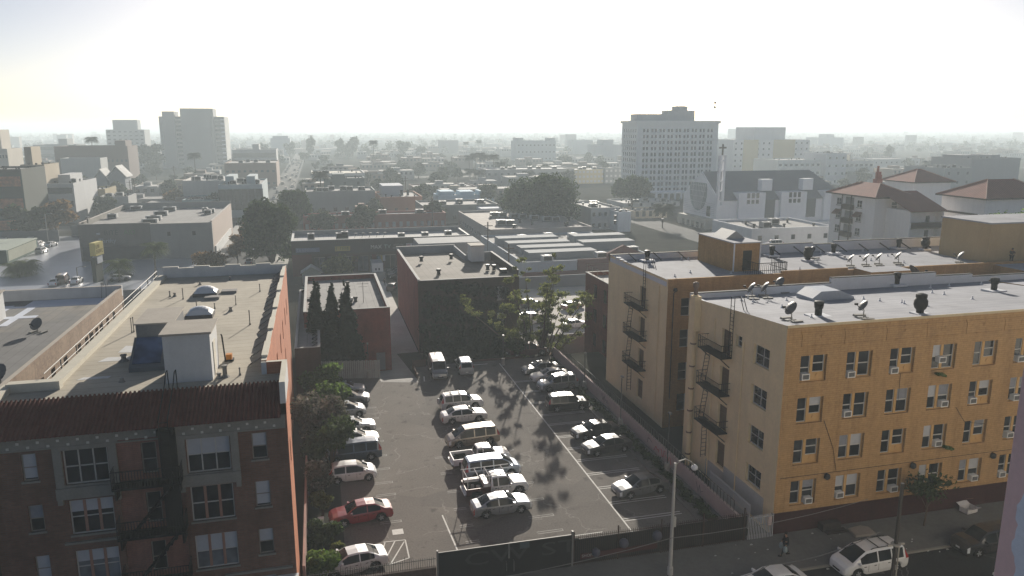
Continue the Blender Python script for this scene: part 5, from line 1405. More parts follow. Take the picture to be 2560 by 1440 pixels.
x, y = PZ(2080, 1330); k = MB(); k.box(x - .9, x + .7, y - .1, y + .5, .13, .75); k.box(x - .8, x + .9, y - .55, y - .05, .13, .35); tag(k.build('old_sofa', mat('dark_upholstery', (.03, .022, .02), .95), None, bevel=.06), 'dark discarded sofa against the red wall base', 'sofa')
lt = MB(); rnd = random.Random(9)
for i in range(36):
    x = rnd.uniform(24, 44); y = rnd.choice((rnd.uniform(39, 40.2), rnd.uniform(40, 43.6))); z = .135 if y > 39.6 else .008; s = rnd.uniform(.03, .12)
    lt.prism([(x - s, y - s * .6), (x + s, y - s * .4), (x + s * .8, y + s * .7), (x - s * .5, y + s * .6)], z, z + .03)
o = lt.build('litter', mat('pale_litter', (.4, .4, .38), .9, .4, 3)); o['kind'] = 'stuff'; o['label'] = 'scraps of pale litter on the pavement and kerb'
x, z = PY(2320, 1225, 42.4)
tree('street_tree', 'thin dark street tree before the lowest windows of the yellow wall', (x, 42.4, .13), 4.7, 2.0, Lf_d, 1000, .15, 31, 11, base=.4, shell=.1, trunk=.06)
for (u, v), lab in (((2350, 935), 'straggling plant hanging from a top row window of the yellow wall'), ((2368, 1118), 'straggling plant hanging from a third row window of the yellow wall')):
    x, z = PY(u, v, 43.9); t = thing('hanging_plant', lab, 'plant', (x, 43.9, z))
    put('leaves', leaf_mesh('leaves', [(0, -.1, 0, .35, .2, .14), (.35, -.1, -.12, .25, .15, .1), (-.3, -.1, .1, .25, .15, .1)], 170, .11, int(u), Lf_g, .2), t, (x, 43.9, z))
for u, v in ((2067, 1190), (2282, 1163), (2482, 1138)):
    x, z = PY(u, v, 44.0); k = MB(); k.lathe([(.08, .2), (.2, .12), (.22, -.12), (.1, -.25)], (x, 43.95, z), 9); k.box(x - .05, x + .05, 43.98, 44.1, z - .05, z + .2); k.build('wall_lamp', m_tar, ya)

# ---------------------------------------------------------------- people
m_skin = mat('skin', (.30, .17, .11), .6, .08)
def person(loc, rz, label, top, bottom, hair, pose='stand', hold=None):
    t = thing('person', label, 'person', loc, None, rz, True)
    st = .32 if pose == 'walk' else .04
    J = dict(pelvis=(0, 0, .96), spine=(.01, 0, 1.18), chest=(.02, 0, 1.38), neck=(.03, 0, 1.5), head=(.05, 0, 1.62), crown=(.05, 0, 1.74),
             hl=(0, .1, .92), kl=(st * .6, .11, .5), al=(st, .11, .08), tl=(st + .16, .12, .04), hr=(0, -.1, .92), kr=(-st * .3, -.11, .5), ar=(-st, -.11, .1), tr=(-st + .15, -.12, .05),
             sl=(.02, .2, 1.42), el=(-.05, .27, 1.15), wl=(.1, .27, .93), nl=(.14, .27, .84), sr=(.02, -.2, 1.42), er=(.02, -.27, 1.15), wr=(.16, -.25, .95), nr=(.2, -.25, .86))
    if pose == 'phone': J.update(el=(.1, .26, 1.2), wl=(.28, .12, 1.36), nl=(.3, .08, 1.44), er=(.1, -.26, 1.2), wr=(.28, -.12, 1.36), nr=(.3, -.08, 1.44))
    rad = dict(pelvis=.14, spine=.125, chest=.15, neck=.055, head=.095, crown=.07, hl=.09, kl=.06, al=.042, tl=.035, hr=.09, kr=.06, ar=.042, tr=.035, sl=.065, el=.045, wl=.03, nl=.035, sr=.065, er=.045, wr=.03, nr=.035)
    E_ = [('pelvis', 'spine'), ('spine', 'chest'), ('chest', 'neck'), ('neck', 'head'), ('head', 'crown'), ('pelvis', 'hl'), ('hl', 'kl'), ('kl', 'al'), ('al', 'tl'), ('pelvis', 'hr'), ('hr', 'kr'), ('kr', 'ar'), ('ar', 'tr'), ('chest', 'sl'), ('sl', 'el'), ('el', 'wl'), ('wl', 'nl'), ('chest', 'sr'), ('sr', 'er'), ('er', 'wr'), ('wr', 'nr')]
    def skin(name, keys, edges, grow, m):
        ks = list(keys); me = bpy.data.meshes.new(name); me.from_pydata([J[q] for q in ks], [(ks.index(a), ks.index(b)) for a, b in edges], [])
        o = bpy.data.objects.new(name, me); COL.objects.link(o); o.parent = t
        md = o.modifiers.new('skin', 'SKIN'); md.use_smooth_shade = True; o.modifiers.new('sub', 'SUBSURF').render_levels = 1
        for i, q in enumerate(ks):
            v = me.skin_vertices[0].data[i]; v.radius = (rad[q] + grow, rad[q] + grow); v.use_root = (i == 0)
        me.materials.append(m); return o
    skin('body', J, E_, 0, m_skin)
    skin('jacket', ['chest', 'spine', 'pelvis', 'sl', 'el', 'wl', 'sr', 'er', 'wr'], [('chest', 'spine'), ('spine', 'pelvis'), ('chest', 'sl'), ('sl', 'el'), ('el', 'wl'), ('chest', 'sr'), ('sr', 'er'), ('er', 'wr')], .022, top)
    skin('trousers', ['pelvis', 'hl', 'kl', 'al', 'hr', 'kr', 'ar'], [('pelvis', 'hl'), ('hl', 'kl'), ('kl', 'al'), ('pelvis', 'hr'), ('hr', 'kr'), ('kr', 'ar')], .02, bottom)
    k = MB(); k.lathe([(.085, -.08), (.108, 0), (.1, .07), (.05, .12), (.01, .13)], (.03, 0, 1.68), 10); k.build('hair', hair, t, True)
    k = MB()
    for s in (-.035, .035): k.box(.135, .15, s - .012, s + .012, 1.63, 1.645)
    k.box(.14, .165, -.012, .012, 1.58, 1.62); k.box(.135, .145, -.025, .025, 1.545, 1.555); k.build('face_features', BLACK, t)
    k = MB()
    for q, s in (('tl', .12), ('tr', -.12)): a = J[q]; k.box(a[0] - .2, a[0] + .05, a[1] - .05, a[1] + .05, max(0, a[2] - .05), a[2] + .05)
    k.build('shoes', BLACK, t)
    if hold:
        for q in hold:
            a = J[q]; k = MB(); k.lathe([(.03, 0), (.14, -.12), (.17, -.32), (.1, -.45)], a, 8)
            b_ = k.build('carrier_bag', mat('pale_carrier_bag', (.20, .24, .25), .5), None, True); b_.location = loc; b_.rotation_euler = (0, 0, rz)
            tag(b_, 'pale carrier bag held by the walking person in black, %s hand' % ('left' if q == 'nl' else 'right'), 'bag')
m_blkc = mat('black_cloth', (.012, .012, .013), .95); m_dkh = mat('dark_hair', (.012, .01, .009), .7)
person((73.2, 66.0, 14.4), R(-100), 'person in black clothes standing on the rear white roof by the tan lift house', m_blkc, m_blkc, m_dkh, 'phone')
x, y = PZ(1962, 1392); person((x, y, .13), R(170), 'person in dark clothes walking along the pavement with carrier bags', m_blkc, mat('grey_trousers', (.04, .045, .05), .9), m_dkh, 'walk', ('nl', 'nr'))
x, y = PZ(962, 715, G); person((x, y, G), R(-95), 'person in dark clothes walking down the sunlit alley behind the lot', m_blkc, m_blkc, m_dkh, 'walk')
# ---------------------------------------------------------------- middle distance
m_redb = brick('red_brick', (.27, .075, .058), (.23, .066, .052), (.20, .09, .07), .5, .16, (.10, .035, .03), .5)
m_redw = brick('weathered_red_brick', (.21, .075, .058), (.17, .06, .05), (.16, .09, .075), .5, .16, (.13, .06, .05), .6)
m_groof = roofmat('grey_cap_sheet', (.27, .26, .25), (.31, .30, .29), 1.0, 0, .5)
m_broof = roofmat('brownish_cap_sheet', (.20, .18, .155), (.24, .22, .20), 1.0, 0, .5)
m_wroof2 = roofmat('pale_cap_sheet', (.44, .43, .41), (.5, .49, .48), 1.2, 0, .5)
m_lot2 = asphalt('pale_yard_concrete', (.52, .49, .45), 0.0)
m_gw = mat('grey_painted_block', (.23, .235, .24), .9, .12, .4, streak=.3)
m_dk = mat('dark_opening', (.012, .013, .015), .6, .1)
m_acu = mat('rooftop_unit', (.36, .36, .35), .6, .15, 2)

def flatbox(t, x0, x1, y0, y1, z0, z1, mw, mr, par=.7, th=.25, cop=None, mside=None):
    """four walls, a roof sunk behind a parapet with its coping"""
    k = MB()
    k.box(x0, x1, y0, y0 + th, z0, z1, 0); k.box(x0, x1, y1 - th, y1, z0, z1, 0)
    k.box(x0, x0 + th, y0 + th, y1 - th, z0, z1, 1); k.box(x1 - th, x1, y0 + th, y1 - th, z0, z1, 1)
    k.build('wall', [mw, mside or mw], t)
    k = MB(); k.box(x0 + th, x1 - th, y0 + th, y1 - th, z1 - par - .15, z1 - par); k.build('flat_roof', mr, t)
    if cop:
        k = MB(); o = .04
        k.box(x0 - o, x1 + o, y0 - o, y0 + th + o, z1, z1 + .07); k.box(x0 - o, x1 + o, y1 - th - o, y1 + o, z1, z1 + .07)
        k.box(x0 - o, x0 + th + o, y0 + th + o, y1 - th - o, z1, z1 + .07); k.box(x1 - th - o, x1 + o, y0 + th + o, y1 - th - o, z1, z1 + .07); k.build('coping', cop, t)
    return t
def unit(t, x, y, z, a=1.2, c=.9, h=1.0, m=None, name='rooftop_unit'):
    k = MB(); k.box(x - a, x + a, y - c, y + c, z + .2, z + h, 0); k.box(x - a * .9, x + a * .9, y - c * .9, y + c * .9, z, z + .2, 1); k.box(x - a * .8, x + a * .8, y - c - .02, y - c, z + .35, z + h - .15, 1); k.lathe([(a * .45, 0), (a * .45, .08)], (x, y, z + h), 9, 1)
    return k.build(name, [m or m_acu, m_dk], t)
def vents(t, pts, z, s=.3, h=.7):
    for x, y in pts:
        k = MB(); k.lathe([(s, 0), (s * .7, .15), (s * .7, h * .6), (s * 1.1, h * .7), (s * .9, h)], (x, y, z), 8); k.build('roof_vent', BLACK, t)
rat = lambda u, v=520: PY(u, v, 1)[0]

# ivy covered house
iv = thing('ivy_covered_house', 'two storey brick house with dark ivy over its front, behind the lot', 'house', (13.65, 109.4, G))
k = MB(); k.box(13.65, 29, 109.4, 109.7, G, 7.0, 1); k.box(13.65, 13.95, 109.7, 140, G, 7.15, 0); k.box(28.7, 29, 109.7, 128, G, 7.9, 1); k.box(13.65, 24.5, 140, 140.3, G, 7.45, 2); k.box(24.2, 24.5, 128, 140, G, 7.4, 2); k.box(18, 30, 142, 150, G, 7.6, 2); k.box(24.5, 29, 127.7, 128, G, 7.9, 2)
k.build('wall', [m_redb, brick('dark_ivy_brick', (.05, .03, .025), (.04, .025, .02), (.03, .025, .02)), m_gray], iv)
k = MB(); k.face([(13.95, 109.7, 6.85), (28.7, 109.7, 6.85), (28.7, 127.7, 6.5), (13.95, 127.7, 6.5)]); k.face([(13.95, 127.7, 6.5), (24.2, 127.7, 6.5), (24.2, 140, 6.1), (13.95, 140, 6.1)]); k.build('flat_roof', m_broof, iv)
k = MB(); k.box(13.6, 14.0, 109.35, 140, 7.15, 7.22); k.box(13.6, 29.05, 109.35, 109.75, 7.0, 7.07); k.box(13.6, 24.55, 139.95, 140.35, 7.45, 7.53); k.box(28.65, 29.05, 109.75, 128.05, 7.9, 7.97); k.build('coping', mat('pale_coping', (.40, .39, .37), .9), iv)
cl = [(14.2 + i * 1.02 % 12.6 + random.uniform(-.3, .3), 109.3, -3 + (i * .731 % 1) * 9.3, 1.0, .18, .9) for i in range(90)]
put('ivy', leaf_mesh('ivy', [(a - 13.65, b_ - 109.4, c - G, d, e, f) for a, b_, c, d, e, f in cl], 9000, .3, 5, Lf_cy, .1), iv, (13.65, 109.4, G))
for z in (3.6, -.4):
    k = MB(); k.box(25.6, 26.5, 109.28, 109.4, z, z + 1.9); f = k.build('window', m_blind, iv); k = MB(); k.box(25.5, 26.6, 109.2, 109.4, z - .12, z); k.build('sill', m_frameW, f)
k = MB(); k.box(24.6, 26.9, 124.5, 127.6, 6.85, 9.5, 0); k.box(24.5, 27, 124.4, 127.7, 9.5, 9.62, 1); k.build('stair_house', [m_wht, MATS['sheet_roof']], iv)
vents(iv, ((16.5, 127), (21.8, 128), (17.5, 114.5), (25.7, 116.5), (26.6, 116)), 6.85, .38, .9)
k = MB(); k.box(27, 28, 113, 114, 6.85, 7.5); k.build('roof_hatch', BLACK, iv)

# red brick house beside it
rb = thing('red_brick_house', 'low red brick house with a grey flat roof behind the three cypresses', 'house', (-2.4, 94, G))
flatbox(rb, -2.4, 8.1, 94, 117.5, G, 6.9, m_redb, m_groof, .65, .28, MATS['pale_coping'], m_redb)
k = MB(); k.box(.6, 1.4, 93.97, 94, 1.2, 2.6); f = k.build('window', m_frameW, rb); k = MB(); k.box(6.2, 7.3, 93.95, 94, -1.2, 1.1); k.build('door', mat('grey_door', (.2, .2, .21), .7), rb)
vents(rb, ((3.6, 112), (3.2, 103.5), (4.2, 101.3)), 6.25, .3, .7); unit(rb, 3.4, 101.8, 6.25, .5, .4, .5)
k = MB(); k.tube([(5.2, 100.5, 6.25), (5.2, 100.5, 9.0)], .035, 4); k.tube([(4.4, 100.5, 8.8), (6.0, 100.5, 8.8)], .02, 4); k.tube([(4.6, 100.5, 8.4), (5.8, 100.5, 8.4)], .02, 4); k.build('aerial', m_ste, rb)
# flat brown house between the cypresses and the brick apartment house
bn = thing('side_shed', 'narrow grey roofed shed between the orange house wall and the cypresses', 'shed', (-3, 86, G))
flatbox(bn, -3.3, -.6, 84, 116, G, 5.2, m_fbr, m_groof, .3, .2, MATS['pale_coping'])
k = MB()
for i in range(12): k.tube([(-.75, 86 + i * 1.6, 5.2), (-1.5, 86.8 + i * 1.6, 4.95)], .05, 4); k.tube([(-.75, 86 + i * 1.6, 5.2), (-1.5, 85.4 + i * 1.6, 4.95)], .05, 4)
k.build('roof_brace', m_iron, bn); unit(bn, -1.5, 104, 4.9, .6, .6, 1.6, mat('dark_unit', (.05, .05, .05), .7))
# alley paving and the yard behind the pepper tree
p = MB(); p.box(8.3, 13.5, 110, 166, G - .05, G + .012); p.box(30.5, 75, 100, 172, G - .05, G + .01); struct('pale_yard', p, m_lot2)
k = MB(); k.box(-4, 13.6, 166, 166.3, G, G + 2.1); tag(k.build('yard_wall', m_gw), 'grey block wall across the far end of the sunlit alley', 'wall')
k = MB(); k.box(29.2, 44, 99.6, 99.9, G, .2); tag(k.build('yard_wall', m_gw), 'dark grey wall behind the end of the pink wall', 'wall')
k = MB(); k.box(30, 62, 150, 150.3, G, G + 2.6); tag(k.build('yard_wall', mat('dark_blue_grey_wall', (.14, .15, .17), .9)), 'blue grey wall across the bright yard behind the pepper tree', 'wall')
YG = 'vehicles in the bright yard behind the pepper tree'
for i, (x, y, kd, pm_, lb_) in enumerate(((34, 122, 'van', P_wht, 'white van parked in the bright yard seen through the pepper tree'), (41, 118, 'sedan', P_wht, 'white car low in the bright yard behind the pepper tree'), (37.5, 134, 'suv', P_gry, 'dark car in the bright yard behind the pepper tree'), (45, 131, 'sedan', P_red, 'reddish car in the bright yard behind the pepper tree'))):
    car(kd, pm_, (x, y, G), R(8 + i * 5), lb_, 'car', YG, simple=True)
# dark brick block behind the rear yellow wing
db = thing('dark_brick_block', 'dark reddish brick block with a railed roof behind the rear yellow wing', 'building', (35, 82, G))
flatbox(db, 35, 55, 82, 96.5, G, 9.7, m_redw, m_wroof2, .5, .25, MATS['pale_coping'], m_redw)
k = MB()
for i in range(8): k.tube([(35.1, 82.2 + i * 2, 9.7), (35.1, 82.2 + i * 2, 10.8)], .03, 4)
k.tube([(35.1, 82.2, 10.8), (35.1, 96.4, 10.8)], .035, 4); k.tube([(35.1, 96.4, 10.8), (46, 96.4, 10.8)], .035, 4); k.build('roof_railing', m_ste, db)
for z in (7, 3.7, .4):
    for y in (85, 88.5, 92):
        k = MB(); k.box(34.96, 35.02, y, y + 1.0, z, z + 1.7, 0); k.build('window', GL, db)

# strip of shops
sm = thing('shop_strip', 'long one storey shop row with a dark fascia and faded signs', 'shops', (-6.3, 176, G))
m_fas = mat('dark_fascia', (.06, .055, .055), .85, .2, .8)
k = MB(); k.box(-6.3, 34.5, 176, 176.4, 1.0, 4.1, 0); k.box(-6.3, 34.5, 178, 178.3, G, 1.0, 1); k.box(-6.3, -5.9, 176.4, 190, G, 4.1, 2); k.box(34.1, 34.5, 176.4, 190, G, 4.1, 2); k.box(-6.3, 34.5, 190, 190.3, G, 4.6, 2); k.box(-6.3, -2, 176, 178, G, 1, 3)
k.build('wall', [m_fas, mat('shopfront_wall', (.07, .05, .045), .85, .3, .6), m_gw, mat('dark_red_wall', (.11, .035, .035), .9)], sm)
k = MB(); k.box(-5.9, 34.1, 176.4, 190, 3.1, 3.4); k.build('flat_roof', m_wroof2, sm)
k = MB(); k.box(-6.35, 34.55, 175.95, 176.45, 4.1, 4.2); k.box(-6.35, -5.85, 176.45, 190.3, 4.1, 4.2); k.box(34.05, 34.55, 176.45, 190.3, 4.1, 4.2); k.build('coping', mat('bright_coping', (.5, .5, .48), .8), sm)
k = MB()
for i in range(100): k.box(-6.2 + i * .405, -6.0 + i * .405, 175.93, 176, 3.2, 4.0)
k.build('fascia_ribs', mat('fascia_rib', (.075, .07, .068), .9), sm)
m_s1 = mat('faded_blue_sign', (.16, .19, .26), .7, .15, 1); m_s2 = mat('yellow_sign', (.36, .30, .10), .7, .15, 1); m_s3 = mat('white_sign', (.42, .43, .46), .7, .1, 1); m_l1 = mat('pale_letters', (.55, .55, .5), .7); m_l2 = mat('dark_letters', (.03, .035, .06), .7)
k = MB(); k.box(-5.4, -.2, 175.85, 175.93, 1.5, 2.5); s = k.build('shop_sign', m_s1, sm); glyphs(s, 'lettering', -5.1, -.5, 175.85, 1.65, .7, mat('blue_grey_letters', (.30, .34, .40), .7), 3)
k = MB(); k.box(3.2, 6.6, 175.85, 175.93, 1.5, 2.6); s = k.build('shop_sign', m_s2, sm); glyphs(s, 'lettering', 3.5, 6.4, 175.85, 1.7, .75, mat('green_letters', (.10, .15, .06), .7), 5)
s = text(sm, 'shop_sign', 'MAX', (11.2, 175.9, 1.5), 1.25, m_l1, sx=.95); text(sm, 'shop_sign', 'TV', (14.3, 175.9, 1.5), 1.25, mat('greenish_letters', (.28, .38, .33), .7)); glyphs(sm, 'shop_sign', 16.5, 19.0, 175.93, 2.25, .42, mat('dim_letters', (.2, .2, .19), .8), 6); glyphs(sm, 'shop_sign', 16.3, 19.2, 175.93, 1.55, .42, MATS['dim_letters'], 7)
k = MB(); k.box(19.4, 31.0, 175.85, 175.93, 1.35, 2.75); s = k.build('shop_sign', m_s3, sm); text(s, 'lettering', 'LAVANDERIA', (20.7, 175.84, 1.5), 1.35, m_l2, sx=1.12); k = MB(); k.box(19.5, 20.4, 175.83, 175.85, 1.5, 2.6); k.build('emblem', mat('pinkish_emblem', (.4, .28, .3), .7), s)
for i, x in enumerate((-1.5, 1.5, 5, 8.3, 11.4, 14.6, 17.8, 21, 24, 27)):
    k = MB(); k.box(x, x + 2.4, 177.9, 178, G + .3, -.2); f = k.build('shop_window', GL if i % 3 else GLc, sm); k = MB(); k.box(x - .06, x + 2.46, 177.88, 178, -.2, -.05); k.box(x + 1.15, x + 1.25, 177.87, 177.9, G + .3, -.2); k.build('frame', m_frameG, f)
rnd = random.Random(2)
for i in range(14):
    x = rnd.uniform(-4, 27); k = MB(); k.box(x, x + rnd.uniform(.5, 1.2), 177.82, 177.86, rnd.uniform(-2.2, -.6), rnd.uniform(-.4, .2)); k.build('poster', rnd.choice((m_s1, m_s2, m_s3, MATS['dark_red_wall'])), sm)
for u, h in ((777, 1.6), (848, 1.5), (862, 1.8), (1003, 1.0), (1062, 1.0), (1120, 1.2)):
    x = PY(u, 585, 182)[0]; unit(sm, x, 182, 3.4, .8, .8, h)
k = MB()
for i in range(5):
    x = 8 + i * 1.7; k.tube([(x, 183, 3.4), (x + .4, 183.4, 4.4)], .06, 4); k.lathe([(.02, 0), (.35, .15), (.4, .2)], (x + .4, 183.4, 4.3), 7)
k.build('roof_clutter', m_dk, sm)
p = MB(); p.box(-8, 40, 166.4, 178, G - .05, G + .012); struct('shop_parking', p, m_road)
x = PY(943, 680, 170)[0]
tk = thing('box_truck', 'white box truck seen from behind before the shop row', 'truck', (x, 170, G))
k = MB(); k.box(x - 1.25, x + 1.25, 168.6, 174, G + .75, G + 3.6); k.build('cargo_box', P_wht, tk); k = MB(); k.box(x - 1.05, x + 1.05, 174.1, 176, G + .6, G + 2.5); k.build('cab', P_wht, tk)
k = MB(); k.box(x - .5, x - .2, 168.57, 168.6, G + 2.0, G + 2.5); k.box(x + .2, x + .5, 168.57, 168.6, G + 2.0, G + 2.5); k.build('rear_window', GL, tk)
k = MB(); k.box(x - 1.2, x + 1.2, 168.5, 168.62, G + .55, G + .75); k.build('rear_bumper', m_ste, tk)
for sx in (-1.05, 1.05):
    for y in (169.8, 174.9): k = MB(); k.tube([(x + sx - .12, y, G + .45), (x + sx + .12, y, G + .45)], .45, 12); k.build('wheel', TYRE, tk)
for i, (y, c, n_) in enumerate(((176.0, P_sil, 'farthest silver car of the row beside the box truck'), (173.4, P_gre, 'grey car second from the shops beside the box truck'), (170.8, P_sil, 'silver car third from the shops beside the box truck'), (168.3, P_blk, 'black car nearest the alley wall beside the box truck'))):
    car('sedan', c, (16.8, y, G), PI + R(8), n_, 'car', 'cars before the shop row', simple=True)
x, y = PZ(1000, 700, G); car('suv', P_gry, (14.2, 156, G), R(70), 'dark car at the end of the sunlit alley', 'car', simple=True)
k = MB(); x = PY(778, 670, 168)[0]; k.extr([(x - 2, G), (x + 2, G), (x + 2, G + 2.2), (x, G + 3.4), (x - 2, G + 2.2)], 'y', 168, 171); t = thing('garden_shrine', 'small pale gabled shed before the shop row', 'shed', (x, 168, G)); k.build('shed_body', mat('pale_green_wall', (.25, .28, .24), .9, .2), t)
k = MB(); k.extr([(x - 2.3, G + 2.1), (x, G + 3.5), (x + 2.3, G + 2.1), (x + 2.3, G + 2.2), (x, G + 3.65), (x - 2.3, G + 2.2)], 'y', 167.8, 171.2); k.build('roof', m_wroof2, t)
x, y = PZ(845, 690, G); tree('bushy_tree', 'yellowish green bushy tree before the shop row', (x, 170, G), 5.6, 4.2, Lf_ol, 4200, .38, 41, 12, base=.15)

# discount store with faded wall letters
ra = thing('grey_store', 'wide grey windowless store with rooftop units and faded wall letters', 'store', (-58, 210, G))
m_st1 = mat('brown_grey_stucco', (.155, .145, .13), .9, .12, .3, streak=.3); m_st2 = mat('light_grey_stucco', (.24, .235, .225), .9, .12, .3, streak=.3); m_st3 = mat('beige_stucco_flank', (.36, .29, .25), .9, .1, .3)
k = MB(); k.box(-58.5, -41.8, 210, 210.4, G, 5.3, 0); k.box(-41.8, -27, 209.6, 210.4, G, 5.0, 1); k.box(-27.4, -27, 210.4, 258, G, 5.3, 2); k.box(-58.5, -58.1, 210.4, 258, G, 5.6, 0); k.box(-58.5, -27, 258, 258.4, G, 6.2, 1); k.box(-27, -26.6, 212, 250, G, -1.5, 3); k.box(-57, -57.4, 214, 216, 5.3, 6.4, 0)
k.build('wall', [m_st1, m_st2, m_st3, m_wht], ra)
k = MB(); k.box(-58.1, -27.4, 210.4, 258, 4.0, 4.3); k.build('flat_roof', m_groof, ra)
k = MB(); k.box(-58.6, -41.8, 209.95, 210.45, 5.3, 5.4); k.box(-41.8, -27, 209.55, 210.45, 5.0, 5.1); k.box(-27.45, -26.95, 210.45, 258.4, 5.3, 5.4); k.box(-58.55, -58.05, 210.45, 258.4, 5.6, 5.7); k.build('coping', mat('store_coping', (.36, .33, .30), .8), ra)
k = MB(); k.box(-58, -41.9, 209.8, 210, -3.8, -.4); k.build('shopfront', mat('dark_shopfront', (.05, .055, .06), .5, .3, .8), ra)
e = MB(); e.prism([(0, 0), (.9, .45), (.9, 1.5), (-.9, 1.5), (-.9, .45)], 0, .03); o = e.build('emblem', mat('dark_navy_emblem', (.03, .035, .06), .7), ra); o.location = (-54.0 + 58, 209.98 - 210, 2.0 - G); o.rotation_euler = (PI / 2, 0, 0)
k = MB(); k.tube([(-54.4, 209.93, 2.9), (-53.6, 209.93, 2.9)], .28, 6); k.build('emblem_mark', m_s3, ra)
text(ra, 'wall_letters', 'RITE', (-52.7, 209.96, 2.2), 1.7, mat('dark_wall_letters', (.06, .06, .065), .8)); text(ra, 'wall_letters', 'AID', (-48.2, 209.96, 2.2), 1.7, mat('green_wall_letters', (.10, .16, .09), .8)); text(ra, 'wall_letters', 'Thrifty', (-54.2, 209.96, .3), 1.5, mat('pale_blue_letters', (.30, .34, .38), .8))
for x in (-37.5, -31.5): k = MB(); k.box(x - .4, x + .4, 209.57, 209.6, 1.9, 2.9); k.build('louvre', m_dk, ra)
for u, v, a in ((341, 523, 1.6), (424, 525, 1.8), (403, 536, 1.8), (385, 548, 1.9), (376, 556, 1.9), (282, 543, 1.2), (520, 533, 1.0), (528, 530, 1.0), (513, 527, .7)):
    x, y = PZ(u, v, 4.6); unit(ra, x, min(max(y, 212), 255), 4.3, a, 1.1, 1.3)
p = MB(); p.box(-140, -28, 160, 262, G - .05, G + .01); struct('store_parking', p, m_sheen)
p = MB(); p.box(-25, -11.5, 118, 1400, G - .05, G + .016); p.box(-900, 900, 276, 290, G - .05, G + .014); p.box(-900, 900, 520, 534, G - .05, G + .014); p.box(108, 120, 175, 900, G - .05, G + .018); struct('side_street', p, asphalt('side_street_asphalt', (.075, .075, .075), 0, .9, .03))
p = MB(); p.box(-28, -25, 118, 276, G - .05, G + .1); p.box(-11.5, -8, 118, 276, G - .05, G + .1); struct('side_pavement', p, m_conc)
x, y = PZ(250, 702, G)
sy = thing('sign_pylon', 'tall sign pylon with a yellow box over a white one on an orange post', 'sign', (x, y, G), None, R(78), True)
zt = PY(245, 604, y)[1] - G; kx = y / 1900
k = MB(); k.box(-.9, .9, -.35, .35, 0, zt * .44); k.build('orange_post', mat('orange_tile_post', (.45, .16, .08), .8, .2, 2), sy)
k = MB(); k.box(-2.1, 1.0, -.42, .42, 0, zt * .62); k.build('backing_post', mat('dark_green_post', (.05, .06, .05), .8), sy)
k = MB(); k.box(-1.1, 1.25, -.5, .5, zt * .46, zt * .64); k.build('white_panel', mat('white_sign_face', (.62, .63, .66), .5), sy)
k = MB(); k.box(-1.7, 1.9, -.6, .6, zt * .66, zt * .99); yb_ = k.build('yellow_panel', mat('yellow_sign_face', (.50, .42, .14), .5, .1), sy)
glyphs(yb_, 'lettering', -1.4, .2, -.6, zt * .84, .8, mat('brownish_letters', (.2, .14, .03), .7), 8); glyphs(yb_, 'lettering', -1.3, 1.6, -.6, zt * .72, .8, MATS['brownish_letters'], 9)
SGp = 'cars by the grey store'
for u, v, kd, c, hd, lab in ((10, 608, 'van', P_wht, 100, 'white van at the left edge by the green shed'), (15, 622, 'sedan', P_wht, 95, 'white car below the white van at the left edge'), (44, 622, 'suv', P_blk, 95, 'black car behind the green shed wall'), (80, 602, 'suv', P_wht, 88, 'white sport utility car at the back of the store lot'), (78, 625, 'sedan', P_sil, 85, 'silver car nearest the green shed in the store lot'), (105, 628, 'suv', P_sil, 85, 'grey car in the front row of the store lot'), (98, 612, 'suv', P_wht, 85, 'whitish car in the second row of the store lot'), (128, 612, 'sedan', P_wht, 80, 'shiny white car at the right end of the store lot row'), (112, 592, 'suv', P_gry, 85, 'dark car at the top of the store lot row'), (12, 590, 'sedan', P_gre, 90, 'grey car at the far left edge of the store lot'),
   (158, 702, 'van', P_brn, 95, 'dark brown van standing by the wall below the store lot'), (192, 703, 'sedan', P_wht, 90, 'white car right of the dark brown van'), (138, 708, 'sedan', P_wht, 92, 'white car left of the dark brown van'), (298, 697, 'sedan', P_sil, 10, 'silver car in front of the grey store'), (305, 688, 'sedan', P_blk, 10, 'black car behind the silver one in front of the grey store'), (205, 544, 'pickup', P_wht, 5, 'white pickup on the road beyond the store lot'), (37, 557, 'van', P_wht, 185, 'small white van far beyond the store lot'),
   (625, 655, 'sedan', P_gre, 85, 'grey car parked on the side street by the store flank'), (636, 632, 'suv', P_sil, 85, 'silver car up the side street'), (615, 672, 'sedan', P_blk, 85, 'dark car at the near end of the side street')):
    x, y = PZ(u, v + 4, G); car(kd, c, (x, y, G), R(hd), lab, 'car', SGp, simple=True)
k = MB(); x0, y0 = PZ(0, 665, G); x0 = PZ(-40, 660, G)[0]; x1 = PZ(32, 655, G)[0]; y0 = PZ(32, 660, G)[1]
gs = thing('green_shed', 'dark green shed with a pale framed end at the left edge', 'shed', (x1, y0, G))
k.box(x0 - 8, x1, y0, y0 + 22, G, G + 3.4); k.build('shed_wall', mat('dark_green_wall', (.02, .05, .035), .8, .2), gs); k = MB(); k.box(x0 - 8.2, x1 + .15, y0 - .1, y0 + 22.1, G + 3.4, G + 3.55); k.build('roof_edge', mat('pale_green_edge', (.3, .33, .28), .8), gs)
k = MB(); k.box(x1, x1 + .04, y0 + 1, y0 + 21, G + .6, G + 3.2); k.build('pale_end_wall', mat('greenish_beige_wall', (.24, .25, .2), .9, .2), gs)
k = MB(); k.box(-75, -27.5, 158.5, 158.8, G, G + 2.2); tag(k.build('lot_wall', m_gw), 'long grey wall below the store lot', 'wall')
k = MB(); k.box(-75, -60, 262, 262.4, G, G + 3.4); k.box(-110, -75, 250, 250.4, G, G + 3.4); tag(k.build('lot_wall', mat('dull_dark_wall', (.13, .13, .13), .9, .2)), 'long dull wall behind the parked cars of the store lot', 'wall')
frm = frond_mesh('fronds', 44, 3.3, 3, leafmat('palm_leaf', (.06, .085, .02), (.13, .16, .05), .4), .95, .7)
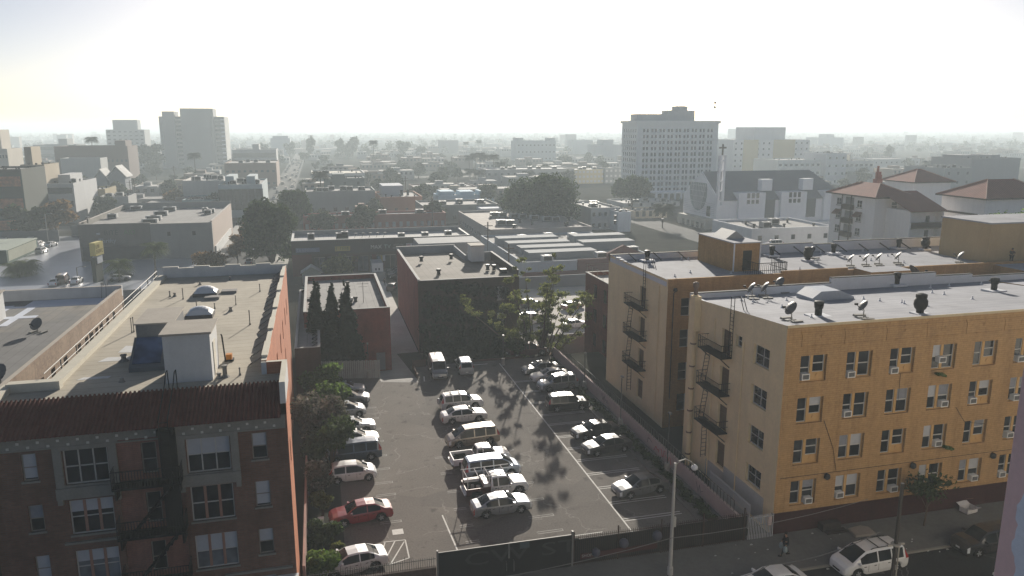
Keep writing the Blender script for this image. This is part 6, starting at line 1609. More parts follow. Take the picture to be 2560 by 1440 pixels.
skm = mat('dead_fronds', (.16, .12, .07), .95)
for u, vb, vt, lab, lean, sk in ((390, 690, 612, 'tall palm with a full ragged head before the grey store', .3, skm), (300, 705, 655, 'small palm with arching yellow green fronds by the sign pylon', 0, None), (45, 690, 662, 'leftmost small palm of the group by the green shed', -.3, None), (55, 688, 664, 'middle small palm of the group by the green shed', 0, None), (66, 686, 656, 'rightmost small palm of the group by the green shed', .3, None)):
    x, y = PZ(u, vb, G); zt = PY(u, vt, y)[1]; palm('palm', lab, (x, y, G), zt - G, 3, None, frm, 'palms by the grey store', lean, sk)
x, y = PZ(525, 700, G); tree('rust_tree', 'reddish brown thin leaved tree at the right corner of the grey store', (x, y, G), 6.6, 4.3, Lf_rust, 4200, .38, 43, 12, base=.2, shell=.25)
x, y = PZ(575, 690, G); tree('street_tree', 'thin brown street tree beside the flank of the grey store', (x + .6, y + 12, G), 6.5, 2.6, Lf_rust, 1500, .34, 44, 8, base=.35, shell=.2)
for i, (u, vb) in enumerate(((600, 640), (622, 605), (618, 622))):
    x, y = PZ(u, vb, G); tree('street_tree', ('small bare street tree by the flank of the store', 'farther brownish tree up the side street', 'brown street tree half way up the side street')[i], (x, y, G), 6.5, 2.6, Lf_rust, 1300, .4, 45 + i, 8, base=.35, shell=.2)
x, y = PZ(690, 662, G); tree('ficus_tree', 'big round dense dark tree at the corner of the shop row', (x - 1.2, 198, G - 1.5), 18.2, 7.8, Lf_d, 18000, .5, 50, 22, base=.0, flat=1.0)
x, y = PZ(735, 575, G); tree('ficus_tree', 'second dark tree rising behind the big round one at the shop corner', (x, y, G - 1), 15.5, 5.8, Lf_d, 8000, .55, 51, 14, base=.05, flat=1.0)
x, y = PZ(1370, 578, G); tree('ficus_tree', 'broad dark tree mass in the middle of the town', (x + 1, 246, G - 3), 21.8, 13.4, Lf_d, 34000, .55, 52, 26, base=.1, flat=.72)
x, y = PZ(1578, 520, G); tree('ficus_tree', 'dark round tree at the foot of the white office tower', (x, y, G), 13.5, 9.0, Lf_d, 5200, .9, 53, 12, base=.15)
# wall lamps and lamp post of the store lot
for u, vb, vt, lab in ((122, 615, 535, 'tall thin lamp post among the cars of the store lot'), (195, 700, 668, 'curved lamp post beside the white car below the store lot'), (390, 706, 670, 'traffic light post at the corner by the tall palm'), (760, 690, 640, 'white traffic post at the corner before the shop row')):
    x, y = PZ(u, vb, G); zt = PY(u, vt, y)[1]; t = thing('lamp_post', lab, 'lamp post', (x, y, G)); k = MB(); k.tube([(x, y, G), (x, y, zt)], .11, 6); k.build('post', m_ste, t); k = MB(); k.tube([(x, y, zt - .1), (x + .8, y, zt + .15), (x + 1.5, y, zt + .1)], .06, 5); k.box(x + 1.2, x + 1.8, y - .15, y + .15, zt - .02, zt + .12); k.build('lamp_arm', m_ste, t)
# ---------------------------------------------------------------- right: church, tiled apartments, towers
def hip(k, x0, x1, y0, y1, z, h, o=.9, run=None):
    """hipped roof with overhang"""
    a0, a1, c0, c1 = x0 - o, x1 + o, y0 - o, y1 + o
    r = run or min(a1 - a0, c1 - c0) / 2
    if a1 - a0 >= c1 - c0: p, q = (a0 + r, (c0 + c1) / 2, z + h), (a1 - r, (c0 + c1) / 2, z + h)
    else: p, q = ((a0 + a1) / 2, c0 + r, z + h), ((a0 + a1) / 2, c1 - r, z + h)
    A, B, C_, D = (a0, c0, z), (a1, c0, z), (a1, c1, z), (a0, c1, z)
    if a1 - a0 >= c1 - c0:
        k.face([A, B, q, p]); k.face([B, C_, q]); k.face([C_, D, p, q]); k.face([D, A, p])
    else:
        k.face([A, B, p]); k.face([B, C_, q, p]); k.face([C_, D, q]); k.face([D, A, p, q])
    k.face([A, D, C_, B]); return p, q
def tilemat():
    m, nt, bs = _nodes('red_roof_tile')
    g = nt.nodes.new('ShaderNodeNewGeometry'); tc = nt.nodes.new('ShaderNodeTexCoord'); sp = nt.nodes.new('ShaderNodeSeparateXYZ'); sn = nt.nodes.new('ShaderNodeSeparateXYZ')
    nt.links.new(tc.outputs['Object'], sp.inputs[0]); nt.links.new(g.outputs['True Normal'], sn.inputs[0])
    ax = _math(nt, 'GREATER_THAN', _math(nt, 'ABSOLUTE', sn.outputs[0]), _math(nt, 'ABSOLUTE', sn.outputs[1]))
    co_ = _mix(nt, ax, sp.outputs[0], sp.outputs[1])
    w_ = _math(nt, 'FRACT', _math(nt, 'MULTIPLY', co_, 1.7))
    col = _mix(nt, _math(nt, 'LESS_THAN', w_, .3), _ramp(nt, _noise(nt, .6, 5, .7), [(.3, (.20, .065, .045)), (.7, (.30, .105, .07))]), (.12, .04, .03))
    nt.links.new(col, bs.inputs['Base Color']); bs.inputs['Roughness'].default_value = .9
    MATS['red_roof_tile'] = m; return m
m_rt = tilemat()
m_stu = mat('white_stucco', (.74, .72, .71), .9, .08, .3, streak=.25)
m_stg = mat('pale_grey_stucco', (.70, .70, .72), .9, .06, .2, streak=.2)
m_brn = mat('dark_brown_wood', (.045, .032, .026), .8, .2, 2)
m_fw = mat('white_frame', (.62, .62, .62), .6, .05)
GLd = glass('dark_window_glass', (.03, .035, .04), .12)

def apart(name, label, uc, vt, y0, ub, ur, roof_h, floors, win_side, win_front, zt=None):
    """white block: near corner at image column uc, flank back to ub, front to ur"""
    x0, z = PY(uc, vt, y0); y1 = x0 / rat(ub); x1 = PY(ur, vt, y0)[0]
    t = thing(name, label, 'apartment house', (x0, y0, G))
    k = MB(); k.box(x0, x1, y0, y1, G, z); k.build('wall', m_stu, t)
    k = MB(); p, q = hip(k, x0, x1, y0, y1, z + .02, roof_h); k.build('tiled_roof', m_rt, t)
    k = MB()
    for c_, e in (((x0 - .9, y0 - .9, z + .06), p), ((x1 + .9, y0 - .9, z + .06), q if x1 - x0 >= y1 - y0 else p), ((x0 - .9, y1 + .9, z + .06), p if x1 - x0 >= y1 - y0 else q)): k.tube([c_, (e[0], e[1], e[2] + .06)], .12, 5)
    k.build('ridge_tiles', mat('pale_ridge', (.42, .26, .2), .85), t)
    k = MB(); k.box(x0 - .92, x1 + .92, y0 - .95, y0 - .88, z - .18, z + .1); k.box(x0 - .95, x0 - .88, y0 - .92, y1 + .92, z - .18, z + .1); k.build('gutter', m_brn, t)
    zs = [z - 2.6 - 3.05 * i for i in range(floors)]
    if win_side: grid_windows(t, 'x', x0, [y0 + (y1 - y0) * f for f in win_side], zs, 1.5, 1.6, m_fw, GLd, 1, 2)
    if win_front: grid_windows(t, 'y', y0, [x0 + (x1 - x0) * f for f in win_front], zs, 1.3, 1.6, m_fw, GLd, 1, 1)
    for zz in zs:
        for f in (win_front or ()): k = MB(); xx = x0 + (x1 - x0) * f; k.box(xx - .8, xx + .8, y0 - .15, y0, zz - .15, zz - .04); k.build('sill', m_brn, t)
        for f in (win_side or ()): k = MB(); yy = y0 + (y1 - y0) * f; k.box(x0 - .15, x0, yy - .9, yy + .9, zz - .15, zz - .04); k.build('sill', m_brn, t)
    return t, x0, x1, y0, y1, z
A, x0, x1, y0, y1, z = apart('tiled_apartment_house', 'white apartment house with balcony stack and window awnings, leftmost of the red tiled ones', 2190, 494, 138, 2076, 2276, 2.6, 3, (.33, .8), (.55,))
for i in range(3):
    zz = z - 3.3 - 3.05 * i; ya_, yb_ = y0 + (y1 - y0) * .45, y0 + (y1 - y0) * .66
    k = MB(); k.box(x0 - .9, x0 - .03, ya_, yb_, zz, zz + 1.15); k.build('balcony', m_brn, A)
    k = MB(); k.box(x0 - .06, x0 - .005, ya_ + .2, yb_ - .2, zz + 1.15, zz + 2.7); k.build('recess_shade_panel', mat('shaded_recess', (.2, .2, .2), .9), A)  # flat panel on the wall, recess shade put into its dark tone
    if i == 1:
        for f in (.33, .8):
            yy = y0 + (y1 - y0) * f; k = MB(); k.extr([(x0 - 1.1, zz + 1.7), (x0, zz + 2.7), (x0, zz + 2.8), (x0 - 1.15, zz + 1.75)], 'y', yy - 1.1, yy + 1.1); k.build('awning', mat('maroon_awning', (.09, .03, .025), .9), A)
k = MB()
for f in (.45, .66): yy = y0 + (y1 - y0) * f; k.box(x0 - .95, x0 - .8, yy - .1, yy + .1, G, z)
k.build('balcony_post', m_brn, A)
C2, cx0, cx1, cy0, cy1, cz = apart('tiled_apartment_house', 'white apartment block with a broad red tiled roof behind the balcony block', 2286, 456, 172, 2205, 2378, 3.2, 1, None, None)
B2, bx0, bx1, by0, by1, bz = apart('tiled_apartment_house', 'plain white apartment block under a red tiled roof at the right edge', 2465, 497, 124, 2352, 2640, 3.4, 1, None, None)
k = MB(); k.box(bx0 - .06, bx0, by0 + 1.5, by1, bz - 3.6, bz - 3.2); k.build('dark_ledge', m_brn, B2)
x0, z = PY(2277, 528, 131); x1 = PY(2362, 520, 131)[0]
D2 = thing('tiled_apartment_house', 'narrow white wing with open balconies and a small red tiled roof between the tiled houses', 'apartment house', (x0, 131, G))
k = MB(); k.box(x0 + .5, x1, 133, 139, G, z); k.box(x0, x0 + .4, 131, 139, G, z); k.box(x1 - .3, x1, 131, 133, G, z); k.build('wall', m_stu, D2)
k = MB(); k.face([(x0 - .5, 130.3, z), (x1 + .2, 130.3, z), (x1 + .2, 139.5, z + 3.4), (x0 - .5, 139.5, z + 3.4)]); k.face([(x0 - .5, 130.3, z - .2), (x1 + .2, 130.3, z - .2), (x1 + .2, 139.5, z + 3.2), (x0 - .5, 139.5, z + 3.2)]); k.face([(x1 + .2, 130.3, z - .2), (x1 + .2, 139.5, z + 3.2), (x1 + .2, 139.5, z + 3.4), (x1 + .2, 130.3, z)]); k.build('tiled_roof', m_rt, D2)
for i in range(3):
    zz = z - 3.6 - 3.05 * i; k = MB(); k.box(x0 + .4, x1 - .3, 131, 131.15, zz, zz + 1.15); k.box(x0 + .4, x1 - .3, 131.15, 133, zz - .15, zz + .05); k.build('balcony', m_brn, D2)
    k = MB(); k.box(x1 - 2.6, x1 - 1.7, 132.94, 133, zz + .1, zz + 2.3); k.build('balcony_door', GLd, D2)
# red steel ornament between the tiled roofs
x, zt = PY(2198, 415, 165); t = thing('rooftop_ornament', 'red stepped steel ornament rising between the red tiled roofs', 'ornament', (x, 165, cz)); k = MB(); k.box(x - .9, x + .9, 164.3, 165.7, cz - 6, zt - 3.2); k.box(x - .55, x + .55, 164.6, 165.4, zt - 3.2, zt - 1.4); k.tube([(x - .2, 165, zt - 1.4), (x - .2, 165, zt)], .3, 5); k.tube([(x + .8, 165, cz - 1), (x + .9, 165, zt - 2.2)], .22, 5); k.build('ornament_body', mat('rust_red_steel', (.20, .06, .045), .8), t)
xb, zb_ = PY(2480, 575, 96)
tree('leafy_tree', 'bright leafy tree top rising behind the yellow lift house at the right edge', (xb + 4, 99, G), 21.5, 8.2, Lf_g, 9000, .4, 61, 14, base=.3)
tree('leafy_tree', 'lower leafy tree top left of the yellow lift house', (PY(2395, 590, 99)[0], 99, G), 17.2, 4.2, Lf_g, 4500, .38, 62, 10, base=.3)

# church with a steep grey roof and a slender cross tower
yc0 = 225.0
xg, ze = PY(1796, 500, yc0); xr = PY(2118, 490, yc0)[0]; yc1 = xg / rat(1708)
ch = thing('white_church', 'white church with a long steep grey roof, fan window gable and square wall bays', 'church', (xg, yc0, G))
zr = PY(1790, 428, (yc0 + yc1) / 2)[1]; zr = max(zr, ze + 8.5)
ym = (yc0 + yc1) / 2
k = MB(); k.box(xg + .4, xr, yc0, yc1, G, ze, 0)
k.extr([(yc0, G), (yc1, G), (yc1, ze), (ym, zr), (yc0, ze)], 'x', xg, xg + .4, 0); k.build('wall', [m_stg], ch)
k = MB()
xi = xr - 7
k.face([(xg + .4, yc0 - .5, ze - .3), (xr + .5, yc0 - .5, ze - .3), (xi, ym, zr), (xg + .4, ym, zr)]); k.face([(xg + .4, yc1 + .5, ze - .3), (xr + .5, yc1 + .5, ze - .3), (xi, ym, zr), (xg + .4, ym, zr)]); k.face([(xr + .5, yc0 - .5, ze - .3), (xr + .5, yc1 + .5, ze - .3), (xi, ym, zr)])
k.build('slate_roof', mat('grey_slate_roof', (.17, .175, .19), .85, .1, .3), ch)
L = xr - xg
for f in (.14, .46, .80):
    bx = xg + L * f; k = MB(); k.box(bx, bx + L * .20, yc0 - 1.2, yc0 + 6, G, ze + 2.2); o = k.build('wall_bay', m_stg, ch)
    for q in range(3):
        for r in range(2): k = MB(); xx = bx + L * .06 + q * L * .034; k.box(xx, xx + L * .022, yc0 - 1.25, yc0 - 1.2, ze - 1.4 + r * 1.9 - r * .1, ze - .1 + r * 1.9 + (.3 if r else 0)); k.build('bay_window', GLd, o)
for f in (.34, .66):
    bx = xg + L * f; k = MB(); k.box(bx, bx + L * .09, yc0 - .1, yc0, ze - 6.5, ze - .3); k.build('tall_glazing', mat('tall_grey_glazing', (.11, .115, .12), .4), ch)
    k = MB(); k.box(bx + L * .0, bx + L * .08, yc0 + 1.5, yc0 + 4, ze + 2.5, ze + 6.3); k.build('dormer', m_stg, ch)
k = MB(); k.box(xg - 1.5, xr, yc0 - 6, yc0 - 1.3, G, ze - 7.5); k.build('low_wing', m_stg, ch)
k = MB(); k.box(xg - 3, xg, yc0 + 2, yc1 - 2, G, ze - 6.5); pz = k.build('porch', mat('beige_porch', (.42, .40, .35), .9, .1), ch)
for i in range(5): k = MB(); yy = yc0 + 3.5 + i * 3.4; k.box(xg - 3.05, xg - 3, yy, yy + 1.7, G, ze - 8); k.build('porch_door', GLd, pz)
fan = MB(); n = 12; cy, cz_ = ym + 1.5, ze + .2; rr = (yc1 - yc0) * .25
pts = [(cy - rr * .9, cz_ + rr * .75)] + [(cy - rr * math.cos(PI * i / n), cz_ + rr * .45 - rr * 1.25 * math.sin(PI * i / n) ** .8) for i in range(n + 1)] + [(cy + rr * .9, cz_ + rr * .75)]
fan.extr(pts, 'x', xg - .12, xg - .02); fo = fan.build('fan_window', mat('fan_window_glass', (.17, .20, .22), .4, .2, .4), ch)
k = MB()
for i in range(-4, 5): k.tube([(xg - .16, cy + i * .08 * rr, cz_ - rr * .7), (xg - .16, cy + i * rr * .21, cz_ + rr * .72)], .07, 4)
for j in range(4): k.tube([(xg - .16, cy - rr * .9, cz_ + rr * (.6 - .3 * j)), (xg - .16, cy + rr * .9, cz_ + rr * (.6 - .3 * j))], .05, 4)
k.build('fan_tracery', m_stg, fo)
for j in range(7): k = MB(); k.box(xg - .06, xg, yc0 + .5, yc1 - .5, ze - 5.4 + j * .62 * (1 if j < 3 else 1), ze - 5.33 + j * .62); k.build('groove_shade_strip', mat('groove_shade', (.33, .33, .35), .9), ch)  # thin strips on the gable, shade of grooves put into their colour
k = MB(); k.box(xg - .05, xg, yc0 + 5, yc0 + 7.5, ze - 6, ze - 2.6); k.build('gable_window', GLd, ch)
tx, ty_ = PY(1798, 520, yc0 - 6)[0], yc0 - 6; zt = PY(1801, 388, ty_)[1]; zc = PY(1802, 360, ty_)[1]
tw = thing('cross_tower', 'slender white lattice bell tower topped by a plain cross beside the church', 'tower', (tx, ty_, G))
k = MB()
for sx in (-1.1, .5): k.box(tx + sx, tx + sx + .75, ty_ - .5, ty_ + .5, G, zt)
k.box(tx - 1.3, tx + 1.5, ty_ - .7, ty_ + .7, G, ze - 1); k.build('tower_legs', m_stg, tw)
z_ = ze
while z_ < zt: k = MB(); k.box(tx - 1.1, tx + 1.25, ty_ - .45, ty_ + .45, z_, z_ + .35); k.build('rung', m_stg, tw); z_ += 3.2
k = MB(); k.box(tx - 1.3, tx + 1.5, ty_ - .6, ty_ + .6, zt - .3, zt); k.build('top_plate', m_stg, tw)
k = MB(); k.box(tx - .1, tx + .3, ty_ - .2, ty_ + .2, zt, zc); k.box(tx - 1.1, tx + 1.3, ty_ - .2, ty_ + .2, zt + (zc - zt) * .6, zt + (zc - zt) * .74); k.build('cross', mat('dark_bronze', (.10, .085, .075), .6), tw)

# white office tower
Y = 370.0; x0, z1 = PY(1594, 303, Y); x1 = PY(1797, 303, Y)[0]; y1 = x0 / rat(1556, 305)
m_tow = mat('white_tower_plaster', (.74, .73, .70), .9, .07, .1, streak=.2)
wt_ = thing('white_office_tower', 'tall white office tower with paired windows and a grey roof house', 'office tower', (x0, Y, G))
k = MB(); k.box(x0, x1, Y, y1, G, z1); k.build('wall', m_tow, wt_)
k = MB(); k.box(x0 - .8, x1 + .8, Y - .8, y1 + .8, z1 - 1.0, z1 + .3); k.build('cornice', m_tow, wt_)
k = MB()
for zz in (z1 - 9.3, z1 - 12.3, G + 6): k.box(x0 - .3, x1 + .3, Y - .3, y1 + .3, zz, zz + .4)
k.build('string_course', m_tow, wt_)
W_ = x1 - x0; cols = []
for i in range(9): c_ = x0 + W_ * (.055 + .89 * (i + .5) / 9); cols += [c_ - .95, c_ + .95]
rz = [z1 - 5.6 - 3.05 * i for i in range(11)]
mw = small_window_mesh(1.15, 1.85, m_tow, GLd, bars=0)
allw = [(a, b_) for b_ in rz for a in cols]
for a, b_ in allw[:72]: put('window', mw, wt_, (a, Y, b_))
mw2 = small_window_mesh(1.15, 1.85, m_tow, GLd, 'x', bars=0)
colsy = [Y + (y1 - Y) * (i + .7) / 8 for i in range(7)]
for b_ in rz[:4]:
    for a in colsy: put('window', mw2, wt_, (x0, a, b_))
k = MB()
for a, b_ in allw[72:]: k.box(a - .57, a + .57, Y - .04, Y, b_, b_ + 1.85)
for b_ in rz[4:]:
    for a in colsy: k.box(x0 - .04, x0, a - .57, a + .57, b_, b_ + 1.85)
o = k.build('lower_windows', GLd, wt_); o['kind'] = 'stuff'
rx0, rx1 = PY(1593, 300, Y + 8)[0], PY(1736, 300, Y + 8)[0]; zh = PY(1650, 285, Y + 8)[1]; zh2 = PY(1700, 276, Y + 8)[1]
k = MB(); k.box(rx0, rx1, Y + 8, y1 - 3, z1, zh); k.box(rx0 + (rx1 - rx0) * .52, rx1, Y + 7.9, y1 - 5, z1, zh2); k.lathe([(4.2, 0), (4.2, 2.2), (3, 2.4)], (rx0 + (rx1 - rx0) * .82, Y + 14, zh2), 12); k.build('roof_house', mat('grey_roof_house', (.36, .36, .36), .9), wt_)
fx = PY(1783, 300, Y + 4)[0]; zf = PY(1783, 250, Y + 4)[1]
t = thing('flag_pole', 'thin flag pole with two small flags on the white office tower', 'flag pole', (fx, Y + 4, z1)); k = MB(); k.tube([(fx, Y + 4, z1), (fx, Y + 4, zf)], .09, 5); k.build('pole', m_fw, t)
for i, c_ in enumerate(((.3, .12, .12), (.2, .2, .22))): k = MB(); k.extr([(fx, zf - .6 - i * 2.4), (fx + 1.3, zf - .9 - i * 2.4), (fx + 1.2, zf - 2.1 - i * 2.4), (fx, zf - 1.9 - i * 2.4)], 'y', Y + 3.97, Y + 4.03); k.build('flag', mat('flag_cloth%d' % i, c_, .9), t)
k = MB(); ax_ = rx0 + (rx1 - rx0) * .6
for s in (-1.2, 1.2): k.tube([(ax_ + s, Y + 12, zh2), (ax_, Y + 12, zh2 + 4)], .12, 4)
k.build('aerial', m_ste, wt_)
k = MB(); pxx, pz_ = PY(1640, 490, 330); px2 = PY(1720, 492, 330)[0]; k.box(pxx, px2, 330, 338, pz_ + 1, pz_ + 1.8)
for i in range(6): q = pxx + (px2 - pxx) * i / 5.2; k.box(q, q + .8, 330, 331, G, pz_ + 1)
t = thing('colonnade', 'pale open colonnade at the foot of the white office tower', 'colonnade', (pxx, 330, G)); k.build('colonnade_frame', m_stg, t)

# ---------------------------------------------------------------- hazy blocks, each from its measured outline
def block(name, label, u0, u1, vt, vb, depth, c, rows=0, cols=0, ws=(1.3, 1.5), cat='building', top=None, par=.6, y=None, ub=None, flank=0, band=False, roof=None, units=0, extra=None, dark=None):
    y0 = y or PZ(u0, vb, G)[1]
    x0, z1 = PY(u0, vt, y0); x1 = PY(u1, vt, y0)[0]
    y1 = y0 + depth
    t = thing(name, label, cat, (x0, y0, G))
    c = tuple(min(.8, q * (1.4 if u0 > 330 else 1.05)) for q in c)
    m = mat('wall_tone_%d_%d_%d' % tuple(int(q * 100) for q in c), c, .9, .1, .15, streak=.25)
    k = MB(); th = .4
    k.box(x0, x1, y0, y0 + th, G, z1); k.box(x0, x1, y1 - th, y1, G, z1); k.box(x0, x0 + th, y0 + th, y1 - th, G, z1); k.box(x1 - th, x1, y0 + th, y1 - th, G, z1); k.build('wall', m, t)
    k = MB(); k.box(x0 + th, x1 - th, y0 + th, y1 - th, z1 - par - .3, z1 - par); k.build('flat_roof', roof or m_groof, t)
    if not rows and y0 < 560 and x1 - x0 > 6 and name not in ('stepped_tower', 'storage_building', 'tan_roof_block'):
        rows = max(1, int((z1 - G) / 3.6)); cols = max(2, min(int((x1 - x0) / 4.5), 40 // rows)); ws = (1.2, 1.4)
    if y0 < 420: vents(t, [(x0 + (x1 - x0) * ((i * .618 + .13) % .9 + .05), y0 + depth * ((i * .37 + .2) % .8 + .1)) for i in range(7)], z1 - par, .4, 1.0)
    if rows and cols:
        hgt = (z1 - G) / rows; zs = [z1 - hgt * (r + .78) for r in range(rows)]
        cs = [x0 + (x1 - x0) * (i + .5) / cols for i in range(cols)]
        g_ = dark or GLd
        if band:
            for zz in zs: k = MB(); k.box(x0 + .5, x1 - .5, y0 - .05, y0, zz, zz + hgt * .45); k.build('window_band', g_, t)
        elif rows * cols <= 60: grid_windows(t, 'y', y0, cs, zs, ws[0], ws[1], m, g_, 1, bars=0)
        else:
            mw_ = small_window_mesh(ws[0], ws[1], m, g_, bars=0); a_ = [(p_, q) for q in zs for p_ in cs]
            for p_, q in a_[:60]: put('window', mw_, t, (p_, y0, q))
            k = MB()
            for p_, q in a_[60:]: k.box(p_ - ws[0] / 2, p_ + ws[0] / 2, y0 - .05, y0, q, q + ws[1])
            o = k.build('lower_windows', g_, t); o['kind'] = 'stuff'
        if flank:
            fx_ = x0 if u0 > 785 else x1
            grid_windows(t, 'x', fx_, [y0 + (y1 - y0) * (i + .5) / flank for i in range(flank)], zs, ws[0], ws[1], m, g_, 1 if u0 > 785 else -1, bars=0)
    for i in range(units): unit(t, x0 + (x1 - x0) * (.15 + .7 * ((i * .377 + .2) % 1)), y0 + depth * (.25 + .5 * ((i * .61) % 1)), z1 - par, 1.3, 1.0, 1.6)
    if top:
        for f0, f1, hh, g0 in top: k = MB(); k.box(x0 + (x1 - x0) * f0, x0 + (x1 - x0) * f1, y0 + depth * g0, y0 + depth * .8, z1 - par, z1 + hh); k.build('roof_house', m, t)
    return t, x0, x1, y0, y1, z1
gr, lg, dgk, tanc, orr, wh, brn_ = (.22, .22, .22), (.34, .34, .33), (.11, .115, .11), (.33, .28, .21), (.24, .10, .06), (.5, .5, .48), (.15, .10, .08)
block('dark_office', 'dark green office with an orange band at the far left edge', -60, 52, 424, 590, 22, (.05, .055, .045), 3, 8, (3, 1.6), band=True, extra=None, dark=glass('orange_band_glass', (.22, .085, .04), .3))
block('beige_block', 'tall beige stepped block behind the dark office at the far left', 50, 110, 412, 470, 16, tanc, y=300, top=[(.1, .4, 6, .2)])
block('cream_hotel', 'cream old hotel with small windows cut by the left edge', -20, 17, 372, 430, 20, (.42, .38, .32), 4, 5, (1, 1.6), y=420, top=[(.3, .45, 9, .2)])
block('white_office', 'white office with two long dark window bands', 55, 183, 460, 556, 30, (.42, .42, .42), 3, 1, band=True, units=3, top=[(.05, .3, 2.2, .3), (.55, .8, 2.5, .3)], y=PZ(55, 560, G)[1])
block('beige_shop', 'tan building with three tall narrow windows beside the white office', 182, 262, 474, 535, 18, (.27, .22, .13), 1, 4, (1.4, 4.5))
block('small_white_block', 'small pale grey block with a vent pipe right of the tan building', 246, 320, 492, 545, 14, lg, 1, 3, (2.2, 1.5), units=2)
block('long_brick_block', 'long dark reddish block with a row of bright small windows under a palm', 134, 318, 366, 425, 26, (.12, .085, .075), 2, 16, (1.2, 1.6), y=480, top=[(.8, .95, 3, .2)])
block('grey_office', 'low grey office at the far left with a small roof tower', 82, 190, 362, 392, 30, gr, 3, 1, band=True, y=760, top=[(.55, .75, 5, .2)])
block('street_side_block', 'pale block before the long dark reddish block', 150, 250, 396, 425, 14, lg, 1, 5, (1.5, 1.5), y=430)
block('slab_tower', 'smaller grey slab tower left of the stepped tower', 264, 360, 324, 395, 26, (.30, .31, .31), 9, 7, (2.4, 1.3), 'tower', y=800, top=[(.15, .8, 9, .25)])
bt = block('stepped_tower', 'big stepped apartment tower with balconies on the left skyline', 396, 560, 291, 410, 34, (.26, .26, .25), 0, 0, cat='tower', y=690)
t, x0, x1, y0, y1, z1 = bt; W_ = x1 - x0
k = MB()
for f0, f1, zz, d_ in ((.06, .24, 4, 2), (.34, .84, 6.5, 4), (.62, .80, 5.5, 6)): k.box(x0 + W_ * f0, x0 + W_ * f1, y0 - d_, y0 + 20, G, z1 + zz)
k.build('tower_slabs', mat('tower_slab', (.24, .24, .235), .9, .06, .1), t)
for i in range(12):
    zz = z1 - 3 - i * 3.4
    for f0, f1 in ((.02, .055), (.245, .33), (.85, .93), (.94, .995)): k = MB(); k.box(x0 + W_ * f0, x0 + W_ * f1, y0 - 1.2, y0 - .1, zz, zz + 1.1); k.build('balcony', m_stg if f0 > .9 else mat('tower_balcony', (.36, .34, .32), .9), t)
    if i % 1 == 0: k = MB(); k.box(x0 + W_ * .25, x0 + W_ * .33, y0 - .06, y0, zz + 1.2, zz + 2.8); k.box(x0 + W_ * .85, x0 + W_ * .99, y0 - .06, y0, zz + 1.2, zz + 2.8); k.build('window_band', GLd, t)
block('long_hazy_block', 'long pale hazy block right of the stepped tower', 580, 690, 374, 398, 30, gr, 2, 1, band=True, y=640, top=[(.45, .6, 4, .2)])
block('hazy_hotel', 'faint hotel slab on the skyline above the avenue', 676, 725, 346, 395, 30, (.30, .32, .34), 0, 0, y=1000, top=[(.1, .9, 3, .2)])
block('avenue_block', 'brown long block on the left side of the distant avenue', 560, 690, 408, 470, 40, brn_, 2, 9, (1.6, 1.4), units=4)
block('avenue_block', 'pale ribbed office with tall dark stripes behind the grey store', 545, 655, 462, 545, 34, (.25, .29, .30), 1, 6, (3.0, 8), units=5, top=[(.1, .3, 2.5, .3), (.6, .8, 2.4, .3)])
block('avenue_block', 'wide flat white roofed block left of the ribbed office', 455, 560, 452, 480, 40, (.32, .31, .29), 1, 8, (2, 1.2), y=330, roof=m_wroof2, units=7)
block('teal_house_block', 'dull teal low block behind the rust tree', 455, 545, 500, 545, 20, (.15, .20, .21), 1, 4, (1.2, 1.2))
for u0, u1, vt, vb, lab in ((235, 268, 428, 470, 'dark steep gabled house with a bright roof edge, left one'), (270, 312, 420, 465, 'dark steep gabled house with a bright roof edge, right one')):
    y0 = 380; x0, z1 = PY(u0, vt + 22, y0); x1 = PY(u1, vt + 22, y0)[0]; zp = PY(u0, vt, y0)[1]
    t = thing('gabled_house', lab, 'house', (x0, y0, G)); k = MB(); k.extr([(x0, G), (x1, G), (x1, z1), ((x0 + x1) / 2, zp), (x0, z1)], 'y', y0, y0 + 12); k.build('wall', mat('slate_wall', (.16, .17, .19), .9), t)
    k = MB(); k.extr([(x0 - .8, z1 - .4), ((x0 + x1) / 2, zp + .5), (x1 + .8, z1 - .4), (x1 + .8, z1), ((x0 + x1) / 2, zp + 1.0), (x0 - .8, z1)], 'y', y0 - .6, y0 + 12.5); k.build('roof', m_wroof2, t)
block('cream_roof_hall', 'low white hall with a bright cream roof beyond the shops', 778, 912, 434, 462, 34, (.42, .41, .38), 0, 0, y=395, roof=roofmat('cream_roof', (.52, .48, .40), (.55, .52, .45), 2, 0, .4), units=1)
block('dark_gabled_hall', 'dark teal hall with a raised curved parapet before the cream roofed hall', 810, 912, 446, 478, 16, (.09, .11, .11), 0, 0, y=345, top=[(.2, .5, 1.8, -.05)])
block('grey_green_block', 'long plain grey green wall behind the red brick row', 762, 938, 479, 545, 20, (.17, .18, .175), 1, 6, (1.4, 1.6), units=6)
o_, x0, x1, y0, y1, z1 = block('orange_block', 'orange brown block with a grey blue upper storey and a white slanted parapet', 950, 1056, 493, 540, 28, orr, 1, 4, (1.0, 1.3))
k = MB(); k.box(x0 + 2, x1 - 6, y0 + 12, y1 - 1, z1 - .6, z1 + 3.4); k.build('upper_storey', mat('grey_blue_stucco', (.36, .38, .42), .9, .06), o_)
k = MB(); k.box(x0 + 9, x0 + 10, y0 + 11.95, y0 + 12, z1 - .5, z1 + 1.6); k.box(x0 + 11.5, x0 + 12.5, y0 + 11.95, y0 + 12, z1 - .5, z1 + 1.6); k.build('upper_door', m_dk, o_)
block('brick_row', 'long red brick row with many pale small windows behind the shops', 757, 1115, 541, 584, 9, (.21, .07, .055), 1, 20, (1.1, 1.8), roof=m_wroof2, units=4, dark=mat('pale_window_fill', (.42, .40, .40), .6))
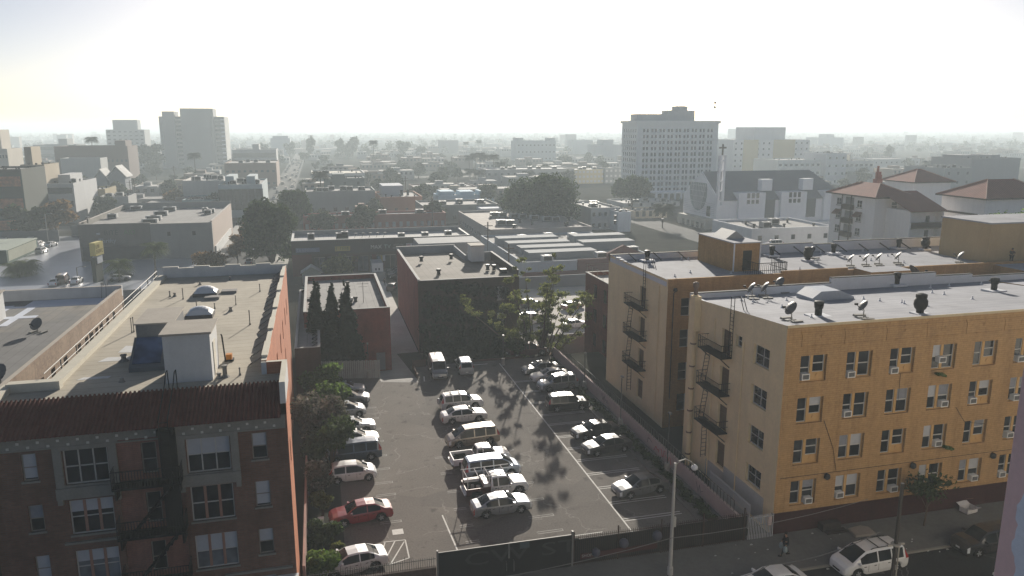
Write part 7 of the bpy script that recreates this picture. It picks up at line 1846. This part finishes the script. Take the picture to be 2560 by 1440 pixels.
x0, z = PY(887, 513, 262); t = thing('roof_tank_house', 'salmon coloured box house on the roof of the red brick row', 'roof house', (x0, 258, 0)); k = MB(); k.box(x0, x0 + 4, 257, 261, PY(887, 540, 257)[1] - 1, z); k.box(x0 + 1, x0 + 3, 258, 260, z, z + .9); k.build('house_body', mat('salmon_stucco', (.36, .24, .19), .9, .08), t)
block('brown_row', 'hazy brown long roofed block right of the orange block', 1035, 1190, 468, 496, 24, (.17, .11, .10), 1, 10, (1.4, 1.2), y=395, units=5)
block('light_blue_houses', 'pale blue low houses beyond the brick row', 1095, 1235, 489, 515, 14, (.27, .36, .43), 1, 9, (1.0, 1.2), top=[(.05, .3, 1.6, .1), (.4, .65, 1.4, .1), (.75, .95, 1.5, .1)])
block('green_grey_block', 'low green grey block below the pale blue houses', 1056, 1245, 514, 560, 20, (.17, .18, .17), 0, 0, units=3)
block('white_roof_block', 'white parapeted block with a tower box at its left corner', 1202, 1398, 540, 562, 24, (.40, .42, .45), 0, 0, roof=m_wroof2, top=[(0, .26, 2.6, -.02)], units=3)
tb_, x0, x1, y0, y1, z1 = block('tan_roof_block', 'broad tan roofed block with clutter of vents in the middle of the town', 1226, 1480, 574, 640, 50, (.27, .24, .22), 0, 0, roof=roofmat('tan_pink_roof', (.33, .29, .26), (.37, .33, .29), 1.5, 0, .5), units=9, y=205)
grid_windows(tb_, 'x', x0, [210 + i * 4 for i in range(11)], [z1 - 4], 1.4, 1.5, m_fw, GLd, 1, bars=0)
vents(tb_, [(x0 + 8 + i * 5.3, y0 + 5 + (i * 13) % 38) for i in range(10)], z1 - .6, .5, 1.2)
# storage court: long parapeted roofs round a brick front with stars
ct, x0, x1, y0, y1, z1 = block('storage_building', 'grey roofed building with rows of low parapets and a dark red front with stars', 1306, 1640, 656, 700, 44, (.26, .28, .31), 0, 0, par=.5, y=158)
k = MB(); k.box(x0 + (x1 - x0) * .40, x1, y0 - .3, y0, G, z1 + .2); k.extr([(x0 + (x1 - x0) * .62, z1 + .2), (x0 + (x1 - x0) * .62, z1 + 1.2), (x0 + (x1 - x0) * .745, z1 + 3.0), (x0 + (x1 - x0) * .87, z1 + 1.2), (x0 + (x1 - x0) * .87, z1 + .2)], 'y', y0 - .3, y0 + .6)
k.box(x0, x1, y0 - .25, y0 - .02, G, G + 2.0); k.build('red_front', mat('dark_red_front', (.15, .06, .055), .9, .1, .3, streak=.2), ct)
k = MB(); zc_ = z1 + .7; xc = x0 + (x1 - x0) * .745
for i in range(5):
    cx_ = xc - 3.2 + i * 1.6; zz = zc_ + .2 - .12 * abs(i - 2); pts = []
    for j in range(10): a_ = PI / 2 + j * PI / 5; r_ = .42 if j % 2 == 0 else .18; pts.append((cx_ + r_ * math.cos(a_), zz + r_ * math.sin(a_)))
    k.extr(pts, 'y', y0 - .36, y0 - .3)
k.build('star_row', mat('dull_star', (.3, .24, .2), .8), ct)
text(ct, 'lettering', 'SEL', (xc - 1.5, y0 - .31, zc_ - 1.5), 1.0, MATS['dull_star'])
k = MB()
for i in range(6): q = x0 + .8 + i * 3.0; k.box(q, q + 2.7, y0 - .06, y0, z1 - 3.2, z1 - .5)
k.build('wall_panels', mat('pale_mural_panels', (.36, .40, .46), .8, .2, .25), ct)
for i, (f0, f1, g_) in enumerate(((.10, .62, 6), (.10, .60, 13), (.06, .56, 20), (.04, .54, 28), (.62, 1.05, 16), (.66, 1.1, 26))):
    k = MB(); k.box(x0 + (x1 - x0) * f0, x0 + (x1 - x0) * f1, y0 + g_, y0 + g_ + 4.5, z1 - .6, z1 + 1.0 + .1 * i, 0); k.build('roof_monitor', mat('monitor_grey', (.22, .235, .25), .9, .1, .3), ct)
for f, g_ in ((.2, 2.6), (.3, 36), (.55, 38), (.75, 36), (.95, 10), (.86, 5), (.62, 4)): unit(ct, x0 + (x1 - x0) * f, y0 + g_, z1 - .5, 1.2, 1.0, 1.4, m_wht)
block('yard_block', 'grey block with small windows beside the broad dark tree', 1478, 1550, 520, 575, 24, lg, 2, 5, (1, 1.4), roof=m_wroof2, units=2)
block('white_shop', 'small white gabled shop front right of the grey block', 1545, 1578, 530, 580, 14, (.46, .48, .5), 0, 0)
block('spanish_house', 'cream arched house with bright roof edges left of the church', 1585, 1668, 528, 562, 14, (.36, .31, .24), 1, 5, (1.4, 2.2), y=262)
block('hall_behind', 'long low pale hall before the white office tower', 1560, 1700, 508, 530, 20, lg, 0, 0, y=300, roof=m_wroof2, units=3)
x, y = PZ(1505 + 150, 610, G); frm2 = frond_mesh('fronds', 38, 4.1, 5, leafmat('hazy_palm_leaf', (.025, .032, .015), (.045, .055, .025), .2), .9, 1.3)
xx, zz = PY(1658, 515, 235); palm('palm', 'palm with a broad head at the left foot of the church', (xx, 235, G), zz - G, 3, None, frm2)
# long apartment rows behind the dark trees and the hospital
block('long_apartments', 'long hazy grey apartment row left of the white office tower', 1215, 1436, 424, 470, 24, (.29, .28, .27), 2, 14, (1.5, 1.5), y=440, roof=m_wroof2, units=6)
block('ochre_apartments', 'pale ochre apartment block with white windows in the long row', 1436, 1512, 424, 470, 24, (.36, .32, .22), 3, 8, (1.6, 1.5), y=438, roof=m_wroof2, units=3, dark=mat('bright_window', (.5, .5, .5), .5))
block('dark_apartments', 'dark grey apartment block right of the pale ochre one', 1512, 1556, 420, 470, 24, (.17, .18, .19), 3, 4, (1.4, 1.5), y=436, dark=MATS['bright_window'])
block('hazy_block', 'hazy block with two roof knobs in the far middle', 1292, 1390, 352, 390, 24, (.28, .31, .32), 3, 10, (1.6, 1.5), y=760, top=[(.02, .18, 3, .1), (.85, .99, 3, .1)])
block('hazy_block', 'faint square block right of the two knobbed block', 1432, 1482, 350, 380, 24, (.30, .33, .34), 0, 0, y=950)
block('hazy_block', 'faint stepped block left of the white office tower', 1490, 1555, 362, 400, 24, (.30, .32, .33), 0, 0, y=720, top=[(.3, .7, 5, .1)])
hs, x0, x1, y0, y1, z1 = block('hospital', 'white and yellow striped hospital block with a tan roof house', 1834, 2025, 350, 440, 40, (.46, .46, .46), 6, 14, (1.3, 1.5), y=500, top=[(.32, .73, 9, .15)])
for f0, f1 in ((.13, .32), (.52, .80)): k = MB(); k.box(x0 + (x1 - x0) * f0, x0 + (x1 - x0) * f1, y0 - .6, y0, G, z1 + .1); k.build('yellow_front', mat('faded_yellow_panel', (.55, .46, .27), .9, .06, .2), hs)
block('white_annex', 'long low white annex with window groups before the hospital', 1945, 2066, 400, 450, 26, (.48, .48, .45), 3, 9, (2, 1.5), y=400)
block('white_annex', 'taller white stair block in the middle of the annex', 2068, 2118, 383, 450, 22, (.48, .48, .47), 4, 3, (1.3, 1.5), y=395, units=1)
block('white_annex', 'white office wing with roof pipes right of the stair block', 2100, 2185, 402, 450, 22, (.48, .47, .43), 3, 7, (2, 1.6), y=398, top=[(.1, .2, 2, .2), (.3, .36, 4, .3), (.5, .56, 3.5, .3)])
block('hazy_block', 'long hazy flat block right of the white office wing', 2185, 2300, 398, 425, 30, (.30, .31, .31), 0, 0, y=520)
block('hazy_block', 'very faint slab on the skyline right of the white tower', 1838, 1872, 322, 345, 30, (.33, .35, .36), 0, 0, y=1500)
block('hazy_block', 'very faint broad slab right of the hospital', 2046, 2110, 344, 372, 30, (.33, .35, .36), 0, 0, y=1000, top=[(.4, .65, 5, .1)])
block('grey_roofed_block', 'grey block with a railed roof and dark screens at the right edge', 2430, 2552, 396, 450, 24, (.20, .205, .215), 1, 6, (1.4, 2.2), y=290, top=[(.06, .38, 1.2, .3), (.66, .84, 1.2, .3)])
block('grey_roofed_block', 'lower grey block left of the railed block at the right edge', 2362, 2432, 420, 460, 24, (.22, .225, .225), 0, 0, y=280, units=3)
block('white_low_block', 'white low wall block below the long church flank', 1880, 2085, 572, 640, 20, (.40, .41, .43), 0, 0, y=170, units=2)
x0, z = PY(1922, 600, 165); car('suv', P_wht, (x0, 163, PY(1935, 610, 163)[1] - .6), R(170), 'white car parked below the church flank', 'car', simple=True)

# ---------------------------------------------------------------- trees and palms further off
Lf_h = leafmat('hazy_leaf', (.03, .042, .018), (.06, .075, .032), .3)
tm = [leaf_mesh('crown', crown(10, 4.4, 70 + i, 9, .8, .15), 1100, .8, 70 + i, Lf_h, .4) for i in range(4)]
trm = MB(); trm.tube([(0, 0, -.2), (0, 0, 6)], [.4, .15], 6); _o = trm.build('trunk', BARK); trk = _o.data; bpy.data.objects.remove(_o)
def ftree(u, vt, y, label, s=None, group=None, wide=1.0, mesh=None):
    x, zt = PY(u, vt, y); h = (zt - G); t = thing('hazy_tree', label, 'tree', (x, y, G), group); k_ = h / 10 if s is None else s
    o = put('crown', mesh or random.choice(tm), t, (x, y, G)); o.scale = (k_ * wide, k_ * wide, h / 10); o.rotation_euler = (0, 0, random.uniform(0, 6))
    o = put('trunk', trk, t, (x, y, G)); o.scale = (k_, k_, h / 10)
for u, vt, y, wd, lab in ((375, 352, 620, 1.1, 'bushy dark tree left of the stepped tower'), (430, 465, 330, .9, 'orange brown tree left of the wide flat white roof'), (130, 492, 262, 1.2, 'rusty tree before the white office with bands'), (775, 338, 880, .5, 'pointed tall conifer above the avenue'), (850, 343, 900, .7, 'left one of a pair of tall round topped trees on the skyline'), (880, 340, 900, .9, 'right one of a pair of tall round topped trees on the skyline'), (1008, 346, 860, .9, 'bushy double topped tree on the skyline near the middle'), (1050, 362, 820, .9, 'lower bushy tree right of the double topped one'), (700, 385, 720, .9, 'dark tree beside the distant avenue'), (760, 378, 780, 1.2, 'broad tree on the right side of the distant avenue'), (655, 355, 900, 1.0, 'small tree before the faint hotel slab'), (722, 352, 900, .9, 'tree right of the faint hotel slab'), (2225, 360, 640, .6, 'tall tree in the haze right of the hospital'), (2360, 396, 420, 1.0, 'umbrella crowned tree in the haze near the right edge'), (640, 500, 300, 1.3, 'green tree right of the ribbed office'), (700, 520, 290, 1.2, 'green tree at the near end of the avenue'), (920, 535, 300, 1.2, 'pale green tree before the grey green wall'), (60, 505, 255, 1.4, 'dark tree before the orange banded office')):
    ftree(u, vt, y, lab, wide=wd, mesh=(leaf_mesh('crown', crown(10, 4.4, int(u), 9, .8, .15), 1100, .8, int(u), Lf_rust, .35) if u in (430, 130) else None))
PG = 'distant palms'
for u, vt, y, lab in ((228, 345, 520, 'palm above the long dark reddish block'), (485, 385, 470, 'tall palm before the stepped tower'), (933, 353, 640, 'single palm on the skyline near the middle'), (800, 432, 330, 'palm before the cream roofed hall'), (1173, 391, 520, 'leftmost palm of the tall palm cluster'), (1188, 386, 500, 'second palm of the tall palm cluster'), (1200, 384, 510, 'third palm, tallest of the cluster'), (1210, 390, 490, 'fourth palm of the tall palm cluster'), (1234, 389, 480, 'fifth palm, darkest of the cluster'), (1250, 408, 470, 'sixth palm of the cluster, lower'), (1272, 420, 460, 'seventh palm, at the right end of the cluster'), (1176, 425, 440, 'short palm in front of the cluster, left'), (1198, 428, 430, 'short palm in front of the cluster, right'), (1320, 430, 430, 'low palm before the long hazy apartment row'), (1197, 352, 900, 'far faint palm above the tall palm cluster'), (1165, 356, 900, 'far faint palm left of the other skyline palm'), (2322, 405, 400, 'palm left of the umbrella crowned tree')):
    x, zt = PY(u, vt, y); palm('palm', lab, (x, y, G), zt - G, 3, None, frm2, PG)
rnd = random.Random(21)
for i in range(280):
    y = rnd.uniform(240, 1000) if i > 40 else rnd.uniform(300, 520); u = rnd.uniform(20, 2540)
    h = rnd.uniform(6, 11); x = rat(u, 400) * y
    if -30 < x < -4 or (90 < x < 235 and y < 420) or (60 < x < 85 and y < 240): continue
    t = thing('hazy_tree', 'small dark tree among the low hazy roofs', 'tree', (x, y, G), 'trees among the low hazy roofs')
    s = h / 10; o = put('crown', tm[i % 4], t, (x, y, G)); o.scale = (s * 1.1, s * 1.1, s); o.rotation_euler = (0, 0, i); o = put('trunk', trk, t, (x, y, G)); o.scale = (s, s, s)
cols_ = [mat('hazy_wall_%d' % i, c_, .9, .1, .1) for i, c_ in enumerate((gr, lg, tanc, (.30, .24, .20), (.2, .15, .13), (.38, .38, .36)))]
hm_ = []
for i, (a, c_, h) in enumerate(((14, 10, 4.5), (22, 14, 6), (10, 12, 7.5), (30, 12, 5), (16, 16, 9))):
    k = MB(); k.box(-a / 2, a / 2, 0, c_, 0, h, 0); k.box(-a / 2 + .4, a / 2 - .4, .4, c_ - .4, h, h + .02, 1)
    for j in range(int(a / 3)): k.box(-a / 2 + 1 + j * 3, -a / 2 + 2.4 + j * 3, -.05, 0, h - 2.6, h - 1, 2)
    k.box(-a / 6, a / 8, c_ * .4, c_ * .7, h, h + 1.6, 0); _o = k.build('hazy_house', [cols_[i % 6], (m_groof, m_broof, m_wroof2)[i % 3], GLd]); hm_.append(_o.data); bpy.data.objects.remove(_o)
for i in range(270):
    y = 290 + 760 * rnd.random() ** .8; u = rnd.uniform(-10, 2560); x = rat(u, 400) * y
    if -34 < x < -2 or (120 < x < 240 and y < 420) or (60 < x < 90 and y < 270) or 275 < y + 14 < 305 or 515 < y + 12 < 550: continue
    o = put('hazy_house', hm_[i % 5], None, (x, y, G)); tag(o, 'low flat roofed house fading into the haze', 'house', 'low flat roofed houses in the haze')
    o.material_slots[0].link = 'OBJECT'; o.material_slots[0].material = rnd.choice(cols_)
# the town that reads as one mass beyond
k = MB()
for i in range(1500):
    y = 1000 + 3600 * rnd.random() ** 1.3; x = rat(rnd.uniform(-40, 2600), 340) * y; a = rnd.uniform(8, 26); h = rnd.uniform(3.5, 8) + (rnd.random() < .03) * rnd.uniform(6, 16)
    k.box(x, x + a, y, y + 12, G, G + h, i % 3)
o = k.build('distant_town', [cols_[0], cols_[1], cols_[3]]); o['kind'] = 'stuff'; o['label'] = 'low hazy town spreading to the horizon'
cl = []
for i in range(700):
    y = 950 + 3000 * rnd.random() ** 1.3; x = rat(rnd.uniform(-40, 2600), 340) * y; r_ = rnd.uniform(4, 8); cl.append((x, y, G + r_ * .8, r_, r_, r_ * rnd.uniform(.7, 1.5)))
me = leaf_mesh('distant_trees', cl, 30000, 2.6, 6, Lf_h, .3); o = bpy.data.objects.new('distant_trees', me); COL.objects.link(o); o['kind'] = 'stuff'; o['label'] = 'distant tree tops melting into the haze'
# traffic on the avenue
tc_ = MB(); tc_.box(-2.1, 2.1, -.85, .85, .25, .85, 0); tc_.extr([(-1.5, .85), (1.2, .85), (.7, 1.42), (-1.0, 1.42)], 'y', -.75, .75, 1); tc_.box(-.98, .68, -.7, .7, 1.42, 1.45, 0)
for sx in (-1.3, 1.3): tc_.box(sx - .3, sx + .3, -.87, .87, 0, .55, 2)
_o = tc_.build('distant_car', [P_wht, CGLASS, BLACK]); tcm = _o.data; bpy.data.objects.remove(_o)
for i in range(60):
    y = 290 + i * 9.5 + rnd.uniform(-3, 3); x = rnd.choice((-22.5, -20, -16.5, -13.5))
    o = put('distant_car', tcm, None, (x, y, G + .02), (0, 0, PI / 2)); tag(o, 'tiny car glinting on the long straight avenue', 'car', 'cars on the long straight avenue')
    o.material_slots[0].link = 'OBJECT'; o.material_slots[0].material = rnd.choice((P_wht, P_sil, P_gre, P_wht))
for i in range(22):
    y = 300 + i * 7; x = rnd.choice((110, 112.5, 116, 118.5)); o = put('distant_car', tcm, None, (x, y, G + .02), (0, 0, PI / 2)); tag(o, 'tiny car in the line of traffic left of the white office tower', 'car', 'cars in the line left of the white office tower')
    o.material_slots[0].link = 'OBJECT'; o.material_slots[0].material = rnd.choice((P_wht, P_sil, P_gre))
for u, vb, vt, lab in ((342, 520, 445, 'leaning utility pole with wires beyond the grey store'), (330, 515, 450, 'second utility pole beyond the grey store, left one'), (440, 480, 415, 'pale tall pole left of the wide white roof'), (1082, 590, 495, 'utility pole by the pale blue houses'), (1015, 510, 440, 'utility pole with cross arms near the orange block'), (1220, 640, 555, 'utility pole beside the tan roofed block, left one'), (1272, 690, 610, 'utility pole at the corner of the storage building'), (900, 620, 545, 'thin pole before the red brick row')):
    x, y = PZ(u, vb, G); zt = PY(u, vt, y)[1]; k = MB(); k.tube([(x, y, G), (x, y, zt)], .17, 6); k.box(x - 1.3, x + 1.3, y - .08, y + .08, zt - 1.1, zt - .9); k.box(x - 1.0, x + 1.0, y - .08, y + .08, zt - 2.2, zt - 2.05); tag(k.build('utility_pole', BARK), lab, 'utility pole')
